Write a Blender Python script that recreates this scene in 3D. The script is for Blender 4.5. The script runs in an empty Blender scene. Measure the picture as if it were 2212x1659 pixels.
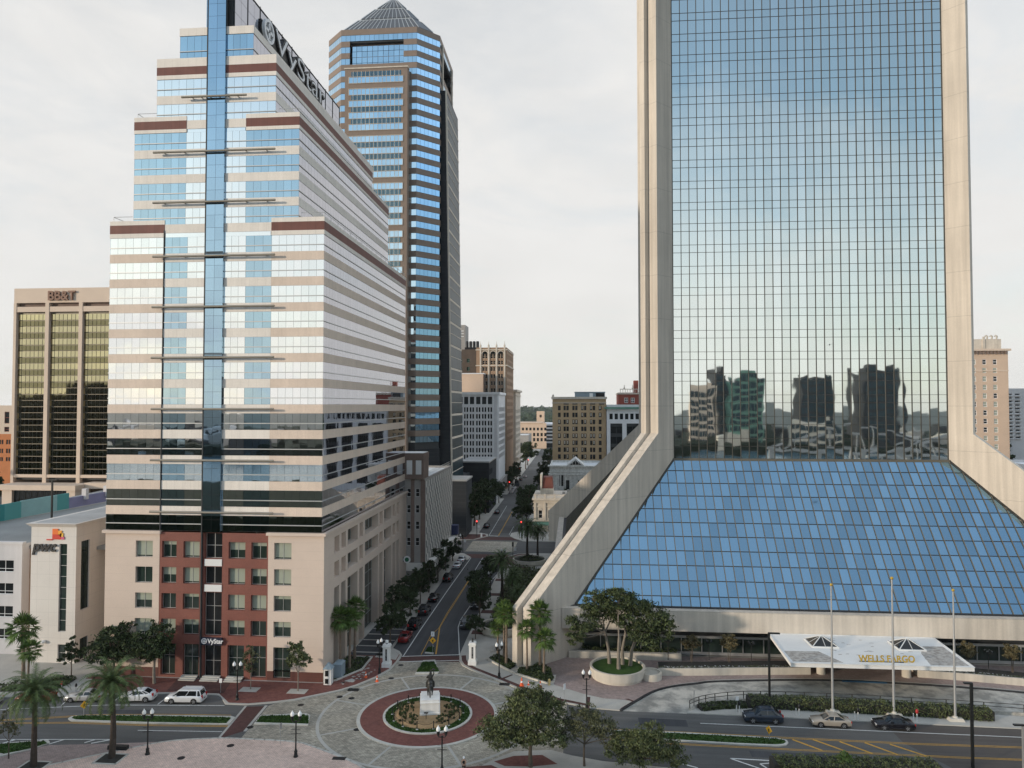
import bpy, bmesh, math, random
from mathutils import Vector, Matrix
R = math.radians
rnd = random.Random(11)
S = bpy.context.scene
COL = S.collection

# ---------------------------------------------------------------- camera
F_PX, CX, CY, CAM_H = 1540.0, 1106.0, 829.5, 40.0        # focal length and centre on a 2212 px wide picture
PITCH, YAW = math.atan(44.5 / F_PX), R(5.0)
cam = bpy.data.cameras.new('camera')
cam.sensor_width = 36.0
cam.lens = 36.0 * F_PX / 2212.0
cam.clip_end = 20000
cam_o = bpy.data.objects.new('camera', cam)
cam_o.location = (0, 0, CAM_H)
cam_o.rotation_euler = (R(90) + PITCH, 0, YAW)
COL.objects.link(cam_o)
S.camera = cam_o

# ---------------------------------------------------------------- sky and sun
SUN_EL, SUN_AZ = R(9.0), R(236.0)      # azimuth clockwise from +Y (north)
SUN_DIR = Vector((math.sin(SUN_AZ) * math.cos(SUN_EL), math.cos(SUN_AZ) * math.cos(SUN_EL), math.sin(SUN_EL)))
w = bpy.data.worlds.new('World')
S.world = w
w.use_nodes = True
nt = w.node_tree
nt.nodes.clear()


def nd(t, kind, **kw):
    n = t.nodes.new(kind)
    for k, v in kw.items():
        if k.startswith('i_'):
            n.inputs[k[2:].replace('_', ' ')].default_value = v
        else:
            setattr(n, k, v)
    return n


def mth(t, op, a, b=None, c=None, clamp=False):
    n = t.nodes.new('ShaderNodeMath')
    n.operation = op
    n.use_clamp = clamp
    for i, x in enumerate((a, b, c)):
        if x is None:
            continue
        if isinstance(x, (int, float)):
            n.inputs[i].default_value = x
        else:
            t.links.new(x, n.inputs[i])
    return n.outputs[0]


def maprange(t, val, a, b, c=0.0, d=1.0, smooth=True):
    n = t.nodes.new('ShaderNodeMapRange')
    n.interpolation_type = 'SMOOTHSTEP' if smooth else 'LINEAR'
    t.links.new(val, n.inputs[0])
    for i, x in enumerate((a, b, c, d)):
        n.inputs[i + 1].default_value = x
    return n.outputs[0]


def mixc(t, fac, a, b, blend='MIX'):
    n = t.nodes.new('ShaderNodeMix')
    n.data_type = 'RGBA'
    n.blend_type = blend
    for sock, x in ((n.inputs[0], fac), (n.inputs[6], a), (n.inputs[7], b)):
        if isinstance(x, (int, float)):
            sock.default_value = x
        elif isinstance(x, tuple):
            sock.default_value = x if len(x) == 4 else (*x, 1)
        else:
            t.links.new(x, sock)
    return n.outputs[2]


sky = nd(nt, 'ShaderNodeTexSky', sky_type='NISHITA', sun_disc=False, sun_elevation=SUN_EL,
         sun_rotation=SUN_AZ, altitude=20, air_density=1.0, dust_density=1.0, ozone_density=1.0)
tc = nd(nt, 'ShaderNodeTexCoord')
sep = nd(nt, 'ShaderNodeSeparateXYZ')
nt.links.new(tc.outputs['Generated'], sep.inputs[0])
dx, dy, dz = sep.outputs
vm = nd(nt, 'ShaderNodeVectorMath', operation='MULTIPLY')
vm.inputs[1].default_value = (2.2, 2.2, 5.5)
nt.links.new(tc.outputs['Generated'], vm.inputs[0])
nz = nd(nt, 'ShaderNodeTexNoise', i_Scale=1.6, i_Detail=9.0, i_Roughness=0.6, i_Distortion=0.6)
nt.links.new(vm.outputs[0], nz.inputs['Vector'])
nz2 = nd(nt, 'ShaderNodeTexNoise', i_Scale=3.0, i_Detail=8.0, i_Roughness=0.55)
nt.links.new(vm.outputs[0], nz2.inputs['Vector'])
north = maprange(nt, dy, 0.0, 0.45)
north = mth(nt, 'MULTIPLY', north, maprange(nt, dz, 0.85, 0.5))
band = maprange(nt, dz, 0.54, 0.07)
east = mth(nt, 'MULTIPLY', mth(nt, 'MAXIMUM', dx, 0.0), 0.55)
band = mth(nt, 'MULTIPLY', band, mth(nt, 'SUBTRACT', 1.0, east))
cover = mth(nt, 'MAXIMUM', north, band)
wob = mth(nt, 'MULTIPLY', mth(nt, 'SUBTRACT', nz.outputs[0], 0.52), maprange(nt, dz, 0.25, 0.75, 0.85, 0.12))
cover = mth(nt, 'ADD', cover, wob)
up_thin = mth(nt, 'MULTIPLY', maprange(nt, dz, 0.12, 0.55), 0.10)
cover = mth(nt, 'SUBTRACT', cover, up_thin, clamp=True)
ehi = mth(nt, 'MULTIPLY', maprange(nt, dx, 0.56, 0.85), maprange(nt, dz, 0.15, 0.45))
cover = mth(nt, 'ADD', cover, mth(nt, 'MULTIPLY', ehi, 0.55), clamp=True)
cover = mth(nt, 'ADD', cover, mth(nt, 'MULTIPLY', maprange(nt, dz, 0.55, 0.9), 0.30), clamp=True)
cover = mth(nt, 'MAXIMUM', cover, 0.14)
shade = maprange(nt, nz2.outputs[0], 0.3, 0.7, 0.975, 1.02)
cl = mixc(nt, maprange(nt, dz, 0.0, 0.25), (7.0, 6.9, 6.62), (6.85, 6.8, 6.68))
vs = nd(nt, 'ShaderNodeVectorMath', operation='SCALE')
nt.links.new(cl, vs.inputs[0])
nt.links.new(shade, vs.inputs['Scale'])
blue = mixc(nt, 1.0, sky.outputs[0], (1.25, 1.55, 1.7), 'MULTIPLY')
skc = mixc(nt, cover, blue, vs.outputs[0])
boost = mth(nt, 'ADD', mth(nt, 'MULTIPLY', maprange(nt, dz, 0.50, 0.78), 1.1),
            mth(nt, 'MULTIPLY', mth(nt, 'MULTIPLY', maprange(nt, dx, 0.56, 0.85), maprange(nt, dz, 0.10, 0.40)), 1.3))
vb = nd(nt, 'ShaderNodeVectorMath', operation='SCALE')
nt.links.new(skc, vb.inputs[0])
nt.links.new(mth(nt, 'ADD', boost, 1.0), vb.inputs['Scale'])
skc = vb.outputs[0]
bg = nd(nt, 'ShaderNodeBackground', i_Strength=0.1)
nt.links.new(skc, bg.inputs[0])
wo = nd(nt, 'ShaderNodeOutputWorld')
nt.links.new(bg.outputs[0], wo.inputs[0])

sun = bpy.data.lights.new('sun', 'SUN')
sun.energy = 2.3
sun.angle = R(3.0)
sun.color = (1.0, 0.86, 0.70)
so = bpy.data.objects.new('sun', sun)
so.rotation_euler = (-SUN_DIR).to_track_quat('-Z', 'Y').to_euler()
COL.objects.link(so)
S.view_settings.view_transform = 'Standard'
S.view_settings.look = 'None'
S.view_settings.exposure = 0.30
S.view_settings.gamma = 1.0
S.cycles.max_bounces = 8
S.cycles.diffuse_bounces = 3
S.cycles.glossy_bounces = 5
S.cycles.transparent_max_bounces = 6
S.cycles.caustics_reflective = False
S.cycles.caustics_refractive = False

# survey helpers: a point seen in the photograph back to its place on level ground (height z) or on a wall plane
_rt = Vector((math.cos(YAW), math.sin(YAW), 0))
_fw = Vector((-math.sin(YAW) * math.cos(PITCH), math.cos(YAW) * math.cos(PITCH), math.sin(PITCH)))
_up = _rt.cross(_fw)


def ray(u, v):
    return _fw + _rt * ((u - CX) / F_PX) - _up * ((v - CY) / F_PX)


def G(p, z=0.0):
    d = ray(*p)
    q = Vector((0, 0, CAM_H)) + d * ((z - CAM_H) / d.z)
    return (q.x, q.y)


def crop(ox, oy, s):
    return lambda x, y: ((ox + x / s) * .8848, (oy + y / s) * .8848)


cA, cB, cD = crop(0, 1450, 3.687), crop(1650, 1450, 2.602), crop(1150, 1475, 4.022)
cd, cS = crop(600, 1475, 3.687), crop(900, 1200, 3.318)


# ---------------------------------------------------------------- materials
def mat(name, col, rough=0.8, metal=0.0, var=0.12, scale=0.4, streak=0.0, bump=0.0, bscale=4.0, island=0.0,
        spec=0.4, col2=None, detail=6.0, joints=None, jcol=0.75, spots=0.0, emit=None, tracks=None):
    m = bpy.data.materials.new(name)
    m.use_nodes = True
    t = m.node_tree
    b = t.nodes['Principled BSDF']
    b.inputs['Roughness'].default_value = rough
    b.inputs['Metallic'].default_value = metal
    b.inputs['Specular IOR Level'].default_value = spec
    c = (*col, 1)
    tcn = nd(t, 'ShaderNodeTexCoord')
    n1 = nd(t, 'ShaderNodeTexNoise', i_Scale=scale, i_Detail=detail, i_Roughness=0.6)
    t.links.new(tcn.outputs['Object'], n1.inputs['Vector'])
    f = maprange(t, n1.outputs[0], 0.25, 0.75, 1 - var, 1 + var, False)
    if streak:
        mp = nd(t, 'ShaderNodeMapping')
        mp.inputs['Scale'].default_value = (1.3, 1.3, 0.05)
        t.links.new(tcn.outputs['Object'], mp.inputs['Vector'])
        n2 = nd(t, 'ShaderNodeTexNoise', i_Scale=1.0, i_Detail=5.0)
        t.links.new(mp.outputs[0], n2.inputs['Vector'])
        f = mth(t, 'MULTIPLY', f, maprange(t, n2.outputs[0], 0.3, 0.7, 1 - streak, 1 + streak * .6, False))
    if tracks:      # worn, stained lanes drawn out along the way traffic runs
        mp2 = nd(t, 'ShaderNodeMapping')
        mp2.inputs['Scale'].default_value = (*tracks, 1)
        t.links.new(tcn.outputs['Object'], mp2.inputs['Vector'])
        n6 = nd(t, 'ShaderNodeTexNoise', i_Scale=1.0, i_Detail=7.0, i_Roughness=0.7)
        t.links.new(mp2.outputs[0], n6.inputs['Vector'])
        f = mth(t, 'MULTIPLY', f, maprange(t, n6.outputs[0], 0.3, 0.7, 0.72, 1.25, False))
    if spots:
        n3 = nd(t, 'ShaderNodeTexNoise', i_Scale=9.0, i_Detail=3.0)
        t.links.new(tcn.outputs['Object'], n3.inputs['Vector'])
        f = mth(t, 'MULTIPLY', f, maprange(t, n3.outputs[0], 0.3, 0.7, 1 - spots, 1 + spots, False))
    if island:
        g = nd(t, 'ShaderNodeNewGeometry')
        f = mth(t, 'MULTIPLY', f, maprange(t, g.outputs['Random Per Island'], 0, 1, 1 - island, 1 + island, False))
    base = c
    if col2:
        n4 = nd(t, 'ShaderNodeTexNoise', i_Scale=scale * 2.3, i_Detail=8.0, i_Roughness=0.65)
        t.links.new(tcn.outputs['Object'], n4.inputs['Vector'])
        base = mixc(t, maprange(t, n4.outputs[0], 0.4, 0.62), c, col2)
    if joints:
        # joints = (panel width, panel height, line): dark lines between cast panels, on world-sized axes
        sp = nd(t, 'ShaderNodeSeparateXYZ')
        t.links.new(tcn.outputs['Object'], sp.inputs[0])
        h = mth(t, 'ADD', sp.outputs[0], sp.outputs[1]) if joints[0] else None
        lines = None
        for s_, p_ in ((h, joints[0]), (sp.outputs[2], joints[1])):
            if not p_ or s_ is None:
                continue
            l_ = mth(t, 'LESS_THAN', mth(t, 'MODULO', mth(t, 'ADD', s_, 500.0 * p_), p_), joints[2])
            lines = l_ if lines is None else mth(t, 'MAXIMUM', lines, l_)
        f = mth(t, 'MULTIPLY', f, mth(t, 'SUBTRACT', 1.0, mth(t, 'MULTIPLY', lines, 1 - jcol)))
    v = nd(t, 'ShaderNodeVectorMath', operation='SCALE')
    if isinstance(base, tuple):
        v.inputs[0].default_value = base[:3]
    else:
        t.links.new(base, v.inputs[0])
    t.links.new(f, v.inputs['Scale'])
    t.links.new(v.outputs[0], b.inputs['Base Color'])
    if bump:
        n5 = nd(t, 'ShaderNodeTexNoise', i_Scale=bscale, i_Detail=6.0)
        t.links.new(tcn.outputs['Object'], n5.inputs['Vector'])
        bp = nd(t, 'ShaderNodeBump', i_Strength=1.0, i_Distance=bump)
        t.links.new(n5.outputs[0], bp.inputs['Height'])
        t.links.new(bp.outputs[0], b.inputs['Normal'])
    if emit:
        b.inputs['Emission Color'].default_value = (*emit[:3], 1)
        b.inputs['Emission Strength'].default_value = emit[3]
    return m


def glass(name, col, rough=0.02, metal=1.0, wave=0.004, wscale=0.55, island=0.05, hue=0.0, tilt=0.0):
    """coated office glass: a tinted mirror with pane-to-pane change and slight waviness"""
    m = bpy.data.materials.new(name)
    m.use_nodes = True
    t = m.node_tree
    b = t.nodes['Principled BSDF']
    b.inputs['Roughness'].default_value = rough
    b.inputs['Metallic'].default_value = metal
    g = nd(t, 'ShaderNodeNewGeometry')
    rv = g.outputs['Random Per Island']
    f = maprange(t, rv, 0, 1, 1 - island, 1 + island, False)
    v = nd(t, 'ShaderNodeVectorMath', operation='SCALE')
    v.inputs[0].default_value = col
    t.links.new(f, v.inputs['Scale'])
    t.links.new(v.outputs[0], b.inputs['Base Color'])
    tcn = nd(t, 'ShaderNodeTexCoord')
    ad = nd(t, 'ShaderNodeVectorMath', operation='ADD')
    sc = mth(t, 'MULTIPLY', rv, 37.0)
    cb = nd(t, 'ShaderNodeCombineXYZ')
    t.links.new(sc, cb.inputs[0])
    t.links.new(mth(t, 'MULTIPLY', rv, 91.0), cb.inputs[2])
    t.links.new(tcn.outputs['Object'], ad.inputs[0])
    t.links.new(cb.outputs[0], ad.inputs[1])
    n5 = nd(t, 'ShaderNodeTexNoise', i_Scale=wscale, i_Detail=0.3)
    t.links.new(ad.outputs[0], n5.inputs['Vector'])
    bp = nd(t, 'ShaderNodeBump', i_Strength=1.0, i_Distance=wave)
    t.links.new(n5.outputs[0], bp.inputs['Height'])
    if tilt:        # every pane sits a touch out of true
        wn = nd(t, 'ShaderNodeTexWhiteNoise', noise_dimensions='1D')
        t.links.new(mth(t, 'MULTIPLY', rv, 517.0), wn.inputs['W'])
        s1 = nd(t, 'ShaderNodeVectorMath', operation='SUBTRACT')
        t.links.new(wn.outputs['Color'], s1.inputs[0])
        s1.inputs[1].default_value = (.5, .5, .5)
        s2 = nd(t, 'ShaderNodeVectorMath', operation='SCALE')
        t.links.new(s1.outputs[0], s2.inputs[0])
        s2.inputs['Scale'].default_value = tilt
        s3 = nd(t, 'ShaderNodeVectorMath', operation='ADD')
        t.links.new(s2.outputs[0], s3.inputs[0])
        t.links.new(g.outputs['Normal'], s3.inputs[1])
        s4 = nd(t, 'ShaderNodeVectorMath', operation='NORMALIZE')
        t.links.new(s3.outputs[0], s4.inputs[0])
        t.links.new(s4.outputs[0], bp.inputs['Normal'])
    t.links.new(bp.outputs[0], b.inputs['Normal'])
    return m


def paver(name, c1, c2, mortar, sx=0.24, sy=0.12, var=0.25, rough=0.85, scale=0.12):
    m = bpy.data.materials.new(name)
    m.use_nodes = True
    t = m.node_tree
    b = t.nodes['Principled BSDF']
    b.inputs['Roughness'].default_value = rough
    b.inputs['Specular IOR Level'].default_value = 0.25
    tcn = nd(t, 'ShaderNodeTexCoord')
    br = nd(t, 'ShaderNodeTexBrick', i_Scale=1.0, i_Mortar_Size=0.012, i_Brick_Width=sx, i_Row_Height=sy, i_Bias=0.0)
    br.inputs['Color1'].default_value = (*c1, 1)
    br.inputs['Color2'].default_value = (*c2, 1)
    br.inputs['Mortar'].default_value = (*mortar, 1)
    t.links.new(tcn.outputs['Object'], br.inputs['Vector'])
    n1 = nd(t, 'ShaderNodeTexNoise', i_Scale=scale, i_Detail=9.0, i_Roughness=0.7)
    t.links.new(tcn.outputs['Object'], n1.inputs['Vector'])
    n2 = nd(t, 'ShaderNodeTexNoise', i_Scale=1.7, i_Detail=6.0, i_Roughness=0.7)
    t.links.new(tcn.outputs['Object'], n2.inputs['Vector'])
    f = mth(t, 'MULTIPLY', maprange(t, n1.outputs[0], 0.3, 0.7, 1 - var, 1 + var, False),
            maprange(t, n2.outputs[0], 0.3, 0.7, 1 - var * .8, 1 + var * .8, False))
    v = nd(t, 'ShaderNodeVectorMath', operation='SCALE')
    t.links.new(br.outputs[0], v.inputs[0])
    t.links.new(f, v.inputs['Scale'])
    t.links.new(v.outputs[0], b.inputs['Base Color'])
    return m


X = {}
X['asphalt'] = mat('asphalt', (0.107, 0.104, 0.099), 0.9, var=0.22, scale=0.09, spots=0.16, tracks=(0.025, 0.7), bump=0.01, bscale=30)
X['asphalt_dark'] = mat('new_asphalt', (0.055, 0.056, 0.06), 0.85, var=0.2, scale=0.15, spots=0.14, tracks=(0.7, 0.025))
X['asphalt_brown'] = mat('brown_asphalt', (0.085, 0.073, 0.065), 0.9, var=0.2, scale=0.12, spots=0.16, tracks=(0.025, 0.7))
X['cobble'] = paver('grey_street_pavers', (0.42, 0.375, 0.30), (0.28, 0.25, 0.20), (0.11, 0.11, 0.10), 0.40, 0.22, 0.36)
X['red_brick'] = paver('red_pavers', (0.22, 0.082, 0.065), (0.165, 0.06, 0.05), (0.09, 0.06, 0.05), 0.28, 0.14, 0.26)
X['dark_brick'] = paver('dark_red_pavers', (0.115, 0.05, 0.042), (0.085, 0.04, 0.036), (0.06, 0.045, 0.04), 0.28, 0.14, 0.28)
X['pink_brick'] = paver('pink_plaza_pavers', (0.78, 0.58, 0.475), (0.66, 0.49, 0.405), (0.2, 0.16, 0.15), 0.30, 0.15, 0.2)
X['mauve_brick'] = paver('mauve_pavers', (0.40, 0.30, 0.265), (0.32, 0.245, 0.22), (0.17, 0.15, 0.145), 0.30, 0.15, 0.22)
X['concrete'] = mat('pale_concrete', (0.42, 0.40, 0.36), 0.85, var=0.16, scale=0.35, spots=0.08, joints=None)
X['walk'] = mat('pavement_concrete', (0.44, 0.415, 0.37), 0.88, var=0.2, scale=0.22, spots=0.1)
X['drive'] = mat('driveway_concrete', (0.52, 0.485, 0.425), 0.88, var=0.24, scale=0.16, spots=0.1, col2=(0.26, 0.25, 0.225, 1))
X['kerb'] = mat('kerb_concrete', (0.50, 0.48, 0.43), 0.85, var=0.18, scale=0.6)
X['kerb_dark'] = mat('painted_dark_kerb', (0.03, 0.03, 0.032), 0.7, var=0.3, scale=1.0)
X['white_paint'] = mat('road_white', (0.66, 0.66, 0.63), 0.8, var=0.18, scale=2.0, spots=0.15)
X['yellow_paint'] = mat('road_yellow', (0.55, 0.30, 0.045), 0.8, var=0.2, scale=2.0, spots=0.15)
X['ground'] = mat('city_ground', (0.075, 0.075, 0.07), 0.95, var=0.3, scale=0.02, col2=(0.035, 0.05, 0.035, 1))
X['grass'] = mat('lawn', (0.045, 0.085, 0.022), 0.95, var=0.3, scale=1.2, island=0.35, spec=0.15)
X['mulch'] = mat('straw_mulch', (0.33, 0.22, 0.115), 0.95, var=0.25, scale=1.5, spots=0.2)
X['soil'] = mat('dark_soil', (0.035, 0.033, 0.028), 0.95, var=0.3, scale=2.0)
X['water'] = mat('river_water', (0.045, 0.09, 0.115), 0.25, var=0.1, scale=0.02, bump=0.12, bscale=0.25, spec=0.6)
# buildings
X['cream'] = mat('cream_stone', (0.63, 0.515, 0.43), 0.75, var=0.07, scale=0.15, spots=0.05, joints=(0, 1.25, 0.03), jcol=0.86)
X['pale_panel'] = mat('pale_spandrel_stone', (0.80, 0.735, 0.66), 0.7, var=0.06, scale=0.3, spots=0.05, streak=0.06, joints=(1.24, 0, 0.03), jcol=0.80)
X['tan_panel'] = mat('tan_spandrel_stone', (0.71, 0.58, 0.475), 0.7, var=0.07, scale=0.3, spots=0.06, streak=0.05, joints=(1.24, 0, 0.03), jcol=0.84)
X['red_panel'] = mat('red_granite_band', (0.165, 0.062, 0.048), 0.6, var=0.15, scale=0.5, streak=0.12, joints=(1.24, 0, 0.03), jcol=0.7)
X['red_stone'] = mat('red_granite', (0.21, 0.075, 0.055), 0.65, var=0.14, scale=0.4, spots=0.12, joints=(0, 1.25, 0.03), jcol=0.8)
X['maroon_base'] = mat('maroon_base', (0.12, 0.045, 0.035), 0.6, var=0.2, scale=0.5, joints=(0, 0.4, 0.03), jcol=0.7)
X['core'] = mat('dark_mullion', (0.035, 0.038, 0.04), 0.6, var=0.1)
X['steel_dark'] = mat('dark_metal', (0.02, 0.021, 0.023), 0.45, metal=0.3, var=0.1)
X['black_iron'] = mat('black_iron', (0.012, 0.013, 0.013), 0.5, var=0.1)
X['alu'] = mat('aluminium', (0.52, 0.52, 0.51), 0.4, metal=0.6, var=0.06)
X['bronze_metal'] = mat('bronze_mullion', (0.17, 0.15, 0.115), 0.5, metal=0.35, var=0.08)
X['dk_bronze'] = mat('dark_bronze_mullion', (0.06, 0.055, 0.045), 0.5, metal=0.3, var=0.08)
X['rail_white'] = mat('white_rail', (0.72, 0.72, 0.70), 0.5, var=0.04)
X['rod'] = mat('light_tube', (0.30, 0.27, 0.22), 0.4, metal=0.4, var=0.1)
X['roof'] = mat('flat_roof', (0.42, 0.42, 0.41), 0.9, var=0.2, scale=0.25)
X['roof_white'] = mat('white_roof', (0.72, 0.72, 0.71), 0.85, var=0.12, scale=0.3)
X['g_bright'] = glass('bright_glass', (0.97, 0.985, 0.985), wave=0.006, island=0.045, tilt=0.006)
X['g_side'] = glass('side_glass_painted_dim', (0.47, 0.475, 0.52), wave=0.004, island=0.03)  # darker copy of the front glass: the side's duller reflection painted into its tint
X['g_dark'] = glass('blue_glass', (0.46, 0.62, 0.73), wave=0.006, island=0.07, tilt=0.006)
X['g_shaft'] = glass('deep_blue_glass', (0.42, 0.58, 0.72), wave=0.0035, island=0.06)
X['g_wells'] = glass('tower_mirror_glass', (0.90, 0.96, 0.945), wave=0.010, wscale=0.33, island=0.055, tilt=0.009)
X['g_slope'] = glass('sloped_glass_sky_tinted', (0.195, 0.335, 0.455), rough=0.06, wave=0.006, wscale=0.4, island=0.15, tilt=0.04)  # the blue of the mirrored high sky is put into this tint
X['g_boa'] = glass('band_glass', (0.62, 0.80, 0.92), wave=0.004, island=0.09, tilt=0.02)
X['g_boa_sky'] = glass('band_glass_sky_tinted', (0.26, 0.43, 0.60), wave=0.004, island=0.06)  # bluer copy of the band glass, with the east sky's reflection painted in
X['dim_mirror_pane'] = mat('painted_dark_reflection_pane', (0.022, 0.042, 0.052), 0.35, var=0.2, spec=0.15, island=0.3)  # flat dark teal painted in place of a dark reflection
X['g_boa_dark'] = glass('dark_band_glass', (0.17, 0.25, 0.28), wave=0.004, island=0.12)
X['g_gold'] = glass('gold_glass', (0.62, 0.56, 0.34), rough=0.03, wave=0.02, wscale=0.3, island=0.06)
X['g_gold_dk'] = glass('dark_gold_glass', (0.26, 0.235, 0.13), rough=0.05, wave=0.02, wscale=0.3, island=0.06)
X['pane'] = mat('window_glass', (0.016, 0.018, 0.019), 0.08, var=0.2, spec=0.4)
X['pane_green'] = mat('greenish_glass', (0.025, 0.04, 0.033), 0.06, var=0.2, spec=0.8)
X['blind'] = mat('window_blind', (0.33, 0.36, 0.29), 0.85, var=0.05)
X['brown_granite'] = mat('brown_granite', (0.235, 0.178, 0.14), 0.6, var=0.08, scale=0.6, spots=0.06, joints=(1.5, 0, 0.04), jcol=0.85)
X['roof_metal'] = mat('dark_roof_panels', (0.085, 0.09, 0.095), 0.45, metal=0.3, var=0.15)
X['wconc'] = mat('board_marked_concrete', (0.60, 0.53, 0.445), 0.85, var=0.10, scale=0.12, streak=0.17, spots=0.06,
                 joints=(0, 7.94, 0.10), jcol=0.80, bump=0.006, bscale=6)
X['canopy_white'] = mat('canopy_membrane', (0.80, 0.79, 0.76), 0.8, var=0.05, scale=0.3, spots=0.03)
X['canopy_grey'] = mat('worn_canopy_patch', (0.50, 0.47, 0.43), 0.9, var=0.2, scale=0.8, col2=(0.30, 0.27, 0.24, 1))
X['planter'] = mat('planter_concrete', (0.58, 0.53, 0.45), 0.85, var=0.1, scale=0.5, streak=0.12)
X['white_stucco'] = mat('white_stucco', (0.70, 0.655, 0.60), 0.8, var=0.06, scale=0.2, joints=(2.0, 1.95, 0.04), jcol=0.82)
X['white_wall'] = mat('white_render', (0.66, 0.63, 0.62), 0.85, var=0.07, scale=0.2, streak=0.06)
X['tan_render'] = mat('tan_render', (0.42, 0.27, 0.18), 0.85, var=0.1, scale=0.3)
X['beige_conc'] = mat('beige_precast', (0.66, 0.53, 0.42), 0.8, var=0.06, scale=0.2)
X['grey_stone'] = mat('grey_stone', (0.33, 0.31, 0.29), 0.85, var=0.12, scale=0.4)
X['white_fin'] = mat('white_fins', (0.70, 0.67, 0.62), 0.8, var=0.1, scale=0.5)
X['brown_brick'] = mat('brown_brick', (0.205, 0.15, 0.125), 0.9, var=0.15, scale=0.6, spots=0.12, joints=(0, 0.3, 0.04), jcol=0.85)
X['orange_brick'] = mat('tan_brick', (0.33, 0.22, 0.145), 0.9, var=0.12, scale=0.3, spots=0.1)
X['dark_brickwall'] = mat('dark_brown_brick', (0.10, 0.075, 0.058), 0.9, var=0.15, scale=0.5, spots=0.1)
X['ochre'] = mat('ochre_brick', (0.50, 0.355, 0.21), 0.9, var=0.12, scale=0.3, spots=0.12)
X['lime'] = mat('limestone', (0.60, 0.535, 0.45), 0.85, var=0.14, scale=0.5, streak=0.12)
X['marble'] = mat('weathered_marble', (0.74, 0.72, 0.68), 0.8, var=0.12, scale=0.6, streak=0.15, col2=(0.58, 0.56, 0.52, 1))
X['white_frame'] = mat('white_painted_concrete', (0.74, 0.73, 0.73), 0.75, var=0.06, scale=0.5)
X['pink_wall'] = mat('pink_stucco', (0.68, 0.45, 0.30), 0.85, var=0.06)
X['orange_wall'] = mat('orange_brick_wall', (0.55, 0.21, 0.085), 0.9, var=0.12, scale=0.3)
X['peach_wall'] = mat('peach_brick', (0.62, 0.46, 0.34), 0.85, var=0.06, scale=0.2)
X['copper'] = mat('green_copper', (0.13, 0.26, 0.20), 0.7, var=0.2)
X['red_brickwall'] = mat('red_brick_wall', (0.26, 0.07, 0.05), 0.9, var=0.15)
X['dark_box'] = mat('dark_grey_cladding', (0.040, 0.043, 0.047), 0.9, var=0.12, scale=0.4, joints=(0, 1.3, 0.06), jcol=1.6, spec=0.1)
X['teal'] = mat('teal_mural_paint', (0.10, 0.36, 0.36), 0.8, var=0.12, scale=0.15)
X['teal_light'] = mat('pale_teal_mural_paint', (0.30, 0.52, 0.53), 0.8, var=0.08)
X['teal_dark'] = mat('deep_teal_mural_paint', (0.045, 0.27, 0.28), 0.8, var=0.1)
X['violet'] = mat('violet_mural_paint', (0.25, 0.25, 0.40), 0.8, var=0.1)
X['deck'] = mat('parking_deck', (0.30, 0.30, 0.285), 0.9, var=0.2, scale=0.12, spots=0.08)
X['red_roof'] = mat('red_tile_roof', (0.16, 0.055, 0.042), 0.8, var=0.15)
# plants and small things
X['leaf'] = mat('dark_leaves', (0.058, 0.076, 0.028), 0.7, var=0.3, scale=0.5, island=0.6, spec=0.3)
X['leaf_olive'] = mat('olive_leaves', (0.088, 0.105, 0.042), 0.7, var=0.3, scale=0.5, island=0.6, spec=0.3)
X['leaf_thin'] = mat('thin_greyish_leaves', (0.10, 0.105, 0.055), 0.75, var=0.25, scale=0.5, island=0.5, spec=0.2)
X['leaf_far_bank'] = mat('darkened_park_leaves', (0.012, 0.018, 0.010), 0.9, var=0.3, scale=0.1, island=0.5, spec=0.05)  # leaf colour darkened so the mirrored woods read nearly black
X['leaf_street'] = mat('street_tree_leaves', (0.040, 0.058, 0.024), 0.75, var=0.3, scale=0.4, island=0.6, spec=0.2)
X['leaf_autumn'] = mat('brownish_leaves', (0.12, 0.10, 0.05), 0.8, var=0.3, scale=0.6, island=0.5, spec=0.2)
X['palm'] = mat('date_palm_fronds', (0.070, 0.105, 0.034), 0.65, var=0.2, scale=0.8, island=0.5, spec=0.3)
X['fanpalm'] = mat('fan_palm_fronds', (0.075, 0.125, 0.026), 0.6, var=0.2, scale=0.8, island=0.5, spec=0.35)
X['palm_dead'] = mat('dry_fronds', (0.20, 0.14, 0.07), 0.8, var=0.25, island=0.3)
X['fruit'] = mat('orange_dates', (0.42, 0.14, 0.03), 0.7, island=0.3)
X['bark'] = mat('bark', (0.115, 0.09, 0.068), 0.95, var=0.3, scale=2.5, bump=0.03, bscale=6)
X['bark_grey'] = mat('pale_bark', (0.22, 0.19, 0.155), 0.95, var=0.3, scale=2.0, bump=0.03, bscale=6)
X['palm_bark'] = mat('palm_bark', (0.20, 0.15, 0.11), 0.95, var=0.35, scale=3.0, bump=0.05, bscale=5)
X['palm_bark_dk'] = mat('dark_palm_bark', (0.055, 0.042, 0.033), 0.95, var=0.35, scale=3.0, bump=0.05, bscale=5)
X['far_leaf'] = mat('distant_foliage', (0.045, 0.062, 0.038), 0.9, var=0.3, scale=0.02, island=0.4, spec=0.1)
X['globe'] = mat('frosted_globe', (0.80, 0.80, 0.78), 0.3, var=0.02)
X['white'] = mat('white_painted_masonry', (0.76, 0.75, 0.72), 0.7, var=0.06, scale=0.8, streak=0.08)
X['statue'] = mat('dark_bronze', (0.020, 0.019, 0.016), 0.45, metal=0.0, var=0.35, scale=2.0, spec=0.5)
X['sign_yellow'] = mat('yellow_sign', (0.80, 0.42, 0.03), 0.5, var=0.03)
X['sign_black'] = mat('black_sign_paint', (0.01, 0.01, 0.01), 0.5)
X['sign_white'] = mat('white_sign', (0.78, 0.78, 0.78), 0.5, var=0.03)
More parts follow.
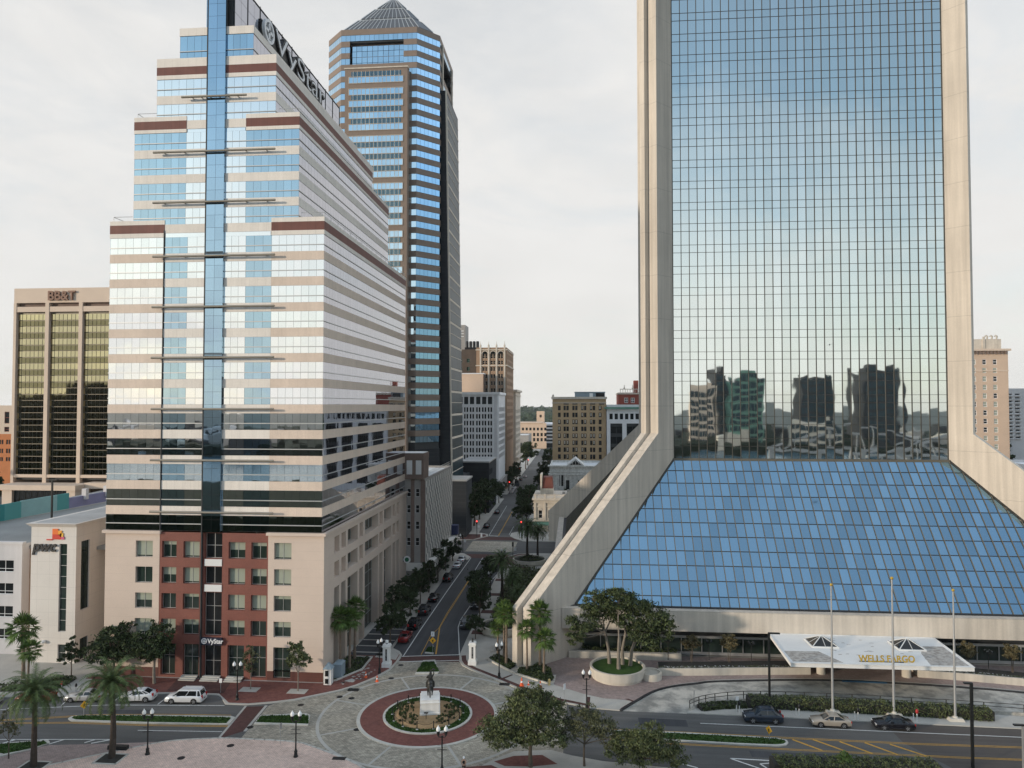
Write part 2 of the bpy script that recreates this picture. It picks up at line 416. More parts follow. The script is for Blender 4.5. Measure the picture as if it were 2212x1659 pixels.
X['sign_back'] = mat('bare_sign_back', (0.33, 0.33, 0.33), 0.5, metal=0.3)
X['cone'] = mat('orange_cone', (0.75, 0.12, 0.03), 0.6, var=0.08)
X['gold'] = mat('gold_letters', (0.48, 0.31, 0.04), 0.45, metal=0.2, var=0.06)
X['brown_letters'] = mat('brown_letters', (0.22, 0.115, 0.075), 0.6, var=0.08)
X['dark_letters'] = mat('dark_letters', (0.035, 0.034, 0.032), 0.6)
X['tyre'] = mat('tyre', (0.015, 0.015, 0.016), 0.8)
X['rim'] = mat('wheel_rim', (0.45, 0.45, 0.46), 0.3, metal=0.8)
X['car_glass'] = mat('car_glass', (0.012, 0.014, 0.016), 0.05, spec=0.9)
X['headlight'] = mat('headlight', (0.75, 0.75, 0.75), 0.15)
X['taillight'] = mat('taillight', (0.40, 0.015, 0.012), 0.25)
for k_, c_ in dict(white=(0.74, 0.74, 0.74), silver=(0.46, 0.44, 0.42), champagne=(0.36, 0.315, 0.26), navy=(0.022, 0.032, 0.05),
                   black=(0.010, 0.010, 0.014), red=(0.20, 0.015, 0.015), charcoal=(0.03, 0.032, 0.036)).items():
    X['car_' + k_] = mat('car_paint_' + k_, c_, 0.22, metal=0.15, var=0.03, spec=0.6)
X['red_lamp'] = mat('lit_red_lamp', (0.6, 0.02, 0.02), 0.4, emit=(1.0, 0.05, 0.04, 6.0))
X['blue_grey'] = mat('blue_grey_paint', (0.23, 0.29, 0.33), 0.6, var=0.1)
X['navy_awning'] = mat('navy_awning', (0.02, 0.03, 0.09), 0.7)
X['skin'] = mat('skin', (0.45, 0.27, 0.19), 0.6)
X['red_paint'] = mat('red_paint', (0.40, 0.03, 0.03), 0.5)
X['green_sign'] = mat('green_sign', (0.02, 0.13, 0.07), 0.5)
X['hydrant'] = mat('hydrant_yellow', (0.55, 0.42, 0.18), 0.6)
for k_, c_ in dict(orange=(0.80, 0.17, 0.03), amber=(0.85, 0.36, 0.04), red=(0.60, 0.05, 0.03), pink=(0.62, 0.12, 0.22), yellow=(0.85, 0.50, 0.06)).items():
    X['logo_' + k_] = mat('logo_' + k_, c_, 0.5, var=0.02)
X['vblue'] = mat('sign_blue', (0.008, 0.013, 0.035), 0.5)


# ---------------------------------------------------------------- mesh helpers
def org(p):
    q = Vector((0, 0, 0))
    while p is not None:
        q += p.location
        p = p.parent
    return q


class M:
    def __init__(s):
        s.v, s.f, s.m, s.s = [], [], [], []

    def face(s, pts, mi=0, sm=False):
        n = len(s.v)
        s.v += [tuple(p) for p in pts]
        s.f.append(tuple(range(n, n + len(pts))))
        s.m.append(mi)
        s.s.append(sm)

    def faces(s, verts, faces, mi=0, sm=False):
        n = len(s.v)
        s.v += [tuple(p) for p in verts]
        for f in faces:
            s.f.append(tuple(i + n for i in f))
            s.m.append(mi)
            s.s.append(sm)

    def box(s, x0, x1, y0, y1, z0, z1, mi=0):
        s.prism([(x0, y0), (x1, y0), (x1, y1), (x0, y1)], z0, z1, mi)

    def prism(s, poly, z0, z1, mi=0, ti=None, bot=True):
        n = len(poly)
        v = [(p[0], p[1], z0) for p in poly] + [(p[0], p[1], z1) for p in poly]
        s.faces(v, [(i, (i + 1) % n, n + (i + 1) % n, n + i) for i in range(n)], mi)
        s.faces(v, [tuple(range(n, 2 * n))], mi if ti is None else ti)
        if bot:
            s.faces(v, [tuple(reversed(range(n)))], mi)

    def hull(s, lo, hi, mi=0):
        """two matching rings joined (lo and hi are lists of 3D points)"""
        n = len(lo)
        v = list(lo) + list(hi)
        s.faces(v, [(i, (i + 1) % n, n + (i + 1) % n, n + i) for i in range(n)] + [tuple(reversed(range(n))), tuple(range(n, 2 * n))], mi)

    def obox(s, a, b, wx, wz, mi=0, up=(0, 0, 1)):
        """bar from a to b, wx wide, wz high"""
        a, b = Vector(a), Vector(b)
        d = (b - a).normalized()
        u = Vector(up)
        sx = d.cross(u)
        if sx.length < 1e-4:
            sx = d.cross(Vector((0, 1, 0)))
        sx.normalize()
        uz = sx.cross(d)
        sx, uz = sx * wx / 2, uz * wz / 2
        s.hull([a - sx - uz, a + sx - uz, a + sx + uz, a - sx + uz], [b - sx - uz, b + sx - uz, b + sx + uz, b - sx + uz], mi)

    def tube(s, path, rad, n=8, mi=0, sm=True, cap=True):
        path = [Vector(p) for p in path]
        if isinstance(rad, (int, float)):
            rad = [rad] * len(path)
        rings = []
        ref = None
        for i, p in enumerate(path):
            d = (path[min(i + 1, len(path) - 1)] - path[max(i - 1, 0)]).normalized()
            if ref is None:
                ref = d.orthogonal().normalized()
            a = (ref - d * ref.dot(d))
            a = a.normalized() if a.length > 1e-5 else d.orthogonal().normalized()
            ref = a
            b = d.cross(a)
            rings.append([p + (a * math.cos(2 * math.pi * k / n) + b * math.sin(2 * math.pi * k / n)) * rad[i] for k in range(n)])
        v = [q for r_ in rings for q in r_]
        f = []
        for i in range(len(path) - 1):
            for k in range(n):
                f.append((i * n + k, i * n + (k + 1) % n, (i + 1) * n + (k + 1) % n, (i + 1) * n + k))
        s.faces(v, f, mi, sm)
        if cap:
            s.faces(v, [tuple(reversed(range(n))), tuple(range((len(path) - 1) * n, len(path) * n))], mi)

    def lathe(s, cx, cy, prof, n=16, mi=0, sm=True, a0=0.0):
        v = []
        for r_, z in prof:
            v += [(cx + r_ * math.cos(a0 + 2 * math.pi * k / n), cy + r_ * math.sin(a0 + 2 * math.pi * k / n), z) for k in range(n)]
        f = []
        for i in range(len(prof) - 1):
            for k in range(n):
                f.append((i * n + k, i * n + (k + 1) % n, (i + 1) * n + (k + 1) % n, (i + 1) * n + k))
        s.faces(v, f, mi, sm)
        m_ = len(prof)
        if prof[-1][0] > 1e-3:
            s.faces(v, [tuple(range((m_ - 1) * n, m_ * n))], mi)
        if prof[0][0] > 1e-3:
            s.faces(v, [tuple(reversed(range(n)))], mi)

    def ball(s, c, r_, mi=0, n=10, sz=1.0):
        k = 6
        s.lathe(c[0], c[1], [(max(r_ * math.sin(math.pi * i / k), 1e-4), c[2] - r_ * sz * math.cos(math.pi * i / k)) for i in range(k + 1)], n, mi)

    def ring(s, cx, cy, r0, r1, z0, z1, n=72, mi=0):
        for k in range(n):
            a, b = 2 * math.pi * k / n, 2 * math.pi * (k + 1) / n
            p = lambda r_, t, z: (cx + r_ * math.cos(t), cy + r_ * math.sin(t), z)
            s.face([p(r0, a, z1), p(r1, a, z1), p(r1, b, z1), p(r0, b, z1)], mi)
            if z1 - z0 > 0.01:
                s.face([p(r1, a, z0), p(r1, b, z0), p(r1, b, z1), p(r1, a, z1)], mi)
                s.face([p(r0, b, z0), p(r0, a, z0), p(r0, a, z1), p(r0, b, z1)], mi)

    def mesh(s, name, mats, off=(0, 0, 0)):
        me = bpy.data.meshes.new(name)
        ox, oy, oz = off
        me.from_pydata([(a - ox, b - oy, c - oz) for a, b, c in s.v], [], s.f)
        if not isinstance(mats, (list, tuple)):
            mats = [mats]
        for q in mats:
            me.materials.append(X[q] if isinstance(q, str) else q)
        me.polygons.foreach_set('material_index', s.m)
        me.polygons.foreach_set('use_smooth', s.s)
        me.update()
        return me

    def build(s, name, mats, parent=None, loc=None):
        off = org(parent) if parent is not None else Vector(loc or (0, 0, 0))
        o = bpy.data.objects.new(name, s.mesh(name, mats, off))
        if parent is not None:
            o.parent = parent
        else:
            o.location = off
        COL.objects.link(o)
        return o


def tag(o, label, cat, group=None):
    o['label'] = label
    o['category'] = cat
    if group:
        o['group'] = group
    return o


def thing(name, label, cat, loc=(0, 0, 0), group=None):
    o = bpy.data.objects.new(name, None)
    o.empty_display_size = 0.3
    o.location = loc
    COL.objects.link(o)
    return tag(o, label, cat, group)


def struct(o, kind='structure'):
    o['kind'] = kind
    return o


def kids(o):
    return [c for c in bpy.data.objects if c.parent == o]


_tree = {}


def dup(root, loc, rz=0.0, label=None, group=None, scale=1.0):
    """a copy of a thing with copies of its parts and sub-parts (meshes shared)"""
    if root.name not in _tree:
        _tree[root.name] = [(c, kids(c)) for c in kids(root)]
    q = root.copy()
    COL.objects.link(q)
    q.location = loc
    q.rotation_euler = (0, 0, rz)
    q.scale = (scale, scale, scale)
    if label:
        q['label'] = label
    if group:
        q['group'] = group
    for c, gs in _tree[root.name]:
        cc = c.copy()
        COL.objects.link(cc)
        cc.parent = q
        for g in gs:
            gg = g.copy()
            COL.objects.link(gg)
            gg.parent = cc
    return q


class Repeat:
    """the first placed instance is the prototype itself, the later ones are copies"""
    def __init__(s, proto):
        s.p, s.todo = proto, []

    def at(s, x, y, z=0.0, rz=0.0, label=None, group=None, scale=1.0):
        s.todo.append(((x, y, z), rz, label, group, scale))

    def done(s):
        out = []
        for a in s.todo[1:]:
            out.append(dup(s.p, *a[:2], label=a[2], group=a[3], scale=a[4]))
        loc, rz, label, group, sc = s.todo[0]
        s.p.location, s.p.rotation_euler, s.p.scale = loc, (0, 0, rz), (sc, sc, sc)
        if label:
            s.p['label'] = label
        if group:
            s.p['group'] = group
        return [s.p] + out


def axis(ang):
    c, s_ = math.cos(ang), math.sin(ang)
    return Vector((c, s_, 0)), Vector((-s_, c, 0))          # along the wall, inward


def wall(m, x0, y0, ang, U, z0, z1, holes, depth=0.3, mi=0, ri=None):
    """a flat wall with real openings and reveals; holes = (u0, u1, za, zb)"""
    ri = mi if ri is None else ri
    a, inn = axis(ang)
    o = Vector((x0, y0, 0))
    us = sorted({0.0, U, *[round(h[0], 3) for h in holes], *[round(h[1], 3) for h in holes]})
    zs = sorted({z0, z1, *[round(h[2], 3) for h in holes], *[round(h[3], 3) for h in holes]})
    P = lambda u, z, d=0.0: o + a * u + inn * d + Vector((0, 0, z))
    for j in range(len(zs) - 1):
        run = None
        for i in range(len(us) - 1):
            uc, zc = (us[i] + us[i + 1]) / 2, (zs[j] + zs[j + 1]) / 2
            hole = any(h[0] < uc < h[1] and h[2] < zc < h[3] for h in holes)
            if not hole:
                run = us[i] if run is None else run
            if (hole or i == len(us) - 2) and run is not None:
                e = us[i] if hole else us[i + 1]
                m.face([P(run, zs[j]), P(e, zs[j]), P(e, zs[j + 1]), P(run, zs[j + 1])], mi)
                run = None
    for u0, u1, za, zb in holes:
        m.face([P(u0, za), P(u0, za, depth), P(u0, zb, depth), P(u0, zb)], ri)
        m.face([P(u1, za, depth), P(u1, za), P(u1, zb), P(u1, zb, depth)], ri)
        m.face([P(u0, za, depth), P(u0, za), P(u1, za), P(u1, za, depth)], ri)
        m.face([P(u0, zb), P(u0, zb, depth), P(u1, zb, depth), P(u1, zb)], ri)


_wm = {}


def window(root, x, y, ang, wd, ht, z, depth, nv=1, nh=1, t=0.06, frame='alu', pane='pane', sill=False, name='window', hfr=None):
    """one window set back in its opening: frame and panes; repeats share a mesh"""
    key = (round(wd, 2), round(ht, 2), nv, nh, t, frame, pane, sill, hfr)
    if key not in _wm:
        m = M()
        m.face([(0, 0.05, 0), (wd, 0.05, 0), (wd, 0.05, ht), (0, 0.05, ht)], 1)
        for i in range(nv + 1):
            c = i * wd / nv
            a_, b_ = max(0, c - t / 2), min(wd, c + t / 2)
            if i == 0:
                a_, b_ = 0, t
            if i == nv:
                a_, b_ = wd - t, wd
            m.box(a_, b_, 0.0, 0.045, 0, ht, 0)
        hs = [i * ht / nh for i in range(nh + 1)] if hfr is None else [0, ht * hfr, ht]
        for i, c in enumerate(hs):
            a_, b_ = c - t / 2, c + t / 2
            if i == 0:
                a_, b_ = 0, t
            if i == len(hs) - 1:
                a_, b_ = ht - t, ht
            m.box(t, wd - t, 0.004, 0.041, a_, b_, 0)
        if sill:
            m.box(-0.1, wd + 0.1, -depth - 0.12, -depth - 0.003, -0.14, -0.02, 0)
        _wm[key] = m.mesh(name, [frame, pane])
    a, inn = axis(ang)
    o = bpy.data.objects.new(name, _wm[key])
    o.parent = root
    o.location = Vector((x, y, z)) + inn * depth - org(root)
    o.rotation_euler = (0, 0, ang)
    COL.objects.link(o)
    return o


def wall_windows(root, x0, y0, ang, holes, depth=0.25, **kw):
    a, inn = axis(ang)
    for u0, u1, za, zb in holes:
        p = Vector((x0, y0, 0)) + a * u0
        window(root, p.x, p.y, ang, u1 - u0, zb - za, za, depth, **kw)


def text(body, size, ext, matn, parent, loc, rot, name='lettering', offset=0.0, shear=0.0, xs=1.0, spacing=1.0):
    cu = bpy.data.curves.new(name, 'FONT')
    cu.body, cu.size, cu.extrude, cu.offset, cu.shear = body, size, ext, offset, shear
    cu.space_character = spacing
    cu.resolution_u = 4
    o = bpy.data.objects.new(name, cu)
    COL.objects.link(o)
    me = bpy.data.meshes.new_from_object(o.evaluated_get(bpy.context.evaluated_depsgraph_get()))
    bpy.data.objects.remove(o)
    bpy.data.curves.remove(cu)
    me.materials.clear()
    me.materials.append(X[matn])
    o = bpy.data.objects.new(name, me)
    o.location = Vector(loc) - (org(parent) if parent else Vector())
    o.rotation_euler = rot
    o.scale = (xs, 1, 1)
    o.parent = parent
    COL.objects.link(o)
    return o


FRONT, RIGHT = (R(90), 0, 0), (R(90), 0, R(90))


def panes(m, x0, y0, ang, us, zs, d=0.0, gap=0.03, mi=0, mif=None):
    """separate panes on a vertical plane, a hair apart"""
    a, inn = axis(ang)
    o = Vector((x0, y0, 0)) + inn * d
    for j in range(len(zs) - 1):
        for i in range(len(us) - 1):
            u0, u1, za, zb = us[i] + gap / 2, us[i + 1] - gap / 2, zs[j] + gap / 2, zs[j + 1] - gap / 2
            k = mif(i, j) if mif else mi
            m.face([o + a * u0 + Vector((0, 0, za)), o + a * u1 + Vector((0, 0, za)), o + a * u1 + Vector((0, 0, zb)), o + a * u0 + Vector((0, 0, zb))], k)


def lin(a, b, n):
    return [a + (b - a) * i / n for i in range(n + 1)]


# ================================================================ STEPPED OFFICE TOWER (left)
def stepped_tower():
    YF, YB = 100.82, 151.5
    T = thing('office_tower', 'stepped glass and stone office tower with dark red granite centre at street level', 'office tower', (-53, 126, 0))
    TI = [(-69.45, -36.4, 21.4, 67.5), (-65.86, -40.28, 65.0, 83.18), (-62.41, -43.9, 81.0, 91.95), (-58.9, -47.43, 89.5, 96.45)]
    L = [25.06, 28.80, 32.54, 36.30, 40.02, 43.77, 47.52, 51.25, 54.98, 58.76, 62.5, 66.87, 70.56, 74.36, 78.17, 82.49, 86.3, 90.64]
    zones = {0: [(-69.45, -60.9, 7, 0), (-60.9, -57.3, 3, 1), (-57.3, -54.35, 2, 0), (-51.6, -48.3, 3, 0), (-48.3, -44.35, 3, 1), (-44.35, -36.4, 7, 0)],
             1: [(-65.86, -57.7, 7, 1), (-57.7, -54.35, 3, 0), (-51.6, -48.4, 3, 0), (-48.4, -40.28, 7, 1)],
             2: [(-62.41, -54.35, 7, 0), (-51.6, -43.9, 6, 0)], 3: [(-58.9, -54.35, 4, 1), (-51.6, -47.43, 4, 1)]}
    core = M()
    for x0, x1, z0, z1 in TI:
        core.box(x0 + .35, x1 - .35, YF + .35, YB - .35, z0, z1 - .5)
    core.build('structure_core', 'core', T)

    def slab(ti, za, zb, matn, x0=None, x1=None, pr=0.0, name='spandrel'):
        a, b = TI[ti][0], TI[ti][1]
        m = M()
        m.box((a if x0 is None else x0) - pr, (b if x1 is None else x1) + pr, YF - pr, YB + pr, za, zb)
        m.build(name, matn, T)

    def band(ti, za, zb, wings=None):
        a, b = TI[ti][0], TI[ti][1]
        m = M()
        mid = za + (0.95 if zb - za > 1.6 else (zb - za) * .35)
        for x0, x1, n, k in zones[ti]:
            if wings and not (x1 <= wings[0] + .01 or x0 >= wings[1] - .01):
                continue
            panes(m, x0, YF + .05, 0, lin(0, x1 - x0, n), [za, mid, zb], mi=k)
        if not wings or wings == 'x':
            pass
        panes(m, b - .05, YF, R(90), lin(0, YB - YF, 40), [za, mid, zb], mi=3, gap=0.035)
        panes(m, a + .05, YB, R(-90), lin(0, YB - YF, 20), [za, zb], mi=0)
        m.box(b - .02, b + .05, YF - .05, YB, mid - .06, mid + .06, 2)
        if wings:
            m.box(a, wings[0], YF - .05, YF + .02, mid - .06, mid + .06, 2)
            m.box(wings[1], b, YF - .05, YF + .02, mid - .06, mid + .06, 2)
        else:
            m.box(a, -54.4, YF - .05, YF + .02, mid - .06, mid + .06, 2)
            m.box(-51.55, b, YF - .05, YF + .02, mid - .06, mid + .06, 2)
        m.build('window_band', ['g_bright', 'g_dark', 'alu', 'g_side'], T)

    # tier 1
    prev = 21.5
    for i, lv in enumerate(L[:11]):
        band(0, prev, lv - 1.3)
        slab(0, lv - 1.3, lv, 'tan_panel', None, -60.92)
        slab(0, lv - 1.3, lv, 'pale_panel', -60.9, -44.37)
        slab(0, lv - 1.3, lv, 'tan_panel', -44.35, None)
        prev = lv
    band(0, prev, 64.94)
    # wing crowns of tier 1, then the middle carries on as tier 2
    for x0, x1 in ((-69.45, -60.9), (-44.35, -36.4)):
        for za, zb, mt in ((64.94, 65.59, 'pale_panel'), (65.59, 66.87, 'red_panel'), (66.87, 67.52, 'pale_panel')):
            slab(0, za, zb, mt, x0, x1, 0.04, 'parapet')
    slab(1, 64.94, 65.57, 'g_bright', -60.8, -44.45, -0.06, 'window_band')
    slab(1, 65.57, 66.87, 'pale_panel', -60.86, -44.4)
    prev = 66.87
    for lv in L[12:15]:
        band(1, prev, lv - 1.3)
        slab(1, lv - 1.3, lv, 'pale_panel')
        prev = lv
    band(1, prev, 80.68)
    for x0, x1 in ((-65.86, -57.7), (-48.4, -40.28)):
        for za, zb, mt in ((80.68, 81.21, 'pale_panel'), (81.21, 82.49, 'red_panel'), (82.49, 83.15, 'pale_panel')):
            slab(1, za, zb, mt, x0, x1, 0.04, 'parapet')
    slab(2, 80.68, 81.19, 'g_bright', -57.6, -48.5, -0.06, 'window_band')
    slab(2, 81.19, 82.49, 'pale_panel', -57.66, -48.44)
    prev = 82.49
    band(2, prev, L[16] - 1.3)
    slab(2, L[16] - 1.3, L[16], 'pale_panel')
    band(2, L[16], 88.79)
    for za, zb, mt in ((88.79, 89.41, 'pale_panel'), (89.41, 90.64, 'red_panel'), (90.64, 91.95, 'pale_panel')):
        slab(2, za, zb, mt, None, None, 0.04, 'parapet')
    band(3, 91.97, 95.29)
    slab(3, 95.29, 96.47, 'pale_panel', None, None, 0.04, 'parapet')
    # roofs of the steps
    # central glass shaft
    sh = M()
    zz = [21.3]
    while zz[-1] < 105.5:
        zz.append(zz[-1] + 1.87)
    panes(sh, -54.28, YF - .32, 0, [0, 1.36, 2.7], zz)
    panes(sh, -51.58, YF - .32, R(90), [0, .3], zz)
    sh.build('glass_shaft', 'g_shaft', T)
    b = M()
    b.box(-54.26, -51.6, YF - .28, YF + .3, 21.3, 107.0)
    b.box(-54.46, -54.3, YF - .36, YF + .2, 0.2, 107.0)
    b.box(-60.98, -60.86, YF - .12, YF + .02, 21.4, 66.0)
    b.build('shaft_mullion', 'core', T)
    v = M()
    for z in (62.9, 47.9):
        for k in range(5):
            v.box(-54.2, -51.65, YF - .42, YF - .34, z - 1.3 + k * .22, z - 1.3 + k * .22 + .13)
    v.build('vent', 'steel_dark', T)
    # screen wall and sign on top
    sc = M()
    panes(sc, -50.82, 101.6, R(90), lin(0, 48, 22), [96.5, 99.2, 101.8, 104.4], gap=.05, mi=0)
    s2 = M()
    panes(s2, -55.2, 101.6, 0, [0, .85], [96.5, 98.3, 100.2, 102, 104.4])
    panes(s2, -51.6, 101.6, 0, [0, .78], [96.5, 98.3, 100.2, 102, 104.4])
    s2.build('screen_end', 'g_dark', T)
    sc.build('glass_screen', 'g_side', T)
    p = M()
    p.box(-55.1, -50.9, 102.2, 149.4, 96.4, 104.1, 0)
    p.box(-51.62, -50.95, 101.4, 101.55, 96.5, 104.4, 0)
    for k in range(0, 23, 2):
        y = 101.6 + k * 48 / 22
        p.box(-50.86, -50.74, y - .05, y + .05, 96.5, 104.8)
    p.box(-50.86, -50.72, 101.6, 149.6, 104.4, 104.55)
    p.build('penthouse', 'core', T)
    ring = M()
    n = 28
    for r0, r1 in ((1.45, 1.95), (0.0, 0.0)):
        for k in range(n):
            a0, a1 = 2 * math.pi * k / n, 2 * math.pi * (k + 1) / n
            if r1:
                ring.hull([(-50.5, 112.2 + r * math.cos(t), 101.6 + r * math.sin(t)) for r, t in ((r0, a0), (r1, a0), (r1, a1), (r0, a1))],
                          [(-50.0, 112.2 + r * math.cos(t), 101.6 + r * math.sin(t)) for r, t in ((r0, a0), (r1, a0), (r1, a1), (r0, a1))])
    ring.box(-50.5, -50.0, 111.95, 112.45, 100.3, 102.9)
    ring.box(-50.5, -50.0, 110.9, 113.5, 101.35, 101.85)
    ring.build('emblem', 'sign_white', T)
    text('VyStar', 5.6, 0.3, 'sign_black', T, (-50.55, 114.8, 100.0), RIGHT, 'letter_return', xs=1.62, offset=.2)
    text('VyStar', 5.6, 0.05, 'sign_white', T, (-50.2, 114.8, 100.0), RIGHT, 'rooftop_lettering', xs=1.62, offset=-.07)
    for k in range(7):
        bk = M()
        bk.box(-50.72, -50.56, 110.2 + k * 4.3, 110.2 + k * 4.3 + 2.3, 99.7, 102.8)
        bk.build('letter_backing', 'black_iron', T)
    # tube lights across the front
    for z, a, c in [(24.3, -62.1, -43.4), (31.85, -62.1, -43.4), (39.35, -62.1, -43.45), (46.9, -62.2, -43.5), (54.4, -62.2, -43.5),
                    (61.9, -62.2, -43.5), (69.94, -62.3, -43.5), (77.49, -62.35, -43.6), (85.67, -58.05, -48.05)]:
        m = M()
        m.tube([(a, YF - .8, z), (c, YF - .8, z)], 0.17, 8)
        for x in lin(a + 1.5, c - 1.5, 5):
            m.box(x - .05, x + .05, YF - .8, YF, z - .05, z + .05)
        m.build('light_bar', 'rod', T)
    # roof edge rails of the steps
    for x0, x1, z in ((-69.2, -66.2, 67.52), (-40.0, -36.6, 67.52), (-65.6, -62.6, 83.15), (-43.6, -40.5, 83.15)):
        m = M()
        for y in (YF + .4, YB - .4):
            m.tube([(x0, y, z + .75), (x1, y, z + .75)], .05, 5)
        xe = x1 if x0 > -50 else x0
        m.tube([(xe, YF + .4, z + .75), (xe, YB - .4, z + .75)], .05, 5)
        for y in lin(YF + .4, YB - .4, 16):
            m.tube([(xe, y, z), (xe, y, z + .75)], .035, 5)
        m.build('roof_rail', 'alu', T)
    # ---- podium
    m = M()
    fw = [(-64.65, -62.0), (-43.5, -40.9)]
    rows = [(17.52, 19.92), (13.76, 16.12), (10.05, 12.3), (6.35, 8.58)]
    fh = [(a, c, z0, z1) for a, c in fw for z0, z1 in rows + [(0.5, 4.9)]]
    cc = [(-60.6, -58.35), (-57.3, -54.8), (-50.4, -47.85), (-46.95, -44.6)]
    ch = [(a, c, z0, z1) for a, c in cc for z0, z1 in rows]
    ch += [(-60.6, -58.35, 0.45, 5.0), (-46.95, -44.6, 0.45, 5.0), (-57.2, -54.75, 0.15, 5.0), (-50.4, -47.9, 0.15, 5.0)]
    sh_ = (-54.0, -51.35, 0.15, 5.0), (-54.0, -51.35, 6.3, 12.6), (-54.0, -51.35, 13.76, 16.3), (-54.0, -51.35, 17.5, 21.2)
    rel = lambda hs, x: [(a - x, c - x, z0, z1) for a, c, z0, z1 in hs]
    wall(m, -69.4, YF - .03, 0, 8.45, 1.5, 21.35, rel([h for h in fh if h[0] < -60 and h[2] > 1], -69.4), .35, 0)
    wall(m, -69.4, YF - .03, 0, 8.45, 0, 1.5, [], .35, 2)
    wall(m, -60.95, YF, 0, 16.55, 0, 21.25, rel(ch + list(sh_), -60.95), .5, 1)
    wall(m, -44.4, YF - .03, 0, 8.35, 1.5, 21.35, rel([h for h in fh if h[0] > -60 and h[2] > 1] + [(-43.5, -40.9, 1.5, 4.9)], -44.4), .35, 0)
    wall(m, -44.4, YF - .03, 0, 8.35, 0, 1.5, rel([(-43.5, -40.9, 0.5, 1.5)], -44.4), .35, 2)
    YS = lambda y: y - YF
    cols = [(105.33, 107.61), (108.55, 110.71), (111.7, 116.93), (117.92, 120.0), (120.99, 129.4), (130.27, 132.53), (133.59, 138.88), (139.88, 142.08), (143.05, 145.27)]
    sd = []
    for a, c in cols:
        for z0, z1 in ((17.55, 20.05), (13.8, 16.25), (0.1, 12.4)):
            sd.append((YS(a), YS(c), z0, z1))
    wall(m, -36.05, YF - .03, R(90), YB - YF + .06, 0, 21.35, sd, 1.25, 0)
    wall(m, -69.4, YB, R(-90), YB - YF, 0, 21.35, [], .3, 0)
    wall(m, -36.05, YB, R(180), 33.3, 0, 21.35, [], .3, 0)
    m.build('podium', ['cream', 'red_stone', 'maroon_base'], T)
    cop = M()
    cop.box(-69.75, -60.75, YF - .4, YF + .3, 21.0, 21.42)
    cop.box(-44.6, -35.7, YF - .4, YF + .3, 21.0, 21.42)
    cop.box(-36.3, -35.7, YF + .3, YB + .2, 21.0, 21.42)
    cop.build('coping', 'cream', T)
    for a, c, z0, z1 in fh + ch:
        o = window(T, a, YF, 0, c - a, z1 - z0, z0, .33 if (a < -61 or a > -44) else .47, 2, 1, .06, 'alu', 'pane_green', hfr=None if z1 - z0 < 3 else .6)
        if z0 > 5 and rnd.random() < .85:
            bl = M()
            hb = (z1 - z0) * rnd.choice([.25, .4, .5, .5, .9])
            bl.box(.08, c - a - .08, .047, .049, z1 - z0 - hb, z1 - z0 - .06)
            bo = bpy.data.objects.new('blind', bl.mesh('blind', 'blind'))
            bo.parent = o
            COL.objects.link(bo)
    for a, c, z0, z1 in sh_:
        window(T, a, YF, 0, c - a, z1 - z0, z0, .47, 2, max(1, round((z1 - z0) / 2.2)), .07, 'alu', 'pane')
    wp = M()
    wp.box(-54.0, -51.35, YF - .1, YF - .01, 12.7, 13.7)
    wp.box(-54.0, -51.35, YF - .1, YF - .01, 16.4, 17.4)
    wp.build('white_panel', 'rail_white', T)
    for u0, u1, z0, z1 in sd:
        if u1 - u0 > 3 or z0 < 1:
            window(T, -36.05, YF + u0, R(90), u1 - u0, z1 - z0, z0, 1.2, max(1, round((u1 - u0) / 2.2)), max(1, round((z1 - z0) / 2.6)), .08, 'alu', 'pane_green')
        else:
            bk_ = M()
            bk_.face([(-37.2, YF + u0, z0), (-37.2, YF + u1, z0), (-37.2, YF + u1, z1), (-37.2, YF + u0, z1)])
            bk_.build('blank_recess', 'cream', T)
    sg = M()
    sg.box(-54.3, -51.1, YF - .35, YF - .1, 5.02, 6.1)
    sg.build('sign_panel', 'vblue', T)
    text('VyStar', .92, .03, 'sign_white', T, (-53.2, YF - .4, 5.33), FRONT, 'entrance_lettering', offset=.02, xs=.95)
    sg = M()
    for k in range(16):
        a0, a1 = 2 * math.pi * k / 16, 2 * math.pi * (k + 1) / 16
        q = lambda r_, t, y: (-53.75 + r_ * math.cos(t), y, 5.62 + r_ * math.sin(t))
        sg.hull([q(.32, a0, YF - .42), q(.42, a0, YF - .42), q(.42, a1, YF - .42), q(.32, a1, YF - .42)],
                [q(.32, a0, YF - .36), q(.42, a0, YF - .36), q(.42, a1, YF - .36), q(.32, a1, YF - .36)])
    sg.box(-53.8, -53.7, YF - .42, YF - .36, 5.32, 5.92)
    sg.box(-54.05, -53.45, YF - .425, YF - .365, 5.57, 5.67)
    sg.build('entrance_emblem', 'sign_white', T)
    st = M()
    for a, c in ((-57.2, -54.75), (-54.0, -51.35), (-50.4, -47.9)):
        for k in range(3):
            st.box(a, c, YF - 1.2 + .4 * k, YF + .1, .13 + .0, .13 + .14 * (k + 1))
    st.build('entrance_steps', 'kerb', T)
    rs = tag(M_disc('projecting_sign'), 'round green and white sign projecting from the colonnade of the stepped tower', 'sign')
    return T


def M_disc(name):
    T = bpy.data.objects.new(name, None)
    T.location = (-35.3, 148.6, 7.3)
    COL.objects.link(T)
    m = M()
    n = 20
    for r_, y, k in ((.75, 148.5, 0), (.45, 148.44, 1)):
        m.hull([(-35.2 + r_ * math.cos(2 * math.pi * i / n), y, 7.4 + r_ * math.sin(2 * math.pi * i / n)) for i in range(n)],
               [(-35.2 + r_ * math.cos(2 * math.pi * i / n), 148.66, 7.4 + r_ * math.sin(2 * math.pi * i / n)) for i in range(n)], k)
    m.build('disc', ['sign_white', 'green_sign'], T)
    m = M()
    m.box(-36.1, -35.9, 148.53, 148.63, 6.9, 7.9)
    m.build('bracket', 'steel_dark', T)
    return T


stepped_tower()


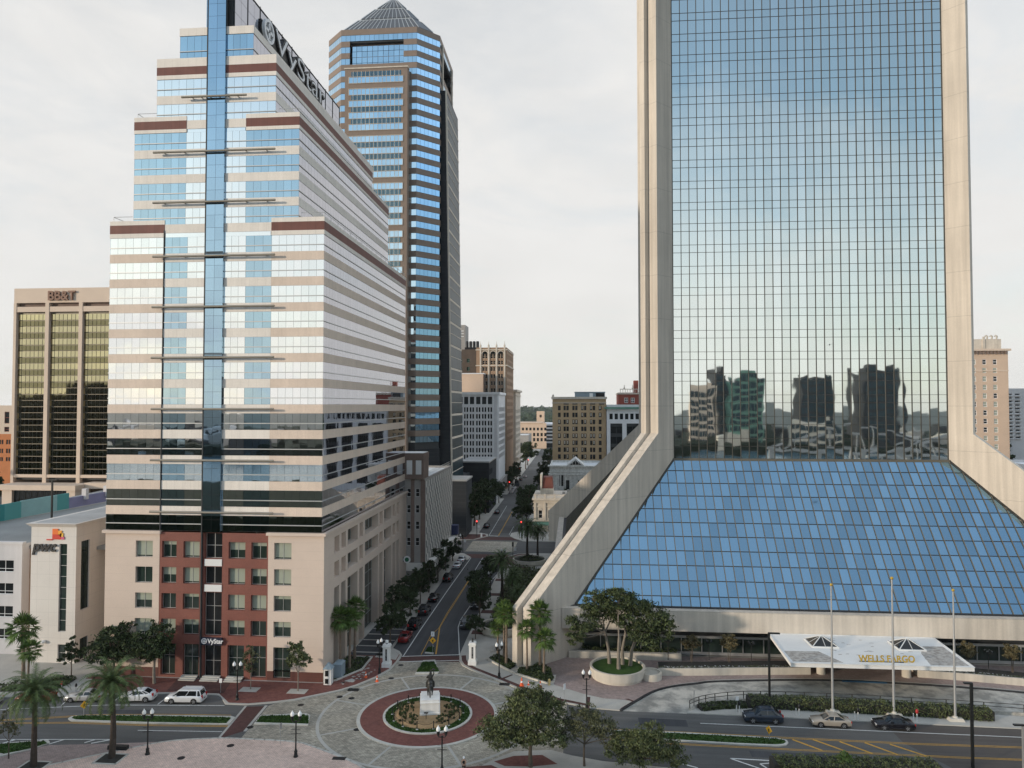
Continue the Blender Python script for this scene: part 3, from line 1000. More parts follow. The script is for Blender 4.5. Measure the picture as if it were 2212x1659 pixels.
# ================================================================ TALL OCTAGONAL TOWER (centre left)
def octagonal_tower():
    X0, X1, Y0, Y1, c = -80.6, -43.3, 220.0, 257.3, 6.3
    T = thing('skyscraper', 'tall octagonal brown banded skyscraper with dark stepped pyramid roof', 'skyscraper', (-62, 238.5, 0))

    def octo(e=0.0, notch=False):
        x0, x1, y0, y1, k = X0 - e, X1 + e, Y0 - e, Y1 + e, c + e * .4
        p = [(x0 + k, y0)]
        if notch:
            p += [(-71.45, y0), (-71.45, y0 + 1.6), (-53.9, y0 + 1.6), (-53.9, y0)]
        p += [(x1 - k, y0), (x1, y0 + k)]
        if notch:
            p += [(x1, 230), (x1 - 3.2, 230), (x1 - 3.2, 247), (x1, 247)]
        return p + [(x1, y1 - k), (x1 - k, y1), (x0 + k, y1), (x0, y1 - k), (x0, y0 + k)]
    fz = [43.17 + 3.775 * k for k in range(-4, 31)]
    for i, z in enumerate(fz):
        top = i == len(fz) - 1
        notch = 145.5 < z < 155
        m = M()
        m.prism(octo(0, notch), z + 1.95, (z + 3.775) if not top else 160.26)
        m.build('stone_band', 'brown_granite', T)
        g = M()
        q = octo(-.06, notch)
        n = len(q)
        for a in range(n):
            p0, p1 = Vector((*q[a], 0)), Vector((*q[(a + 1) % n], 0))
            if (p0.y > 230 and p1.y > 230):
                continue
            ln = (p1 - p0).length
            ang = math.atan2(p1.y - p0.y, p1.x - p0.x)
            if notch and abs(p0.y - p1.y) < .1 and p0.y > Y0 + .8:
                continue
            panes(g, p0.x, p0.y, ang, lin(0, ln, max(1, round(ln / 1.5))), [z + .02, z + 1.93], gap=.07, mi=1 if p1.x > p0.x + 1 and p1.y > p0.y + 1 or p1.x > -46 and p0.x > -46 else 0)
        g.build('window_band', ['g_boa', 'g_boa_sky'], T)
    m = M()
    m.prism(octo(-.35), 20, 145.5)
    m.prism(octo(-.35, True), 145.5, 156.0)
    m.prism(octo(-.35), 156.0, 160)
    m.build('structure_core', 'core', T)
    # recessed glass wall high on the front
    g = M()
    panes(g, -71.4, Y0 + 1.5, 0, lin(0, 17.5, 10), lin(146.2, 155.6, 5), gap=.12)
    g.build('recessed_glazing', 'g_boa', T)
    # shaft bays, front and street side
    bx0, bx1 = -72.0, -51.9
    m = M()
    m.box(bx0, bx1, 217.0, 221.0, 22, 145.9)
    m.build('front_bay', 'brown_granite', T)
    cp = M()
    cp.box(bx0 - .2, bx1 + .2, 216.8, 219, 145.9, 146.3)
    cp.build('bay_coping', 'lime', T)
    k = 0
    for i, z in enumerate(fz[:-4]):
        if z > 142.5:
            continue
        g = M()
        j = int(round((z - 43.17) / 3.775))
        us = lin(0, 17.4, 13)
        solid = (j % 4 == 1)
        panes(g, bx0 + 1.35, 216.93, 0, us, [z + .05, z + 1.95], gap=.14, mi=0)
        if not solid:
            panes(g, bx0 + 1.35 + us[1] * .5, 216.93, 0, us[:-1], [z + 2.05, z + 3.7], gap=.14, mi=1)
        for u in us[1:-1]:
            g.box(bx0 + 1.35 + u - .06, bx0 + 1.35 + u + .06, 216.84, 216.95, z - .05, z + (1.95 if solid else 3.775), 2)
        for zz in (z - .02, z + 1.98):
            g.box(bx0 + 1.3, bx0 + 1.35 + 17.45, 216.83, 216.95, zz - .07, zz + .07, 2)
        for xx in (bx0 + 1.3, bx0 + 18.75):
            g.box(xx - .08, xx + .08, 216.83, 216.95, z - .02, z + 1.98, 2)
        g.build('bay_windows', ['g_boa', 'g_boa_dark', 'lime'], T)
    m = M()
    m.hull([(-44, 228.2, 12), (-39.4, 228.2, 12), (-39.4, 252, 12), (-44, 252, 12)], [(-44, 228.2, 143), (-41.7, 228.2, 143), (-41.7, 252, 143), (-44, 252, 143)])
    m.build('street_bay', 'dark_box', T)
    for z in lin(14, 142.5, 17)[:-1]:
        g = M()
        bxx = lambda q: -39.4 - 2.3 * (q - 12) / 131
        for za, zb in ((z + .5, z + 3.95), (z + 4.05, z + 7.4)):
            for q in range(14):
                y0_, y1_ = 228.9 + q * 1.62, 230.4 + q * 1.62
                g.face([(bxx(za) + .06, y0_, za), (bxx(za) + .06, y1_, za), (bxx(zb) + .06, y1_, zb), (bxx(zb) + .06, y0_, zb)], 0)
        for zz, hh in ((z, .35), (z + 4, .1)):
            g.box(bxx(zz) - .3, bxx(zz) + .14, 228.3, 251.9, zz - hh, zz + hh, 1)
        g.build('side_bay_windows', ['dim_mirror_pane', 'lime'], T)
    m = M()
    m.hull([(-39.6, 227.95, 12), (-39.15, 227.95, 12), (-39.15, 228.6, 12), (-39.6, 228.6, 12)], [(-41.9, 227.95, 143.3), (-41.45, 227.95, 143.3), (-41.45, 228.6, 143.3), (-41.9, 228.6, 143.3)], 1)
    m.box(-43.3, -42.8, 229.2, 230, 143, 158.6, 1)
    m.box(-43.3, -42.8, 247, 247.8, 143, 158.6, 1)
    m.build('side_bay_frame', ['dark_box', 'lime'], T)
    m = M()
    m.prism(octo(0), 12, 26.0)
    m.box(-46, -38.5, 221, 262, 0, 15)
    m.build('base', 'dark_box', T)
    # stepped pyramid roof
    cx, cy = (X0 + X1) / 2, (Y0 + Y1) / 2
    rm = M()
    rb = M()

    def oc(h, k, z):
        return [(cx - h + k, cy - h, z), (cx + h - k, cy - h, z), (cx + h, cy - h + k, z), (cx + h, cy + h - k, z), (cx + h - k, cy + h, z), (cx - h + k, cy + h, z), (cx - h, cy + h - k, z), (cx - h, cy - h + k, z)]
    lv = [(16.2, 4.0, 160.26), (16.2, 4.0, 161.6), (11.6, 2.6, 167.0), (11.6, 2.6, 167.01), (10.6, 2.4, 167.02), (10.6, 2.4, 168.1), (6.4, 1.4, 173.4), (6.4, 1.4, 173.41), (5.4, 1.2, 173.42), (5.4, 1.2, 174.4), (1.2, .3, 179.5)]
    for a, b_ in zip(lv, lv[1:]):
        rm.hull(oc(*a), oc(*b_))
    rm.build('pyramid_roof', 'roof_metal', T)
    for a, b_, n in ((lv[0], lv[2], 16), (lv[4], lv[6], 11), (lv[8], lv[10], 6)):
        w0, w1 = a[0] - a[1], b_[0] - b_[1]
        wall_top = 1.34 if a is lv[0] else 1.08
        for i in range(n + 1):
            t = -1 + 2 * i / n
            for sgn in (0, 1):
                pts = [(t * w0, -a[0], a[2]), (t * w0, -a[0], a[2] + wall_top), (t * w1, -b_[0], b_[2])]
                if sgn:
                    pts = [(-y, x, z) for x, y, z in pts]
                pts = [Vector((cx + x, cy + y, z + .05)) for x, y, z in pts]
                rb.obox(pts[0], pts[1], .17, .17)
                rb.obox(pts[1], pts[2], .17, .17)
        for zz, h, k in ((b_[2], b_[0], b_[1]),):
            for sgn in (0, 1):
                q = [(-h + k, -h), (h - k, -h)]
                if sgn:
                    q = [(-y, x) for x, y in q]
                rb.obox((cx + q[0][0], cy + q[0][1], zz), (cx + q[1][0], cy + q[1][1], zz), .22, .22)
    rb.build('roof_ribs', 'alu', T)


octagonal_tower()


# ================================================================ MIRROR TOWER WITH FLARED CONCRETE FINS (right)
def mirror_tower():
    KX, KY, E_ = 16.07, 133.67, 68.53
    cx, cy = (KX + E_) / 2, 133.67 + (E_ - KX) / 2
    T = thing('mirror_tower', 'mirror glass tower with flared concrete corner fins above a sloped glass base tinted mirrored-sky blue', 'office tower', (cx, cy, 0))
    H = 152.0
    q2 = math.sqrt(.5)
    for i in range(4):
        d = Matrix.Rotation(R(90) * i, 3, 'Z') @ Vector((-q2, -q2, 0))
        r_ = Matrix.Rotation(R(90) * i, 3, 'Z') @ Vector((-q2, q2, 0))
        K = Vector((cx, cy, 0)) + Matrix.Rotation(R(90) * i, 3, 'Z') @ Vector((KX - cx, KY - cy, 0))
        m = M()

        pro = (0.0, -1.6, -1.6, 0.0)[i]
        if i == 3:
            K = K + Vector((3.8, 0, 0))

        def plate(r0, r1, ext, mi=0):
            far = 33.7 + ext + (3.6 if i == 3 else 0)
            prof = [(-2.6, 0), (far, 0), (far, 8.84), (3.0 + ext + pro, 34.85), (3.0 + ext + pro, H), (-2.6, H)]
            lo = [K + d * o + r_ * r0 + Vector((0, 0, z)) for o, z in prof]
            hi = [K + d * o + r_ * r1 + Vector((0, 0, z)) for o, z in prof]
            m.hull(lo, hi, mi)
        plate(-1.55, 0.28, 0.0)
        plate(0.40, 1.55, 1.04)
        plate(0.27, 0.41, -0.35)
        m.build('corner_fin', 'wconc', T)
    x0, x1 = 18.27, 66.33
    # vertical glazing: rows of tall and short panes on the four sides
    zl = []
    z = 32.4
    zl.append((30.15, 32.4))
    while z < H - 3:
        zl.append((z, z + 1.43))
        zl.append((z + 1.43, z + 3.97))
        z += 3.97
    us = lin(0, x1 - x0, 32)
    corners = [(x0, KY, 0), (E_, KY + 2.2, R(90)), (x1, KY + E_ - KX, R(180)), (KX + 4.4, KY + E_ - KX - 2.2, R(-90))]
    for (xx, yy, an) in corners:
        full = an == 0
        for za, zb in (zl if full else [(30.15, 70.0), (70, 110), (110, H - 2)]):
            m = M()
            panes(m, xx, yy, an, us if full else lin(0, x1 - x0, 16), [za, zb], gap=.05)
            m.build('glass_row', 'g_wells', T)
    m = M()
    for u in us[0:]:
        m.box(x0 + u - .055, x0 + u + .055, KY - .14, KY + .02, 30.1, H - 2)
    for za, zb in zl:
        m.box(x0, x1, KY - .055, KY + .02, za - .035, za + .035)
    m.build('front_mullions', 'dk_bronze', T)
    m = M()
    for u in lin(0, x1 - x0, 32):
        m.box(KX + 4.24, KX + 4.42, KY + 2.2 + u - .07, KY + 2.2 + u + .07, 30.1, H - 2)
    m.build('side_mullions', 'dk_bronze', T)
    m = M()
    m.box(KX + 4.7, E_ - .3, KY + .3, KY + E_ - KX - .3, 20, H - 1)
    m.build('structure_core', 'core', T)
    m = M()
    m.box(KX - .1, KX + 4.69, KY + 3.5, KY + E_ - KX - 1, 29.4, 30.1)
    m.build('side_ledge', 'wconc', T)
    # sloped base glazing (front and street side)
    ZB, ZT, YB_, YT = 8.1, 30.08, 115.41, 133.62
    nrow = 10.65
    sl = Vector((0, YT - YB_, ZT - ZB))
    nrm = Vector((0, -(ZT - ZB), YT - YB_)).normalized()

    def edge(t):        # left and right ends of the slope at height fraction t
        y = YB_ + (YT - YB_) * t
        return (y - 115.41, 2 * cx - (y - 115.41))
    cuts = [1 - i / nrow for i in range(11)] + [0.0]
    rot = {0: Matrix.Identity(3), 3: Matrix.Rotation(R(-90), 3, 'Z')}
    cen = Vector((cx, cy, 0))
    for side in (0, 3):
        for tb, ta in zip(cuts, cuts[1:]):
            m = M()
            ks = [18.27 - 1.502 * 60 + 1.502 * j for j in range(0, 140)]
            la, ra = edge(ta)
            lb, rb_ = edge(tb)
            for k0, k1 in zip(ks, ks[1:]):
                pts = []
                a0, a1 = max(k0, la), min(k1, ra)
                b0, b1 = max(k0, lb), min(k1, rb_)
                if a1 <= a0:
                    continue
                pa = lambda x, t: Vector((x, YB_ + (YT - YB_) * t, ZB + (ZT - ZB) * t))
                if b1 > b0:
                    pts = [pa(a0, ta), pa(a1, ta), pa(b1, tb), pa(b0, tb)]
                elif k1 <= lb or k0 < lb:
                    tt = ta + (tb - ta) * (a1 - la) / (lb - la)
                    pts = [pa(a0, ta), pa(a1, ta), pa(a1, min(tt, tb))]
                else:
                    tt = ta + (tb - ta) * (ra - a0) / (ra - rb_)
                    pts = [pa(a0, ta), pa(a1, ta), pa(a0, min(tt, tb))]
                pc = sum(pts, Vector()) / len(pts)
                pts = [p + (pc - p).normalized() * .03 for p in pts]
                m.face([rot[side] @ (p - cen) + cen for p in pts])
            m.build('sloped_glass_row', 'g_slope', T)
        m = M()
        tr = lambda p: rot[side] @ (p - cen) + cen
        for j in range(0, 140):
            x = 18.27 - 1.502 * 60 + 1.502 * j
            if not (0.1 < x < 2 * cx - .1):
                continue
            tmax = 1.0
            if x < 18.27:
                tmax = x / (YT - YB_)
            if x > 66.4:
                tmax = (2 * cx - x) / (YT - YB_)
            a = Vector((x, YB_, ZB)) + nrm * .06
            b = Vector((x, YB_, ZB)) + sl * min(1, tmax) + nrm * .06
            m.obox(tr(a), tr(b), .11, .16, 0, tr(nrm + cen) - tr(cen))
        for t in cuts:
            l_, r2 = edge(t)
            a = Vector((l_, YB_, ZB)) + Vector((0, sl.y * t, sl.z * t)) + nrm * .03
            b = Vector((r2, a.y, a.z))
            m.obox(tr(a), tr(b), .10, .08, 1, tr(nrm + cen) - tr(cen))
        for k in (0, 1):
            a = Vector((edge(0)[k], YB_, ZB)) + nrm * .05
            b = Vector((edge(1)[k], YB_, ZB)) + sl + nrm * .05
            m.obox(tr(a), tr(b), .45, .2, 1, tr(nrm + cen) - tr(cen))
        m.build('sloped_mullions', ['bronze_metal', 'dk_bronze'], T)
        m = M()
        ins = nrm * -.35
        f = [Vector((edge(0)[0], YB_, ZB)) + ins, Vector((edge(0)[1], YB_, ZB)) + ins, Vector((edge(1)[1], YT, ZT)) + ins, Vector((edge(1)[0], YT, ZT)) + ins]
        m.face([tr(p) for p in f])
        m.build('sloped_backing', 'core', T)
    m = M()
    m.box(18.0, 66.6, KY - .35, KY - .02, 29.75, 30.15)
    m.build('transom', 'bronze_metal', T)
    # concrete fascia with gutter, recessed shop front below
    for side in (0, 3):
        m = M()
        tr = lambda p: rot[side] @ (Vector(p) - cen) + cen
        bx = lambda x0_, x1_, y0_, y1_, z0_, z1_, mi=0: m.hull([tr((a, b, z0_)) for a, b in ((x0_, y0_), (x1_, y0_), (x1_, y1_), (x0_, y1_))],
                                                               [tr((a, b, z1_)) for a, b in ((x0_, y0_), (x1_, y0_), (x1_, y1_), (x0_, y1_))], mi)
        bx(-2.1, 86.7, 113.2, 114.6, 4.93, 8.05, 0)
        bx(-1.2, 85.8, 114.6, 117.5, 4.93, 7.7, 0)
        bx(-0.6, 85.2, 114.61, 115.3, 7.7, 8.1, 1)
        m.build('fascia', ['wconc', 'kerb_dark'], T)
    m = M()
    m.box(.7, 84, 116.4, 116.7, 2.95, 3.3, 0)
    m.box(.7, 84, 116.5, 116.9, .3, .75, 0)
    for x in lin(.9, 83.8, 26):
        m.box(x - .06, x + .06, 116.35, 116.5, .75, 2.95, 0)
    m.face([(.7, 116.6, .7), (84, 116.6, .7), (84, 116.6, 3.0), (.7, 116.6, 3.0)], 1)
    m.face([(.7, 117.3, 3.2), (84, 117.3, 3.2), (84, 117.3, 4.95), (.7, 117.3, 4.95)], 2)
    m.build('shop_front', ['alu', 'pane_green', 'core'], T)
    m = M()
    wall(m, 1.2, 117.6, 0, 82, 0, 5, [], .2, 0)
    m.build('recess_wall', 'core', T)
    return T


mirror_tower()


# ================================================================ OTHER BUILDINGS
def shell(T, x0, x1, y0, y1, z1, m_wall, front=(), right=(), left=(), depth=.3, z0=0.0, parapet=.9, m_roof='roof', name='wall'):
    m = M()
    wall(m, x0, y0, 0, x1 - x0, z0, z1, list(front), depth)
    wall(m, x1, y0, R(90), y1 - y0, z0, z1, list(right), depth)
    wall(m, x1, y1, R(180), x1 - x0, z0, z1, [], depth)
    wall(m, x0, y1, R(-90), y1 - y0, z0, z1, list(left), depth)
    for a in (((x0, y0), (x1, y0), (x1, y0 + .4), (x0, y0 + .4)), ((x0, y1 - .4), (x1, y1 - .4), (x1, y1), (x0, y1)),
              ((x0, y0 + .4), (x0 + .4, y0 + .4), (x0 + .4, y1 - .4), (x0, y1 - .4)), ((x1 - .4, y0 + .4), (x1, y0 + .4), (x1, y1 - .4), (x1 - .4, y1 - .4))):
        m.face([(p[0], p[1], z1) for p in a])
    for a, b in (((x0 + .4, y0 + .4), (x1 - .4, y0 + .4)), ((x1 - .4, y0 + .4), (x1 - .4, y1 - .4)), ((x1 - .4, y1 - .4), (x0 + .4, y1 - .4)), ((x0 + .4, y1 - .4), (x0 + .4, y0 + .4))):
        m.face([(*b, z1 - parapet), (*a, z1 - parapet), (*a, z1), (*b, z1)])
    m.build(name, m_wall, T)
    r_ = M()
    r_.face([(x0 + .4, y0 + .4, z1 - parapet), (x1 - .4, y0 + .4, z1 - parapet), (x1 - .4, y1 - .4, z1 - parapet), (x0 + .4, y1 - .4, z1 - parapet)])
    r_.build('roof', m_roof, T)


def grid(us, zs):
    return [(a, b, c, d) for a, b in us for c, d in zs]


def back_box(T, x0, x1, y0, y1, z0, z1, m_='core', name='interior'):
    m = M()
    m.box(x0, x1, y0, y1, z0, z1)
    m.build(name, m_, T)


# --- slim office block with white fins, behind the stepped tower
T = thing('finned_office', 'brown brick and grey office block with white fins and white roof behind the stepped tower', 'office building', (-38, 168, 0))
X0, X1, Y0, Y1, Z = -48, -32.2, 151.9, 185.4, 24.0
fr = grid([(11.95, 12.8), (13.85, 14.7)], [(20.15, 21.9), (16.65, 18.4), (13.15, 14.9), (9.65, 11.4)])
shell(T, X0, X1, Y0, Y1, Z, 'grey_stone', fr, depth=.15, parapet=.5, m_roof='roof_white')
wall_windows(T, X0, Y0, 0, fr, .12, nv=1, nh=2, t=.07, frame='white_frame')
m = M()
for a, b in ((12.85, 13.6), (15.0, 15.83)):
    m.box(X0 + a, X0 + b, Y0 - .12, Y0 - .003, 6.1, 23.9)
m.box(X1 - .02, X1 + .12, Y0 - .1, Y1, 5.6, 23.6)
m.build('brick_pier', 'brown_brick', T)
zr = lin(6.1, 23.4, 12)
m = M()
g = M()
for i in range(24):
    y = Y0 + .62 + i * 1.37
    for j in range(12):
        if (i + j) % 2:
            m.box(X1 + .125, X1 + .17, y + .1, y + 1.27, zr[j] + .08, zr[j + 1] - .08)
        else:
            g.box(X1 + .125, X1 + .145, y + .1, y + 1.27, zr[j] + .12, zr[j + 1] - .12)
for i in range(25):
    y = Y0 + .62 + i * 1.37
    m.box(X1 + .125, X1 + .26, y - .08, y + .08, 6.0, 23.7)
m.build('white_fins', 'white_fin', T)
g.build('side_windows', 'pane', T)
m = M()
m.box(X0 + 8, X1 + 1.7, Y0 - .5, Y1 + .6, 4.35, 6.0)
m.build('canopy', 'white_fin', T)
m = M()
m.box(-43, -32.35, Y0 - 1.0 + .5, Y0 + 5.0, 24.0, 29.3)
m.box(-43.1, -32.3, Y0 - .6, Y0 + 5.1, 28.2, 29.5, 1)
m.build('roof_penthouse', ['brown_brick', 'brown_brick'], T)
m = M()
m.box(-43, -32.5, Y0 - .4, Y0 + 4.9, 29.5, 29.6)
for x in (-36.0, -34.0):
    m.box(x, x + 1.2, Y0 - .62, Y0 - .5, 25, 28)
m.build('white_louver', 'roof_white', T)
m = M()
for i in range(26):
    y = Y0 + .4 + i * 1.27
    m.box(X1 - .33, X1 - .29, y, y + .04, 24, 25.1)
for z in (24.55, 25.08):
    m.box(X1 - .34, X1 - .28, Y0 + .4, Y1 - .5, z, z + .05)
m.build('roof_rail', 'alu', T)
m = M()
m.face([(X1 - 2.2, Y0 - .03, 0), (X1, Y0 - .03, 0), (X1, Y0 - .03, 4.3), (X1 - 2.2, Y0 - .03, 4.3)])
m.face([(X1 + .03, Y0, 0), (X1 + .03, Y1, 0), (X1 + .03, Y1, 4.3), (X1 + .03, Y0, 4.3)])
m.build('shop_glass', 'pane', T)
m = M()
m.box(X1 + .15, X1 + 1.9, Y1 - 1.2, Y1 + .8, 6.2, 8.6)
m.build('corner_sign', 'navy_awning', T)

# --- dark low boxes along the street past the crossing
for nm, lab, b_, rf in (('dark_annex', 'dark grey clad annex with pale blue flat roof at the foot of the skyscraper', (-41, -32.6, 214, 226, 17.3), 'roof'),
                        ('dark_pavilion', 'taller dark clad pavilion box between skyscraper base and white gridded office', (-42, -31.4, 262, 286, 19.0), 'roof')):
    T = thing(nm, lab, 'low building', (b_[0], b_[2], 0))
    ho = grid([(k * 1.7 + .5, k * 1.7 + 1.7) for k in range(6)], [(2 + 4 * k, 4 + 4 * k) for k in range(4)]) if nm == 'dark_pavilion' else []
    shell(T, *b_, 'dark_box', (), ho, m_roof=rf, parapet=.4)
    wall_windows(T, b_[1], b_[2], R(90), ho, .2, t=.05, frame='dk_bronze')
    m = M()
    m.box(b_[0] - .15, b_[1] + .15, b_[2] - .15, b_[3] + .15, b_[4] - .45, b_[4] + .05)
    m.build('roof_edge', 'alu', T)

# --- white gridded office
T = thing('gridded_office', 'white gridded concrete office of eight window rows with dark top storey openings', 'office building', (-44, 314, 0))
X0, X1, Y0, Y1, Z = -58, -31.95, 300, 327.5, 45.0
rw = [(38.9 - 4.1 * .735 * k * 1.0, 0) for k in range(0)]
rows = [(36.9 - 2.86 * k, 38.85 - 2.86 * k) for k in range(8)]
us = []
for b0 in (1.2, 3.7, 6.2, 8.7, 11.1, 13.6, 16.3, 18.8, 21.3):
    us += [(b0 + .15, b0 + .85), (b0 + 1.25, b0 + 1.95)]
fr = grid(us, rows)
top = grid([(b0, b0 + 2.0) for b0 in (1.2, 3.7, 6.2, 8.7, 11.1, 13.6, 16.3, 18.8, 21.3)], [(40.2, 43.3), (8.5, 13.8)])
rt = grid([(1.5 + 4.2 * k, 4.6 + 4.2 * k) for k in range(6)], rows[::1])
shell(T, X0, X1, Y0, Y1, Z, 'white_frame', fr + top, [(a, b, c + .1, d) for a, b, c, d in rt], depth=.45)
back_box(T, X0 + .6, X1 - .6, Y0 + .5, Y1 - .6, 0, Z - 1.5)
m = M()
for b0 in (0, 3.45, 5.95, 8.45, 10.9, 13.35, 16.05, 18.55, 21.05, 23.4, 25.3):
    m.box(X0 + b0, X0 + b0 + .45, Y0 - .35, Y0 - .003, 8, 44.2)
for k in range(7):
    m.box(X1 + .003, X1 + .14, Y0 + 4.2 * k + .2, Y0 + 4.2 * k + 1.3, 7, 44.2)
m.box(X0 - .3, X1 + .5, Y0 - .5, Y1 + .2, 44.2, 45.3)
m.build('pilasters', 'white_frame', T)
for i, h in enumerate(fr):
    if h[0] > 8 and i % 1 == 0:
        window(T, X0 + h[0], Y0, 0, h[1] - h[0], h[3] - h[2], h[2], .4, t=.06, frame='steel_dark')
m = M()
m.box(X0 - 1, X1 + 1, Y0 - 1, Y1 + 1, 4.5, 8.0)
m.build('podium_band', 'grey_stone', T)

# --- beige windowless box behind it
T = thing('windowless_block', 'plain beige windowless block with white coping above the white gridded office', 'building', (-50, 335, 0))
shell(T, -62, -42.2, 329, 335, 54.2, 'peach_wall', m_roof='roof')
m = M()
m.box(-62.2, -41.9, 328.7, 335.2, 54.2, 54.7)
m.box(-42.15, -41.95, 328.8, 335.2, 40, 54.2, 1)
m.build('coping', ['white_frame', 'dark_brickwall'], T)

# --- tall tan brick tower with arched top
T = thing('brick_tower', 'tall tan brick tower with arched top windows and corner finials lit by low sun', 'office tower', (-40, 355, 0))
X0, X1, Y0, Y1, Z = -46.6, -32.0, 337, 374, 67.2
ub = [(3.0, 4.1), (4.3, 5.4), (6.85, 7.95), (8.15, 9.25), (10.5, 11.6), (11.8, 12.9)]
rows = [(62.0, 64.2), (59.2, 61.0)] + [(56.0 - 3.35 * k, 57.9 - 3.35 * k) for k in range(12)]
fr = grid(ub, rows)
rt = grid([(2.5 + 4.6 * k, 4.3 + 4.6 * k) for k in range(7)], rows[:13])
shell(T, X0, X1, Y0, Y1, Z, 'orange_brick', fr, rt, depth=.35)
wall_windows(T, X0, Y0, 0, fr, .3, nh=2, t=.12, frame='lime')
m = M()
for h in rt:
    m.face([(X1 - .33, Y0 + h[0], h[2]), (X1 - .33, Y0 + h[1], h[2]), (X1 - .33, Y0 + h[1], h[3]), (X1 - .33, Y0 + h[0], h[3])])
m.build('side_windows', 'pane', T)
m = M()
for b0 in (1.7, 5.6, 9.35, 13.2):
    m.box(X0 + b0, X0 + b0 + .75, Y0 - .4, Y0 - .003, 12, 67.6)
    m.lathe(X0 + b0 + .37, Y0 - .1, [(.5, 67.6), (.45, 68.4), (.15, 68.8), (.05, 70.2)], 6)
for z in (58.35, 65.9):
    m.box(X0 - .3, X1 + .35, Y0 - .3, Y1, z, z + .5)
for c in (4.2, 8.05, 11.7):
    for k in range(8):
        a0, a1 = math.pi * k / 8, math.pi * (k + 1) / 8
        q = lambda r_, t, y: (X0 + c + r_ * math.cos(t), y, 64.1 + r_ * math.sin(t))
        m.hull([q(1.3, a0, Y0 - .25), q(1.65, a0, Y0 - .25), q(1.65, a1, Y0 - .25), q(1.3, a1, Y0 - .25)], [q(1.3, a0, Y0 - .02), q(1.65, a0, Y0 - .02), q(1.65, a1, Y0 - .02), q(1.3, a1, Y0 - .02)])
m.build('stone_trim', 'lime', T)
m = M()
for c in (4.2, 8.05, 11.7):
    m.hull([(X0 + c + 1.28 * math.cos(math.pi * k / 8), Y0 - .06, 64.15 + 1.28 * math.sin(math.pi * k / 8)) for k in range(9)],
           [(X0 + c + 1.28 * math.cos(math.pi * k / 8), Y0 - .01, 64.15 + 1.28 * math.sin(math.pi * k / 8)) for k in range(9)])
m.build('arch_light', 'pane', T)
T = thing('dark_brick_wing', 'dark brown brick block with rooftop plant, left of the tan brick tower', 'building', (-55, 350, 0))
fr = grid([(9.6, 11.0), (13.2, 14.6)], [(60.2 - 4 * k, 62 - 4 * k) for k in range(4)])
shell(T, -64.5, -46.7, 337.8, 372, 66.4, 'dark_brickwall', fr)
wall_windows(T, -64.5, 337.8, 0, fr, .25, nv=2, nh=2, t=.1, frame='copper')
m = M()
for k in range(4):
    m.lathe(-51.6 + 1.7 * k, 341, [(.75, 66), (.75, 70.2), (.6, 70.6)], 8)
m.box(-52.6, -46.9, 340, 344, 66, 67.6)
m.build('rooftop_plant', 'steel_dark', T)

# --- slim tan tower with cornice
T = thing('cornice_tower', 'slim pale tan tower with projecting cornice beyond the tan brick tower', 'building', (-36, 400, 0))
fr = grid([(10.2, 11.2), (12.4, 13.4)], [(8 + 3.4 * k, 10 + 3.4 * k) for k in range(10)])
rt = grid([(1.5 + 3.2 * k, 3.0 + 3.2 * k) for k in range(10)], [(8 + 3.4 * k, 10 + 3.4 * k) for k in range(9)])
shell(T, -47, -31.9, 388, 422, 48, 'lime', [], rt)
m = M()
for h in rt:
    m.face([(-32.15, 388 + h[0], h[2]), (-32.15, 388 + h[1], h[2]), (-32.15, 388 + h[1], h[3]), (-32.15, 388 + h[0], h[3])])
m.build('side_windows', 'pane', T)
m = M()
m.box(-48, -31.0, 387, 423, 47, 48.2)
m.box(-47.4, -31.5, 387.5, 422.5, 44.8, 45.3)
m.box(-47.2, -30.4, 387.8, 422.2, 10.5, 11.3)
m.build('cornice', 'lime', T)
T = thing('narrow_sign_tower', 'narrow grey tower edge with white sign peeping out behind the skyscraper', 'building', (-60, 380, 0))
shell(T, -75, -58.6, 380, 392, 83, 'grey_stone')
text('E', 5.0, .1, 'sign_white', T, (-61.6, 379.8, 76.5), FRONT)

# --- far end of the street
T = thing('pink_hall', 'low peach stucco hall with white roof deck at the end of the street', 'building', (-45, 650, 0))
fr = grid([(8 + 3.4 * k, 10 + 3.4 * k) for k in range(10)], [(11.2, 14.2), (6.6, 9.6), (16.5, 19)])
shell(T, -66, -30, 650, 690, 23.2, 'peach_wall', fr, m_roof='roof_white')
m = M()
for h in fr:
    m.face([(-66 + h[0], 650.25, h[2]), (-66 + h[1], 650.25, h[2]), (-66 + h[1], 650.25, h[3]), (-66 + h[0], 650.25, h[3])])
m.build('front_windows', 'pane', T)
m = M()
m.box(-66.5, -29.5, 649.3, 690, 23.0, 23.6)
m.build('cornice', 'peach_wall', T)
T = thing('parking_garage', 'pale parking garage with open decks and a stair tower at the street end', 'parking garage', (-25, 690, 0))
shell(T, -37, -29.6, 700, 712, 33.5, 'peach_wall', [(3, 5, 27.5, 30)])
m = M()
for k in range(6):
    m.box(-29.5, -12, 668, 730, 4 + 3.3 * k, 5.5 + 3.3 * k)
m.build('deck_slab', 'white_frame', T)
back_box(T, -29, -12.8, 670, 729, 0, 20)
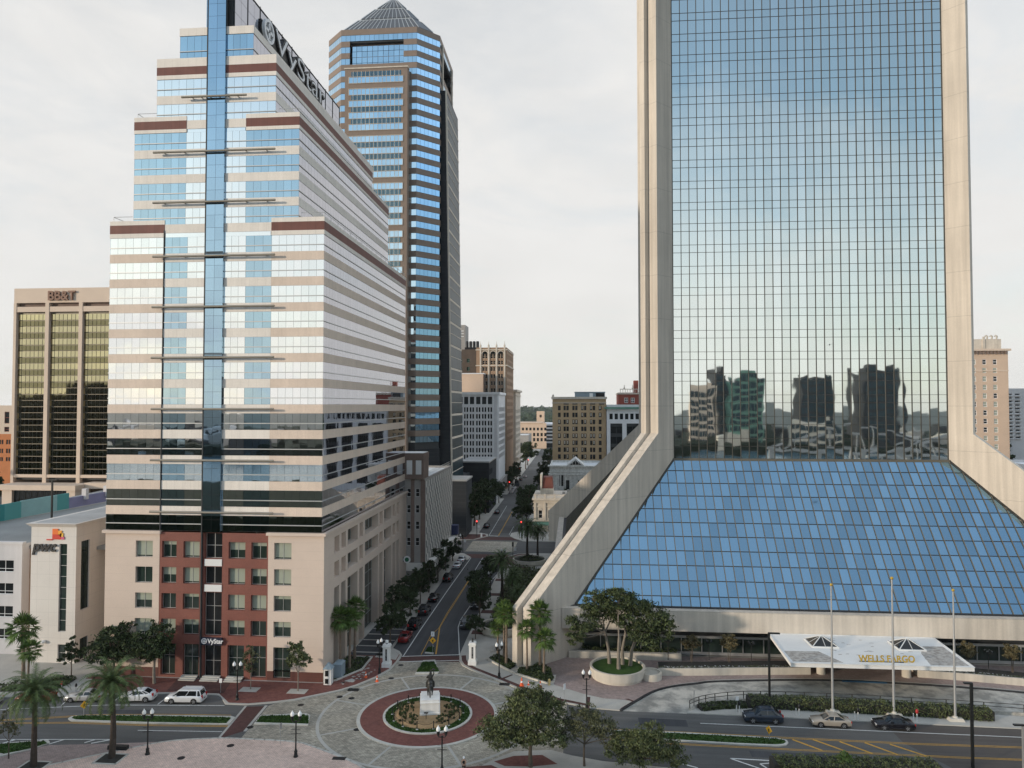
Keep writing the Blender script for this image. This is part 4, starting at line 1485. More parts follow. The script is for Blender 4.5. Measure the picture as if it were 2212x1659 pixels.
for i, (x, y, dx, dy, h, mt_) in enumerate([(-8, 520, 26, 40, 12, 'beige_conc'), (8, 640, 40, 40, 14, 'white_wall'), (-95, 780, 60, 30, 15, 'lime'), (-10, 800, 50, 40, 13, 'white_wall'), (-60, 560, 24, 40, 16, 'grey_stone')]):
    T = thing('distant_block', ['low beige block on the right near the street end', 'low white block far behind the ochre office', 'long low limestone roof below the wooded horizon', 'white roofed low block below the wooded horizon', 'grey low block left of the street end'][i], 'building', (x, y, 0))
    fr = grid([(1 + 4 * k, 3 + 4 * k) for k in range(int(dx / 4))], [(3, 5.5), (7.5, 10)])
    shell(T, x, x + dx, y, y + dy, h, mt_, fr, m_roof='roof_white')
    m = M()
    m.box(x + .5, x + dx - .5, y + .4, y + dy - .5, 0, h - 1.5)
    m.build('dark_windows', 'core', T)

# --- right of the street: ochre office, white cornice building, marble bank, ornate corner building
T = thing('ochre_office', 'ochre brick office of eight window rows with patchy cornice and rooftop shed', 'office building', (2, 345, 0))
X0, X1, Y0, Y1, Z = -10.1, 14.5, 330, 362, 42.6
us = [(2.5, 3.8)]
for c in (5.1, 9.15, 13.2, 17.2):
    us += [(c, c + 1.05), (c + 1.3, c + 2.4)]
us += [(21.2, 22.5)]
rows = [(37.4 - 3.2 * k, 39.5 - 3.2 * k) for k in range(8)]
fr = grid(us, rows)
lf = grid([(3 + 4 * k, 4.4 + 4 * k) for k in range(7)], rows)
shell(T, X0, X1, Y0, Y1, Z, 'ochre', fr, (), lf, depth=.3, m_roof='roof')
for h in fr:
    o = window(T, X0 + h[0], Y0, 0, h[1] - h[0], h[3] - h[2], h[2], .22, nh=2, t=.07, frame='steel_dark')
    if rnd.random() < .35:
        b_ = M()
        w_ = h[1] - h[0]
        b_.box(.1 + w_ * .1, w_ * .75, .046, .049, .5, (h[3] - h[2]) * .9)
        bo = bpy.data.objects.new('blind', b_.mesh('blind', 'lime'))
        bo.parent = o
        COL.objects.link(bo)
m = M()
m.box(X0 - .5, X1 + .4, Y0 - .6, Y1 + .4, 42.6, 43.6)
m.box(X0 - .2, X1 + .2, Y0 - .25, Y1, 40.6, 40.95)
for k in range(9):
    x = X0 + 4.6 + k * 2.0
    if k % 2 == 0:
        m.box(X0 + 5.1 + k * 2.02, X0 + 7.5 + k * 2.02, Y0 - .03, Y0 - .003, 40.0, 40.5, 1)
m.lathe(X0 + .3, Y0 + .2, [(.5, 43.6), (.45, 44.4), (.1, 44.8)], 8)
m.build('cornice', ['lime', 'core'], T)
m = M()
m.box(.2, 14.2, 335, 345, 42.6, 45.6)
m.box(.0, 14.4, 334.8, 345.2, 45.6, 46.0)
m.build('roof_shed', 'blue_grey', T)
m = M()
m.box(7.0, 8.6, 334.7, 335, 43.6, 45.3)
m.box(10, 13.9, 334.75, 335, 43.4, 45.4, 1)
m.build('shed_openings', ['sign_white', 'pane'], T)

T = thing('cornice_building', 'white framed building with green copper cornice and tall arched bays', 'building', (25, 340, 0))
X0, X1, Y0, Y1, Z = 14.7, 45, 328, 356, 40
top = grid([(1.2 + 2.35 * k, 2.7 + 2.35 * k) for k in range(12)], [(33.3, 35.9)])
bays = grid([(1.6 + 7.35 * k, 7.0 + 7.35 * k) for k in range(4)], [(3, 31.4)])
shell(T, X0, X1, Y0, Y1, Z, 'white_frame', top + bays, depth=.5)
m = M()
for u0, u1, a, b in bays:
    for j in range(6):
        za = a + .3 + j * 4.7
        panes(m, X0, Y0 + .45, 0, [u0, (u0 + u1) / 2, u1], [za, min(za + 3.3, b)], gap=.2)
for u0, u1, a, b in top:
    panes(m, X0, Y0 + .45, 0, [u0, u1], [a, b])
m.build('bay_windows', 'pane', T)
back_box(T, X0 + .8, X1 - .8, Y0 + .5, Y1 - .8, 0, Z - 2)
m = M()
m.box(X0 - 1, X1 + 1, Y0 - 1.2, Y1 + 1, 38.0, 38.9)
m.build('copper_cornice', 'copper', T)
T = thing('red_brick_house', 'red brick building with pale balustrade and finials above the white cornice building', 'building', (32, 425, 0))
fr = grid([(3.4, 5.6), (7.2, 9.4)], [(41, 44)])
shell(T, 25.6, 46, 420, 440, 47, 'red_brickwall', fr)
wall_windows(T, 25.6, 420, 0, fr, .25, nv=2, nh=2, t=.25, frame='sign_white')
m = M()
m.box(25.2, 46.4, 419.5, 440, 46, 46.7)
m.box(26.4, 46, 419.6, 420, 48.8, 49.2)
for k in range(14):
    m.box(26.6 + 1.4 * k, 26.9 + 1.4 * k, 419.65, 419.95, 46.7, 48.8)
for x in (29, 33.8):
    m.lathe(x, 419.8, [(.5, 49.2), (.5, 49.8), (.15, 50.3), (.3, 50.9), (.05, 51.6)], 8)
m.build('balustrade', 'lime', T)
m = M()
m.box(35, 37.5, 424, 430, 47, 54.2)
m.build('chimney', 'red_brickwall', T)

T = thing('marble_bank', 'low weathered marble bank with a glazed pediment and arched doorway', 'bank building', (0, 300, 0))
X0, X1, Y0, Y1, Z = -10.1, 12, 290, 318, 15.3
fr = [(4.0, 5.6, 7.0, 11.5), (6.1, 8.0, 3, 9.5), (11.5, 13.6, 3, 9.5), (16, 18, 3, 9.5)]
shell(T, X0, X1, Y0, Y1, Z, 'marble', fr, depth=.5, m_roof='roof_white')
for h in fr:
    m = M()
    m.face([(X0 + h[0], Y0 + .45, h[2]), (X0 + h[1], Y0 + .45, h[2]), (X0 + h[1], Y0 + .45, h[3]), (X0 + h[0], Y0 + .45, h[3])])
    m.build('dark_opening', 'pane', T)
m = M()
for z, e, h in ((14.9, .7, .5), (11.6, .5, .5), (12.6, .25, .3)):
    m.box(X0 - e, X1 + e, Y0 - e, Y0 + 2, z, z + h)
for k in range(12):
    m.box(X0 + .5 + k * 1.9, X0 + .9 + k * 1.9, Y0 - .4, Y0 - .003, 2, 11.6)
m.build('entablature', 'marble', T)
m = M()
m.hull([(-3.2, Y0 - .6, 15.4), (4.0, Y0 - .6, 15.4), (.4, Y0 - .6, 18.3)], [(-3.2, Y0 + 12, 15.4), (4.0, Y0 + 12, 15.4), (.4, Y0 + 12, 18.3)])
m.build('pediment', 'marble', T)
m = M()
m.hull([(-1.9, Y0 - .7, 15.75), (2.7, Y0 - .7, 15.75), (.4, Y0 - .7, 17.6)], [(-1.9, Y0 - .62, 15.75), (2.7, Y0 - .62, 15.75), (.4, Y0 - .62, 17.6)])
m.build('pediment_glass', 'pane', T)
m = M()
for x in (-.8, .4, 1.6):
    m.box(x - .07, x + .07, Y0 - .78, Y0 - .71, 15.75, 17.6 - abs(x - .4) * .8)
m.build('pediment_bars', 'marble', T)

T = thing('ornate_corner_building', 'small ornate limestone corner building with balustrade and rust red roof box', 'building', (-6, 235, 0))
X0, X1, Y0, Y1, Z = -12.8, 4, 225, 246, 10.6
fr = grid([(1.5, 2.7), (4.5, 5.7), (7.6, 8.8), (10.7, 11.9)], [(4.3, 6.8), (1.0, 3.0)])
lf = grid([(1.5 + 4 * k, 2.9 + 4 * k) for k in range(5)], [(4.3, 6.8)])
shell(T, X0, X1, Y0, Y1, Z, 'lime', fr, (), lf, depth=.3, m_roof='roof_white', parapet=.3)
wall_windows(T, X0, Y0, 0, fr, .22, nh=2, t=.09, frame='white_frame')
m = M()
for z, e, h in ((7.9, .25, .3), (10.0, .55, .5), (3.4, .3, .35), (9.1, .3, .2)):
    m.box(X0 - e, X1 + e, Y0 - e, Y1 + e, z, z + h)
for k in range(7):
    x = X0 + .25 + k * 1.55 * 1.95
    m.box(x, x + .5, Y0 - .35, Y0 - .003, 3.7, 9.2)
    m.box(x - .05, x + .55, Y0 - .25, Y0 + .25, 10.5, 11.9)
m.box(X0 - .1, X1, Y0 - .1, Y0 + .1, 11.5, 11.75)
for k in range(44):
    m.box(X0 + .2 + k * .38, X0 + .36 + k * .38, Y0 - .06, Y0 + .06, 10.5, 11.5)
for h in fr[:8:2]:
    m.hull([(X0 + h[0] - .25, Y0 - .25, 6.9), (X0 + h[1] + .25, Y0 - .25, 6.9), (X0 + (h[0] + h[1]) / 2, Y0 - .25, 7.5)], [(X0 + h[0] - .25, Y0 - .01, 6.9), (X0 + h[1] + .25, Y0 - .01, 6.9), (X0 + (h[0] + h[1]) / 2, Y0 - .01, 7.5)])
m.build('stone_trim', 'lime', T)
m = M()
m.box(-11.2, -6.9, 234, 240, 10.4, 12.6, 0)
m.hull([(-10.6, 234, 12.6), (-7.0, 234, 12.6), (-7.0, 240, 12.6), (-10.6, 240, 12.6)], [(-10.2, 234.4, 16.2), (-7.3, 234.4, 16.2), (-7.3, 240, 16.2), (-10.2, 240, 16.2)], 1)
m.box(-11.2, -10.6, 233.6, 240.2, 12.6, 17.2, 0)
m.build('roof_box', ['lime', 'red_roof'], T)
m = M()
for k in range(5):
    m.box(-4 + 1.5 * k, -3.1 + 1.5 * k, 236 + k % 2 * 3, 237.2 + k % 2 * 3, 10.3, 11.3 + .3 * (k % 2))
m.build('roof_unit', 'grey_stone', T)
m = M()
m.hull([(X0 - .2, Y0 - .05, 3.3), (X0 + 5, Y0 - .05, 3.3), (X0 + 5, Y0 - 1.3, 2.5), (X0 - .2, Y0 - 1.3, 2.5)], [(X0 - .2, Y0 - .05, 3.25), (X0 + 5, Y0 - .05, 3.25), (X0 + 5, Y0 - 1.3, 2.3), (X0 - .2, Y0 - 1.3, 2.3)])
m.build('awning', 'copper', T)

# --- right edge, beyond the mirror tower
T = thing('peach_hotel', 'tall peach brick hotel with white framed windows and a pale cornice', 'hotel', (178, 345, 0))
X0, X1, Y0, Y1, Z = 162, 189.5, 330, 368, 64
rows = [(57.6 - 3.72 * k, 59.9 - 3.72 * k) for k in range(14)]
fr = grid([(8.4, 10.0), (12.5, 14.1), (16.8, 18.5), (21.2, 22.9)], rows)
shell(T, X0, X1, Y0, Y1, Z, 'peach_wall', fr, depth=.3)
for h in fr:
    window(T, X0 + h[0], Y0, 0, h[1] - h[0], h[3] - h[2], h[2], .2, nh=2, t=.2, frame='sign_white', pane='pane' if rnd.random() < .5 else 'blind')
m = M()
m.box(X0 - .8, X1 + .9, Y0 - 1.0, Y1, 63.6, 64.5)
m.build('cornice', 'beige_conc', T)
m = M()
m.box(X0, X1 + .15, Y0 - .15, Y1, 54.6, 55.1)
m.build('string_course', 'beige_conc', T)
m = M()
for k in range(18):
    m.box(X0 + .5 + k * 1.5, X0 + 1.1 + k * 1.5, Y0 - .7, Y0 - .01, 62.2, 63.6)
m.build('brackets', 'brown_brick', T)
m = M()
m.box(X0 + 2, X1 - 1.6, Y0 + 2, Y1, 64, 69)
m.box(X0 + 18, X0 + 19, Y0 + 1.6, Y0 + 2, 64, 70)
m.build('roof_block', 'lime', T)
for k in range(3):
    m = M()
    x = X1 - 3.4 - 2.0 * k
    m.tube([(x, Y0 + 2.5, 68.4), (x, Y0 + 1.7, 70.2), (x - .6, Y0 + 1.7, 70.6), (x - 1.1, Y0 + 1.7, 70.1)], .35, 7)
    m.build('vent_pipe', 'planter', T)
T = thing('balcony_tower', 'white apartment tower with rows of small balconies at the right edge', 'apartment block', (245, 425, 0))
X0, X1, Y0, Y1, Z = 236, 250.5, 420, 440, 49
rows = [(21 + 2.0 * k, 22.1 + 2.0 * k) for k in range(13)]
fr = grid([(2, 4.2), (5.2, 7.0), (8.4, 11.0)], rows)
shell(T, X0, X1, Y0, Y1, Z, 'white_wall', fr, depth=1.0)
back_box(T, X0 + 1.1, X1 - 1, Y0 + 1.0, Y1 - 1, 0, 47)
for h in fr:
    m = M()
    m.box(X0 + h[0] - .1, X0 + h[1] + .1, Y0 - .7, Y0 - .01, h[2] - .2, h[2] + .35)
    m.build('balcony', 'white_frame', T)
T = thing('red_roofed_house', 'house with a red tiled roof seen right of the mirror tower', 'house', (300, 500, 0))
m = M()
m.box(292, 345, 480, 500, 0, 12)
m.build('wall', 'beige_conc', T)
m = M()
m.hull([(290, 478, 12), (347, 478, 12), (347, 502, 12), (290, 502, 12)], [(298, 488, 19), (340, 488, 19), (340, 492, 19), (298, 492, 19)])
m.build('roof', 'red_roof', T)
T = thing('white_canopy_roof', 'low white roof just beyond the right hand fin of the mirror tower', 'building', (175, 250, 0))
shell(T, 150, 230, 244, 275, 20, 'white_wall', m_roof='roof_white')

# ================================================================ LEFT: bank office, parking garage, corner stair tower
T = thing('bank_office', 'beige precast bank office with gold mirror glass bays and bronze letters', 'office building', (-150, 220, 0))
Y = 205.0
X0, X1 = -172.2, -124
m = M()
m.box(X0, X1, Y + 1.2, Y + 36, 17, 75.6)
m.build('structure_core', 'core', T)
m = M()
m.box(X0, X1, Y, Y + 37, 71.3, 75.8)
m.box(X0, X1, Y + .02, Y + 1.3, 68.5, 70.1)
m.box(X0, X1, Y, Y + 1.2, 17.75, 18.65)
for a, b in ((-172.2, -171.3), (-161.82, -160.6), (-150.9, -149.7), (-140, -138.8), (-129, -128)):
    m.box(a, b, Y - .12, Y + 1.3, 14.5, 71.3)
m.box(X0, X0 + .9, Y + 1.3, Y + 36, 0, 71.3)
m.box(X0, X1, Y + 36, Y + 37, 0, 71.3)
m.build('precast_frame', 'beige_conc', T)
for xa, n in ((-171.25, 7), (-160.55, 7), (-149.65, 7), (-138.75, 7)):
    m = M()
    for k in range(13):
        z0 = 67.9 - 3.8 * k
        us = lin(0, 9.4, n)
        panes(m, xa, Y + .75, 0, us, [z0 - 1.9, z0], gap=.16, mi=0)
        panes(m, xa, Y + .75, 0, us, [z0 - 3.75, z0 - 1.98], gap=.16, mi=1)
    m.build('gold_glazing', ['g_gold', 'g_gold_dk'], T)
m = M()
for k in range(3):
    m.box((-171.2, -160.5, -149.6)[k], (-161.9, -151, -140.1)[k], Y + 1.15, Y + 1.19, 70.2, 71.3)
m.build('louver', 'brown_brick', T)
m = M()
m.box(X0 + 1, X1, Y + .9, Y + 1.1, 18.7, 68.4)
m.build('mullion_backing', 'bronze_metal', T)
text('BB&T', 3.9, .25, 'brown_letters', T, (-160.9, Y - .35, 72.1), FRONT, offset=.09, xs=.98)
m = M()
m.box(-159, -130, Y + 6, Y + 20, 75.8, 76.5)
m.build('roof_plant', 'grey_stone', T)
m = M()
m.box(-170.8, -146, Y - 7, Y + 1, 14.7, 16.2)
m.box(-169.3, -166.2, Y - 6.6, Y, 0, 14.7)
m.box(-149.0, -146.3, Y - 6.6, Y, 0, 14.7)
m.box(-146, -124, Y - 3, Y + 1, 14.9, 16.6)
m.build('lobby_frame', 'beige_conc', T)
m = M()
panes(m, -166.2, Y - 5.8, 0, lin(0, 17.2, 9), [0, 5, 9.8, 14.7], gap=.25)
m.build('lobby_glass', 'pane', T)
m = M()
m.box(-166.2, -149, Y - 5.6, Y - 5.3, 0, 14.7)
m.build('lobby_backing', 'bronze_metal', T)

T = thing('orange_brick_building', 'cream and orange brick building at the far left edge', 'building', (-270, 310, 0))
fr = grid([(2.5 + 6 * k, 4.8 + 6 * k) for k in range(8)], [(31.5, 36.8), (27.8, 30.0)])
shell(T, -300, -251.8, 300, 330, 39.6, 'beige_conc', fr, z0=26.8)
wall_windows(T, -300, 300, 0, fr, .25, nh=2, t=.2, frame='red_brickwall')
fr = grid([(1.5 + 3.4 * k, 2.5 + 3.4 * k) for k in range(14)] + [(2.7 + 3.4 * k, 3.6 + 3.4 * k) for k in range(14)], [(22.2, 24.2), (18.2, 20.2), (14.6, 16.4)])
m = M()
wall(m, -300.1, 299.9, 0, 48.5, 0, 26.8, fr, .3)
m.build('brick_wall', 'orange_wall', T)
back_box(T, -299, -252, 300.2, 329, 0, 26.7)

# corner stair tower with the accounting firm's letters, and the garage it serves
T = thing('stair_tower', 'white panelled corner tower with dark letters, orange block emblem and a tall window strip', 'tower', (-80.5, 108, 0))
YP, XA, XB = 104.78, -84.35, -76.9
ho = [(4.68, 5.95, 4.9, 18.4), (4.68, 5.98, .3, 2.95)]
m = M()
wall(m, XA, YP, 0, XB - XA, 0, 21.4, ho, .25)
sh = [(1.15, 3.05, 7.9, 18.6), (1.15, 3.05, .2, 3.5)]
wall(m, XB, YP, R(90), 26, 0, 21.4, sh, .25)
wall(m, XB, YP + 26, R(180), XB - XA, 0, 21.4, [])
wall(m, XA, YP + 26, R(-90), 26, 0, 21.4, [])
m.face([(XA, YP, 20.9), (XB, YP, 20.9), (XB, YP + 26, 20.9), (XA, YP + 26, 20.9)])
m.build('wall', 'white_stucco', T)
m = M()
m.hull([(XA - .05, YP - .05, 21.0), (XB + .05, YP - .05, 21.0), (XB + .05, YP + 26, 21.0), (XA - .05, YP + 26, 21.0)], [(XA - .6, YP - .55, 21.55), (XB + .25, YP - .55, 21.55), (XB + .25, YP + 26.4, 21.55), (XA - .6, YP + 26.4, 21.55)])
m.build('cornice', 'white_stucco', T)
m = M()
m.face([(XA + .3, YP + .3, 21.565), (XB - .3, YP + .3, 21.565), (XB - .3, YP + 25, 21.565), (XA + .3, YP + 25, 21.565)])
m.build('roof', 'roof', T)
window(T, XA + 4.68, YP, 0, 1.27, 13.5, 4.9, .2, 1, 8, .07, 'alu', 'pane_green', name='window_strip')
window(T, XA + 4.68, YP, 0, 1.3, 2.65, .3, .2, 1, 2, .07, 'alu', 'pane_green')
window(T, XB, YP + 1.15, R(90), 1.9, 10.7, 7.9, .2, 2, 6, .07, 'steel_dark', 'pane_green', name='window_strip')
window(T, XB, YP + 1.15, R(90), 1.9, 3.3, .2, .2, 2, 2, .07, 'steel_dark', 'pane_green')
text('pwc', 2.35, .1, 'dark_letters', T, (-84.0, YP - .16, 17.25), FRONT, offset=.05, shear=.22, xs=.98)
for nm, x0, x1, z0, z1 in (('orange', -80.78, -79.85, 19.85, 20.72), ('amber', -79.84, -79.25, 19.75, 20.45), ('yellow', -79.5, -79.02, 19.5, 20.05),
                           ('red', -80.78, -79.3, 19.1, 19.86), ('pink', -79.29, -78.85, 19.1, 19.49)):
    m = M()
    m.box(x0, x1, YP - .14, YP - .02, z0, z1)
    m.build('emblem_block', 'logo_' + nm, T)
m = M()
m.box(-81.75, -80.8, YP - .14, YP - .02, 18.95, 19.12)
m.build('emblem_bar', 'logo_red', T)
m = M()
m.ball((-81.9, YP - .25, 3.35), .38, 0, 10, .7)
m.build('wall_lamp', 'globe', T)

T = thing('parking_structure', 'white rendered parking structure with window rows, sloping deck and teal mural parapet', 'parking structure', (-100, 130, 0))
YL = 107.8
hs = grid([(1.2 + 5.0 * k, 4.4 + 5.0 * k) for k in range(6)], [(13.1, 15.0), (9.55, 11.35), (5.9, 7.7), (2.4, 4.1)])
hs = [(a + .9, b + .9, c, d) for a, b, c, d in hs]
m = M()
wall(m, -120, YL, 0, 31.7, 0, 17.6, hs, .3)
wall(m, -88.3, YL, R(90), 2.2, 0, 17.6, [], .3)
m.box(-120.2, -88.1, YL - .15, YL + .6, 17.6, 17.95)
m.build('wall', 'white_wall', T)
wall_windows(T, -120, YL, 0, hs, .25, nv=2, nh=1, t=.08, frame='sign_white', hfr=.28)
m = M()
h2 = [(1.0, 2.3, a, b) for a, b in ((13.0, 14.6), (9.4, 11.0), (5.8, 7.4), (2.2, 3.8))]
wall(m, -88.3, YL + 1.6, 0, 4.2, 0, 17.2, h2, .3)
m.build('recessed_wall', 'tan_render', T)
wall_windows(T, -88.3, YL + 1.6, 0, h2, .25, nv=1, t=.06, frame='steel_dark')
m = M()
m.hull([(-119.7, YL + .7, 16.6), (-69.8, YL + 1.9, 16.6), (-69.8, 172, 17.6), (-119.7, 172, 17.6)], [(-119.7, YL + .7, 17.1), (-69.8, YL + 1.9, 17.1), (-69.8, 172, 18.2), (-119.7, 172, 18.2)])
m.build('parking_deck', 'deck', T)
# mural parapet: bands of one wall
pa, pb = Vector((-112.6, 112, 0)), Vector((-103.2, 170, 0))


def para(t0, t1, z0, z1, mt_, nm='mural_parapet'):
    m_ = M()
    a, b = pa.lerp(pb, t0), pa.lerp(pb, t1)
    n_ = Vector((pb.y - pa.y, -(pb.x - pa.x), 0)).normalized() * .3
    zz = lambda t: 17.2 + 1.2 * t
    m_.hull([a + Vector((0, 0, zz(t0) + z0)), b + Vector((0, 0, zz(t1) + z0)), b - n_ + Vector((0, 0, zz(t1) + z0)), a - n_ + Vector((0, 0, zz(t0) + z0))],
            [a + Vector((0, 0, zz(t0) + z1)), b + Vector((0, 0, zz(t1) + z1)), b - n_ + Vector((0, 0, zz(t1) + z1)), a - n_ + Vector((0, 0, zz(t0) + z1))])
    return m_.build(nm, mt_, T)


para(0, .30, 0, 3.2, 'teal_dark')
para(.30, .36, 0, 3.2, 'teal')
para(.36, .50, 0, 3.3, 'teal_light')
para(.50, .55, 0, 3.3, 'teal')
para(.55, .93, 0, 2.2, 'violet')
para(.93, 1.0, 0, 3.0, 'teal')
for t in (.62, .72, .90):
    m = M()
    p = pa.lerp(pb, t)
    m.box(p.x - .5, p.x + .5, p.y - .4, p.y + .5, 19.3, 21.6)
    m.build('parapet_post', 'white_wall', T)
for (x, y, lab, h) in ((-99.0, 128, 'slim dark lamp mast on the parking deck beside the teal mural', 8.2), (-78.3, 122, 'dark T shaped lamp mast on the parking deck beside the stepped tower', 7.2)):
    Q = thing('deck_lamp', lab, 'lamp post', (x, y, 17.4), 'lamp masts on the parking deck')
    m = M()
    m.box(x - .13, x + .13, y - .13, y + .13, 17.2, 17.4 + h)
    m.build('pole', 'black_iron', Q)
    m = M()
    m.box(x - 1.1, x + 1.1, y - .2, y + .2, 17.4 + h, 17.6 + h)
    m.build('lamp_head', 'black_iron', Q)
T = thing('rooftop_fan', 'white round extract fan on the roof of the white corner tower', 'fan', (-79, 118, 21.57))
m = M()
m.lathe(-79, 118, [(.9, 21.57), (.9, 22.3), (1.1, 22.4), (1.0, 22.7), (.3, 22.85)], 12)
m.build('drum', 'roof_white', T)
m = M()
m.box(-77.9, -77.5, 119, 119.4, 21.57, 22.6)
m.build('duct', 'alu', T)


# ================================================================ GROUND
def sheet(name, poly, z, mt_, kind='structure'):
    m = M()
    m.face([(p[0], p[1], z) for p in poly])
    return struct(m.build(name, mt_), kind)


def slab_(name, poly, z0, z1, mt_, kind='structure'):
    m = M()
    m.prism(poly, z0, z1, 0, 1 if isinstance(mt_, list) else None, bot=False)
    return struct(m.build(name, mt_), kind)


def ribbon(m, pts, wd, z, mi=0):
    """a painted line along pts"""
    pts = [Vector((p[0], p[1], 0)) for p in pts]
    L_, R_ = [], []
    for i, p in enumerate(pts):
        d = (pts[min(i + 1, len(pts) - 1)] - pts[max(0, i - 1)]).normalized()
        n_ = Vector((-d.y, d.x, 0)) * wd / 2
        L_.append(p + n_)
        R_.append(p - n_)
    for i in range(len(pts) - 1):
        m.face([(R_[i].x, R_[i].y, z), (R_[i + 1].x, R_[i + 1].y, z), (L_[i + 1].x, L_[i + 1].y, z), (L_[i].x, L_[i].y, z)], mi)


def kerb(m, pts, wd, z0, z1, mi=0):
    pts = [Vector((p[0], p[1], 0)) for p in pts]
    for a, b in zip(pts, pts[1:]):
        d = (b - a).normalized()
        n_ = Vector((-d.y, d.x, 0)) * wd / 2
        e = d * wd * .2
        m.hull([(*(a - n_ - e).xy, z0), (*(b - n_ + e).xy, z0), (*(b + n_ + e).xy, z0), (*(a + n_ - e).xy, z0)],
               [(*(a - n_ - e).xy, z1), (*(b - n_ + e).xy, z1), (*(b + n_ + e).xy, z1), (*(a + n_ - e).xy, z1)], mi)


def smooth(pts, n=6):
    """Catmull-Rom through the points"""
    p = [Vector((a[0], a[1])) for a in pts]
    p = [p[0] * 2 - p[1]] + p + [p[-1] * 2 - p[-2]]
    out = []
    for i in range(1, len(p) - 2):
        for k in range(n):
            t = k / n
            out.append(tuple(0.5 * ((2 * p[i]) + (p[i + 1] - p[i - 1]) * t + (2 * p[i - 1] - 5 * p[i] + 4 * p[i + 1] - p[i + 2]) * t * t + (3 * p[i] - p[i - 1] - 3 * p[i + 1] + p[i + 2]) * t ** 3)))
    out.append(tuple(p[-2]))
    return out


sheet('ground', [(-9000, -6000), (9000, -6000), (9000, 12000), (-9000, 12000)], -0.06, 'ground')
sheet('river', [(-3500, -330), (3500, -330), (3500, -48), (-3500, -48)], -0.03, 'water')
sheet('road', [(-260, 55), (260, 55), (260, 112), (-260, 112)], 0.0, 'asphalt')
sheet('side_street', [(-30.2, 112), (-14.8, 112), (-14.8, 193), (-30.2, 193)], 0.0, 'asphalt_dark')
sheet('far_street', [(-30.2, 209), (-14.8, 209), (-14.8, 640), (-30.2, 640)], 0.0, 'asphalt')
sheet('cross_street', [(-200, 193), (200, 193), (200, 209), (-200, 209)], 0.0, 'asphalt')
sheet('second_cross_street', [(-200, 304), (200, 304), (200, 316), (-200, 316)], 0.003, 'asphalt')
sheet('brown_road_patch', [(38.6, 95), (38.7, 89.2), (43, 80), (60, 70), (260, 55), (260, 95)], 0.004, 'asphalt_brown')
for q in ([(-62, 88.6), (-55, 88.9), (-55, 90.2), (-62, 89.6)], [(20, 84.2), (31, 84.0), (31, 85.6), (20, 85.7)], [(44, 87.2), (52, 87), (52, 88.6), (44, 88.6)], [(8, 91.2), (14, 91.3), (14, 93.2), (8, 93.4)]):
    sheet('road_patch', q, .0035, 'asphalt_dark')
sheet('paved_circle', [(-40.6, 92.6), (-39.9, 83), (-33, 82.5), (-26, 70), (-12, 70), (-1.5, 78), (-1.0, 101), (-14, 112), (-28.5, 112)], 0.004, 'cobble')
sheet('crossing_table', [(-29.8, 193.8), (-16.6, 193.8), (-16.6, 208.6), (-29.8, 208.6)], 0.004, 'cobble')

RC = (-18.9, 91.7)
m = M()
m.ring(*RC, 13.55, 13.95, 0, .009, 96)
for a in (27, 72, 118, 165, 209, 253, 297, 342):
    t = R(a)
    c, s_ = math.cos(t), math.sin(t)
    ribbon(m, [(RC[0] + 9.0 * c, RC[1] + 9.0 * s_), (RC[0] + 13.6 * c, RC[1] + 13.6 * s_)], .3, .008)
ribbon(m, [cd(0, 0) and G(cd(-10, 1145)), G(cd(185, 912))], .35, .008)
ribbon(m, [G(cA(1960, 1310)), G(cA(2212, 1010))], .3, .008)
struct(m.build('circle_bands', 'concrete'))
sheet('crosswalk', [G(cA(1965, 1306)), G(cA(2212, 1016)), G(cd(180, 918)), G(cd(-8, 1140))], 0.006, 'dark_brick')
sheet('crosswalk', [(-27.4, 110.5), (-18.0, 110.9), (-18.2, 113.4), (-27.3, 112.9)], 0.007, 'dark_brick')
sheet('crosswalk', [(-27.2, 185.6), (-18.3, 185.3), (-17.0, 190.5), (-29.2, 190.5)], 0.006, 'dark_brick')
sheet('crosswalk', [(-29.5, 210.6), (-16.2, 210.6), (-18.3, 215.5), (-26.6, 215.5)], 0.006, 'dark_brick')
m = M()
m.ring(*RC, 8.55, 9.0, 0, .12, 96)
struct(m.build('apron_kerb', 'kerb'))
m = M()
m.ring(*RC, 5.7, 8.55, 0, .125, 96)
struct(m.build('brick_apron', 'red_brick'))
m = M()
m.ring(*RC, 5.4, 5.72, 0, .26, 96)
struct(m.build('garden_kerb', 'kerb'))


def grass_patch(name, poly=None, ringr=None, z=.2, n=2500, blade=.13):
    m = M()
    g = random.Random(hash(name) % 999 + n)
    if ringr:
        cx, cy, r0, r1 = ringr
        m.ring(cx, cy, r0, r1, z, z, 64)
    else:
        m.face([(p[0], p[1], z) for p in poly])
        xs, ys = [p[0] for p in poly], [p[1] for p in poly]

        def inside(x, y):
            c = False
            for (xa, ya), (xb, yb) in zip(poly, poly[1:] + poly[:1]):
                if (ya > y) != (yb > y) and x < (xb - xa) * (y - ya) / (yb - ya) + xa:
                    c = not c
            return c
    k = 0
    while k < n:
        if ringr:
            t, r_ = g.uniform(0, 6.283), math.sqrt(g.uniform(r0 * r0, r1 * r1))
            x, y = cx + r_ * math.cos(t), cy + r_ * math.sin(t)
        else:
            x, y = g.uniform(min(xs), max(xs)), g.uniform(min(ys), max(ys))
            if not inside(x, y):
                k += .2
                continue
        t = g.uniform(0, 6.283)
        w_, h = blade * g.uniform(.5, 1.1), blade * g.uniform(.6, 1.3)
        c, s_ = math.cos(t) * w_, math.sin(t) * w_
        lx, ly = g.uniform(-.1, .1), g.uniform(-.1, .1)
        m.face([(x - c, y - s_, z - .01), (x + c, y + s_, z - .01), (x + lx, y + ly, z + h)])
        k += 1
    return struct(m.build(name, 'grass'), 'stuff')


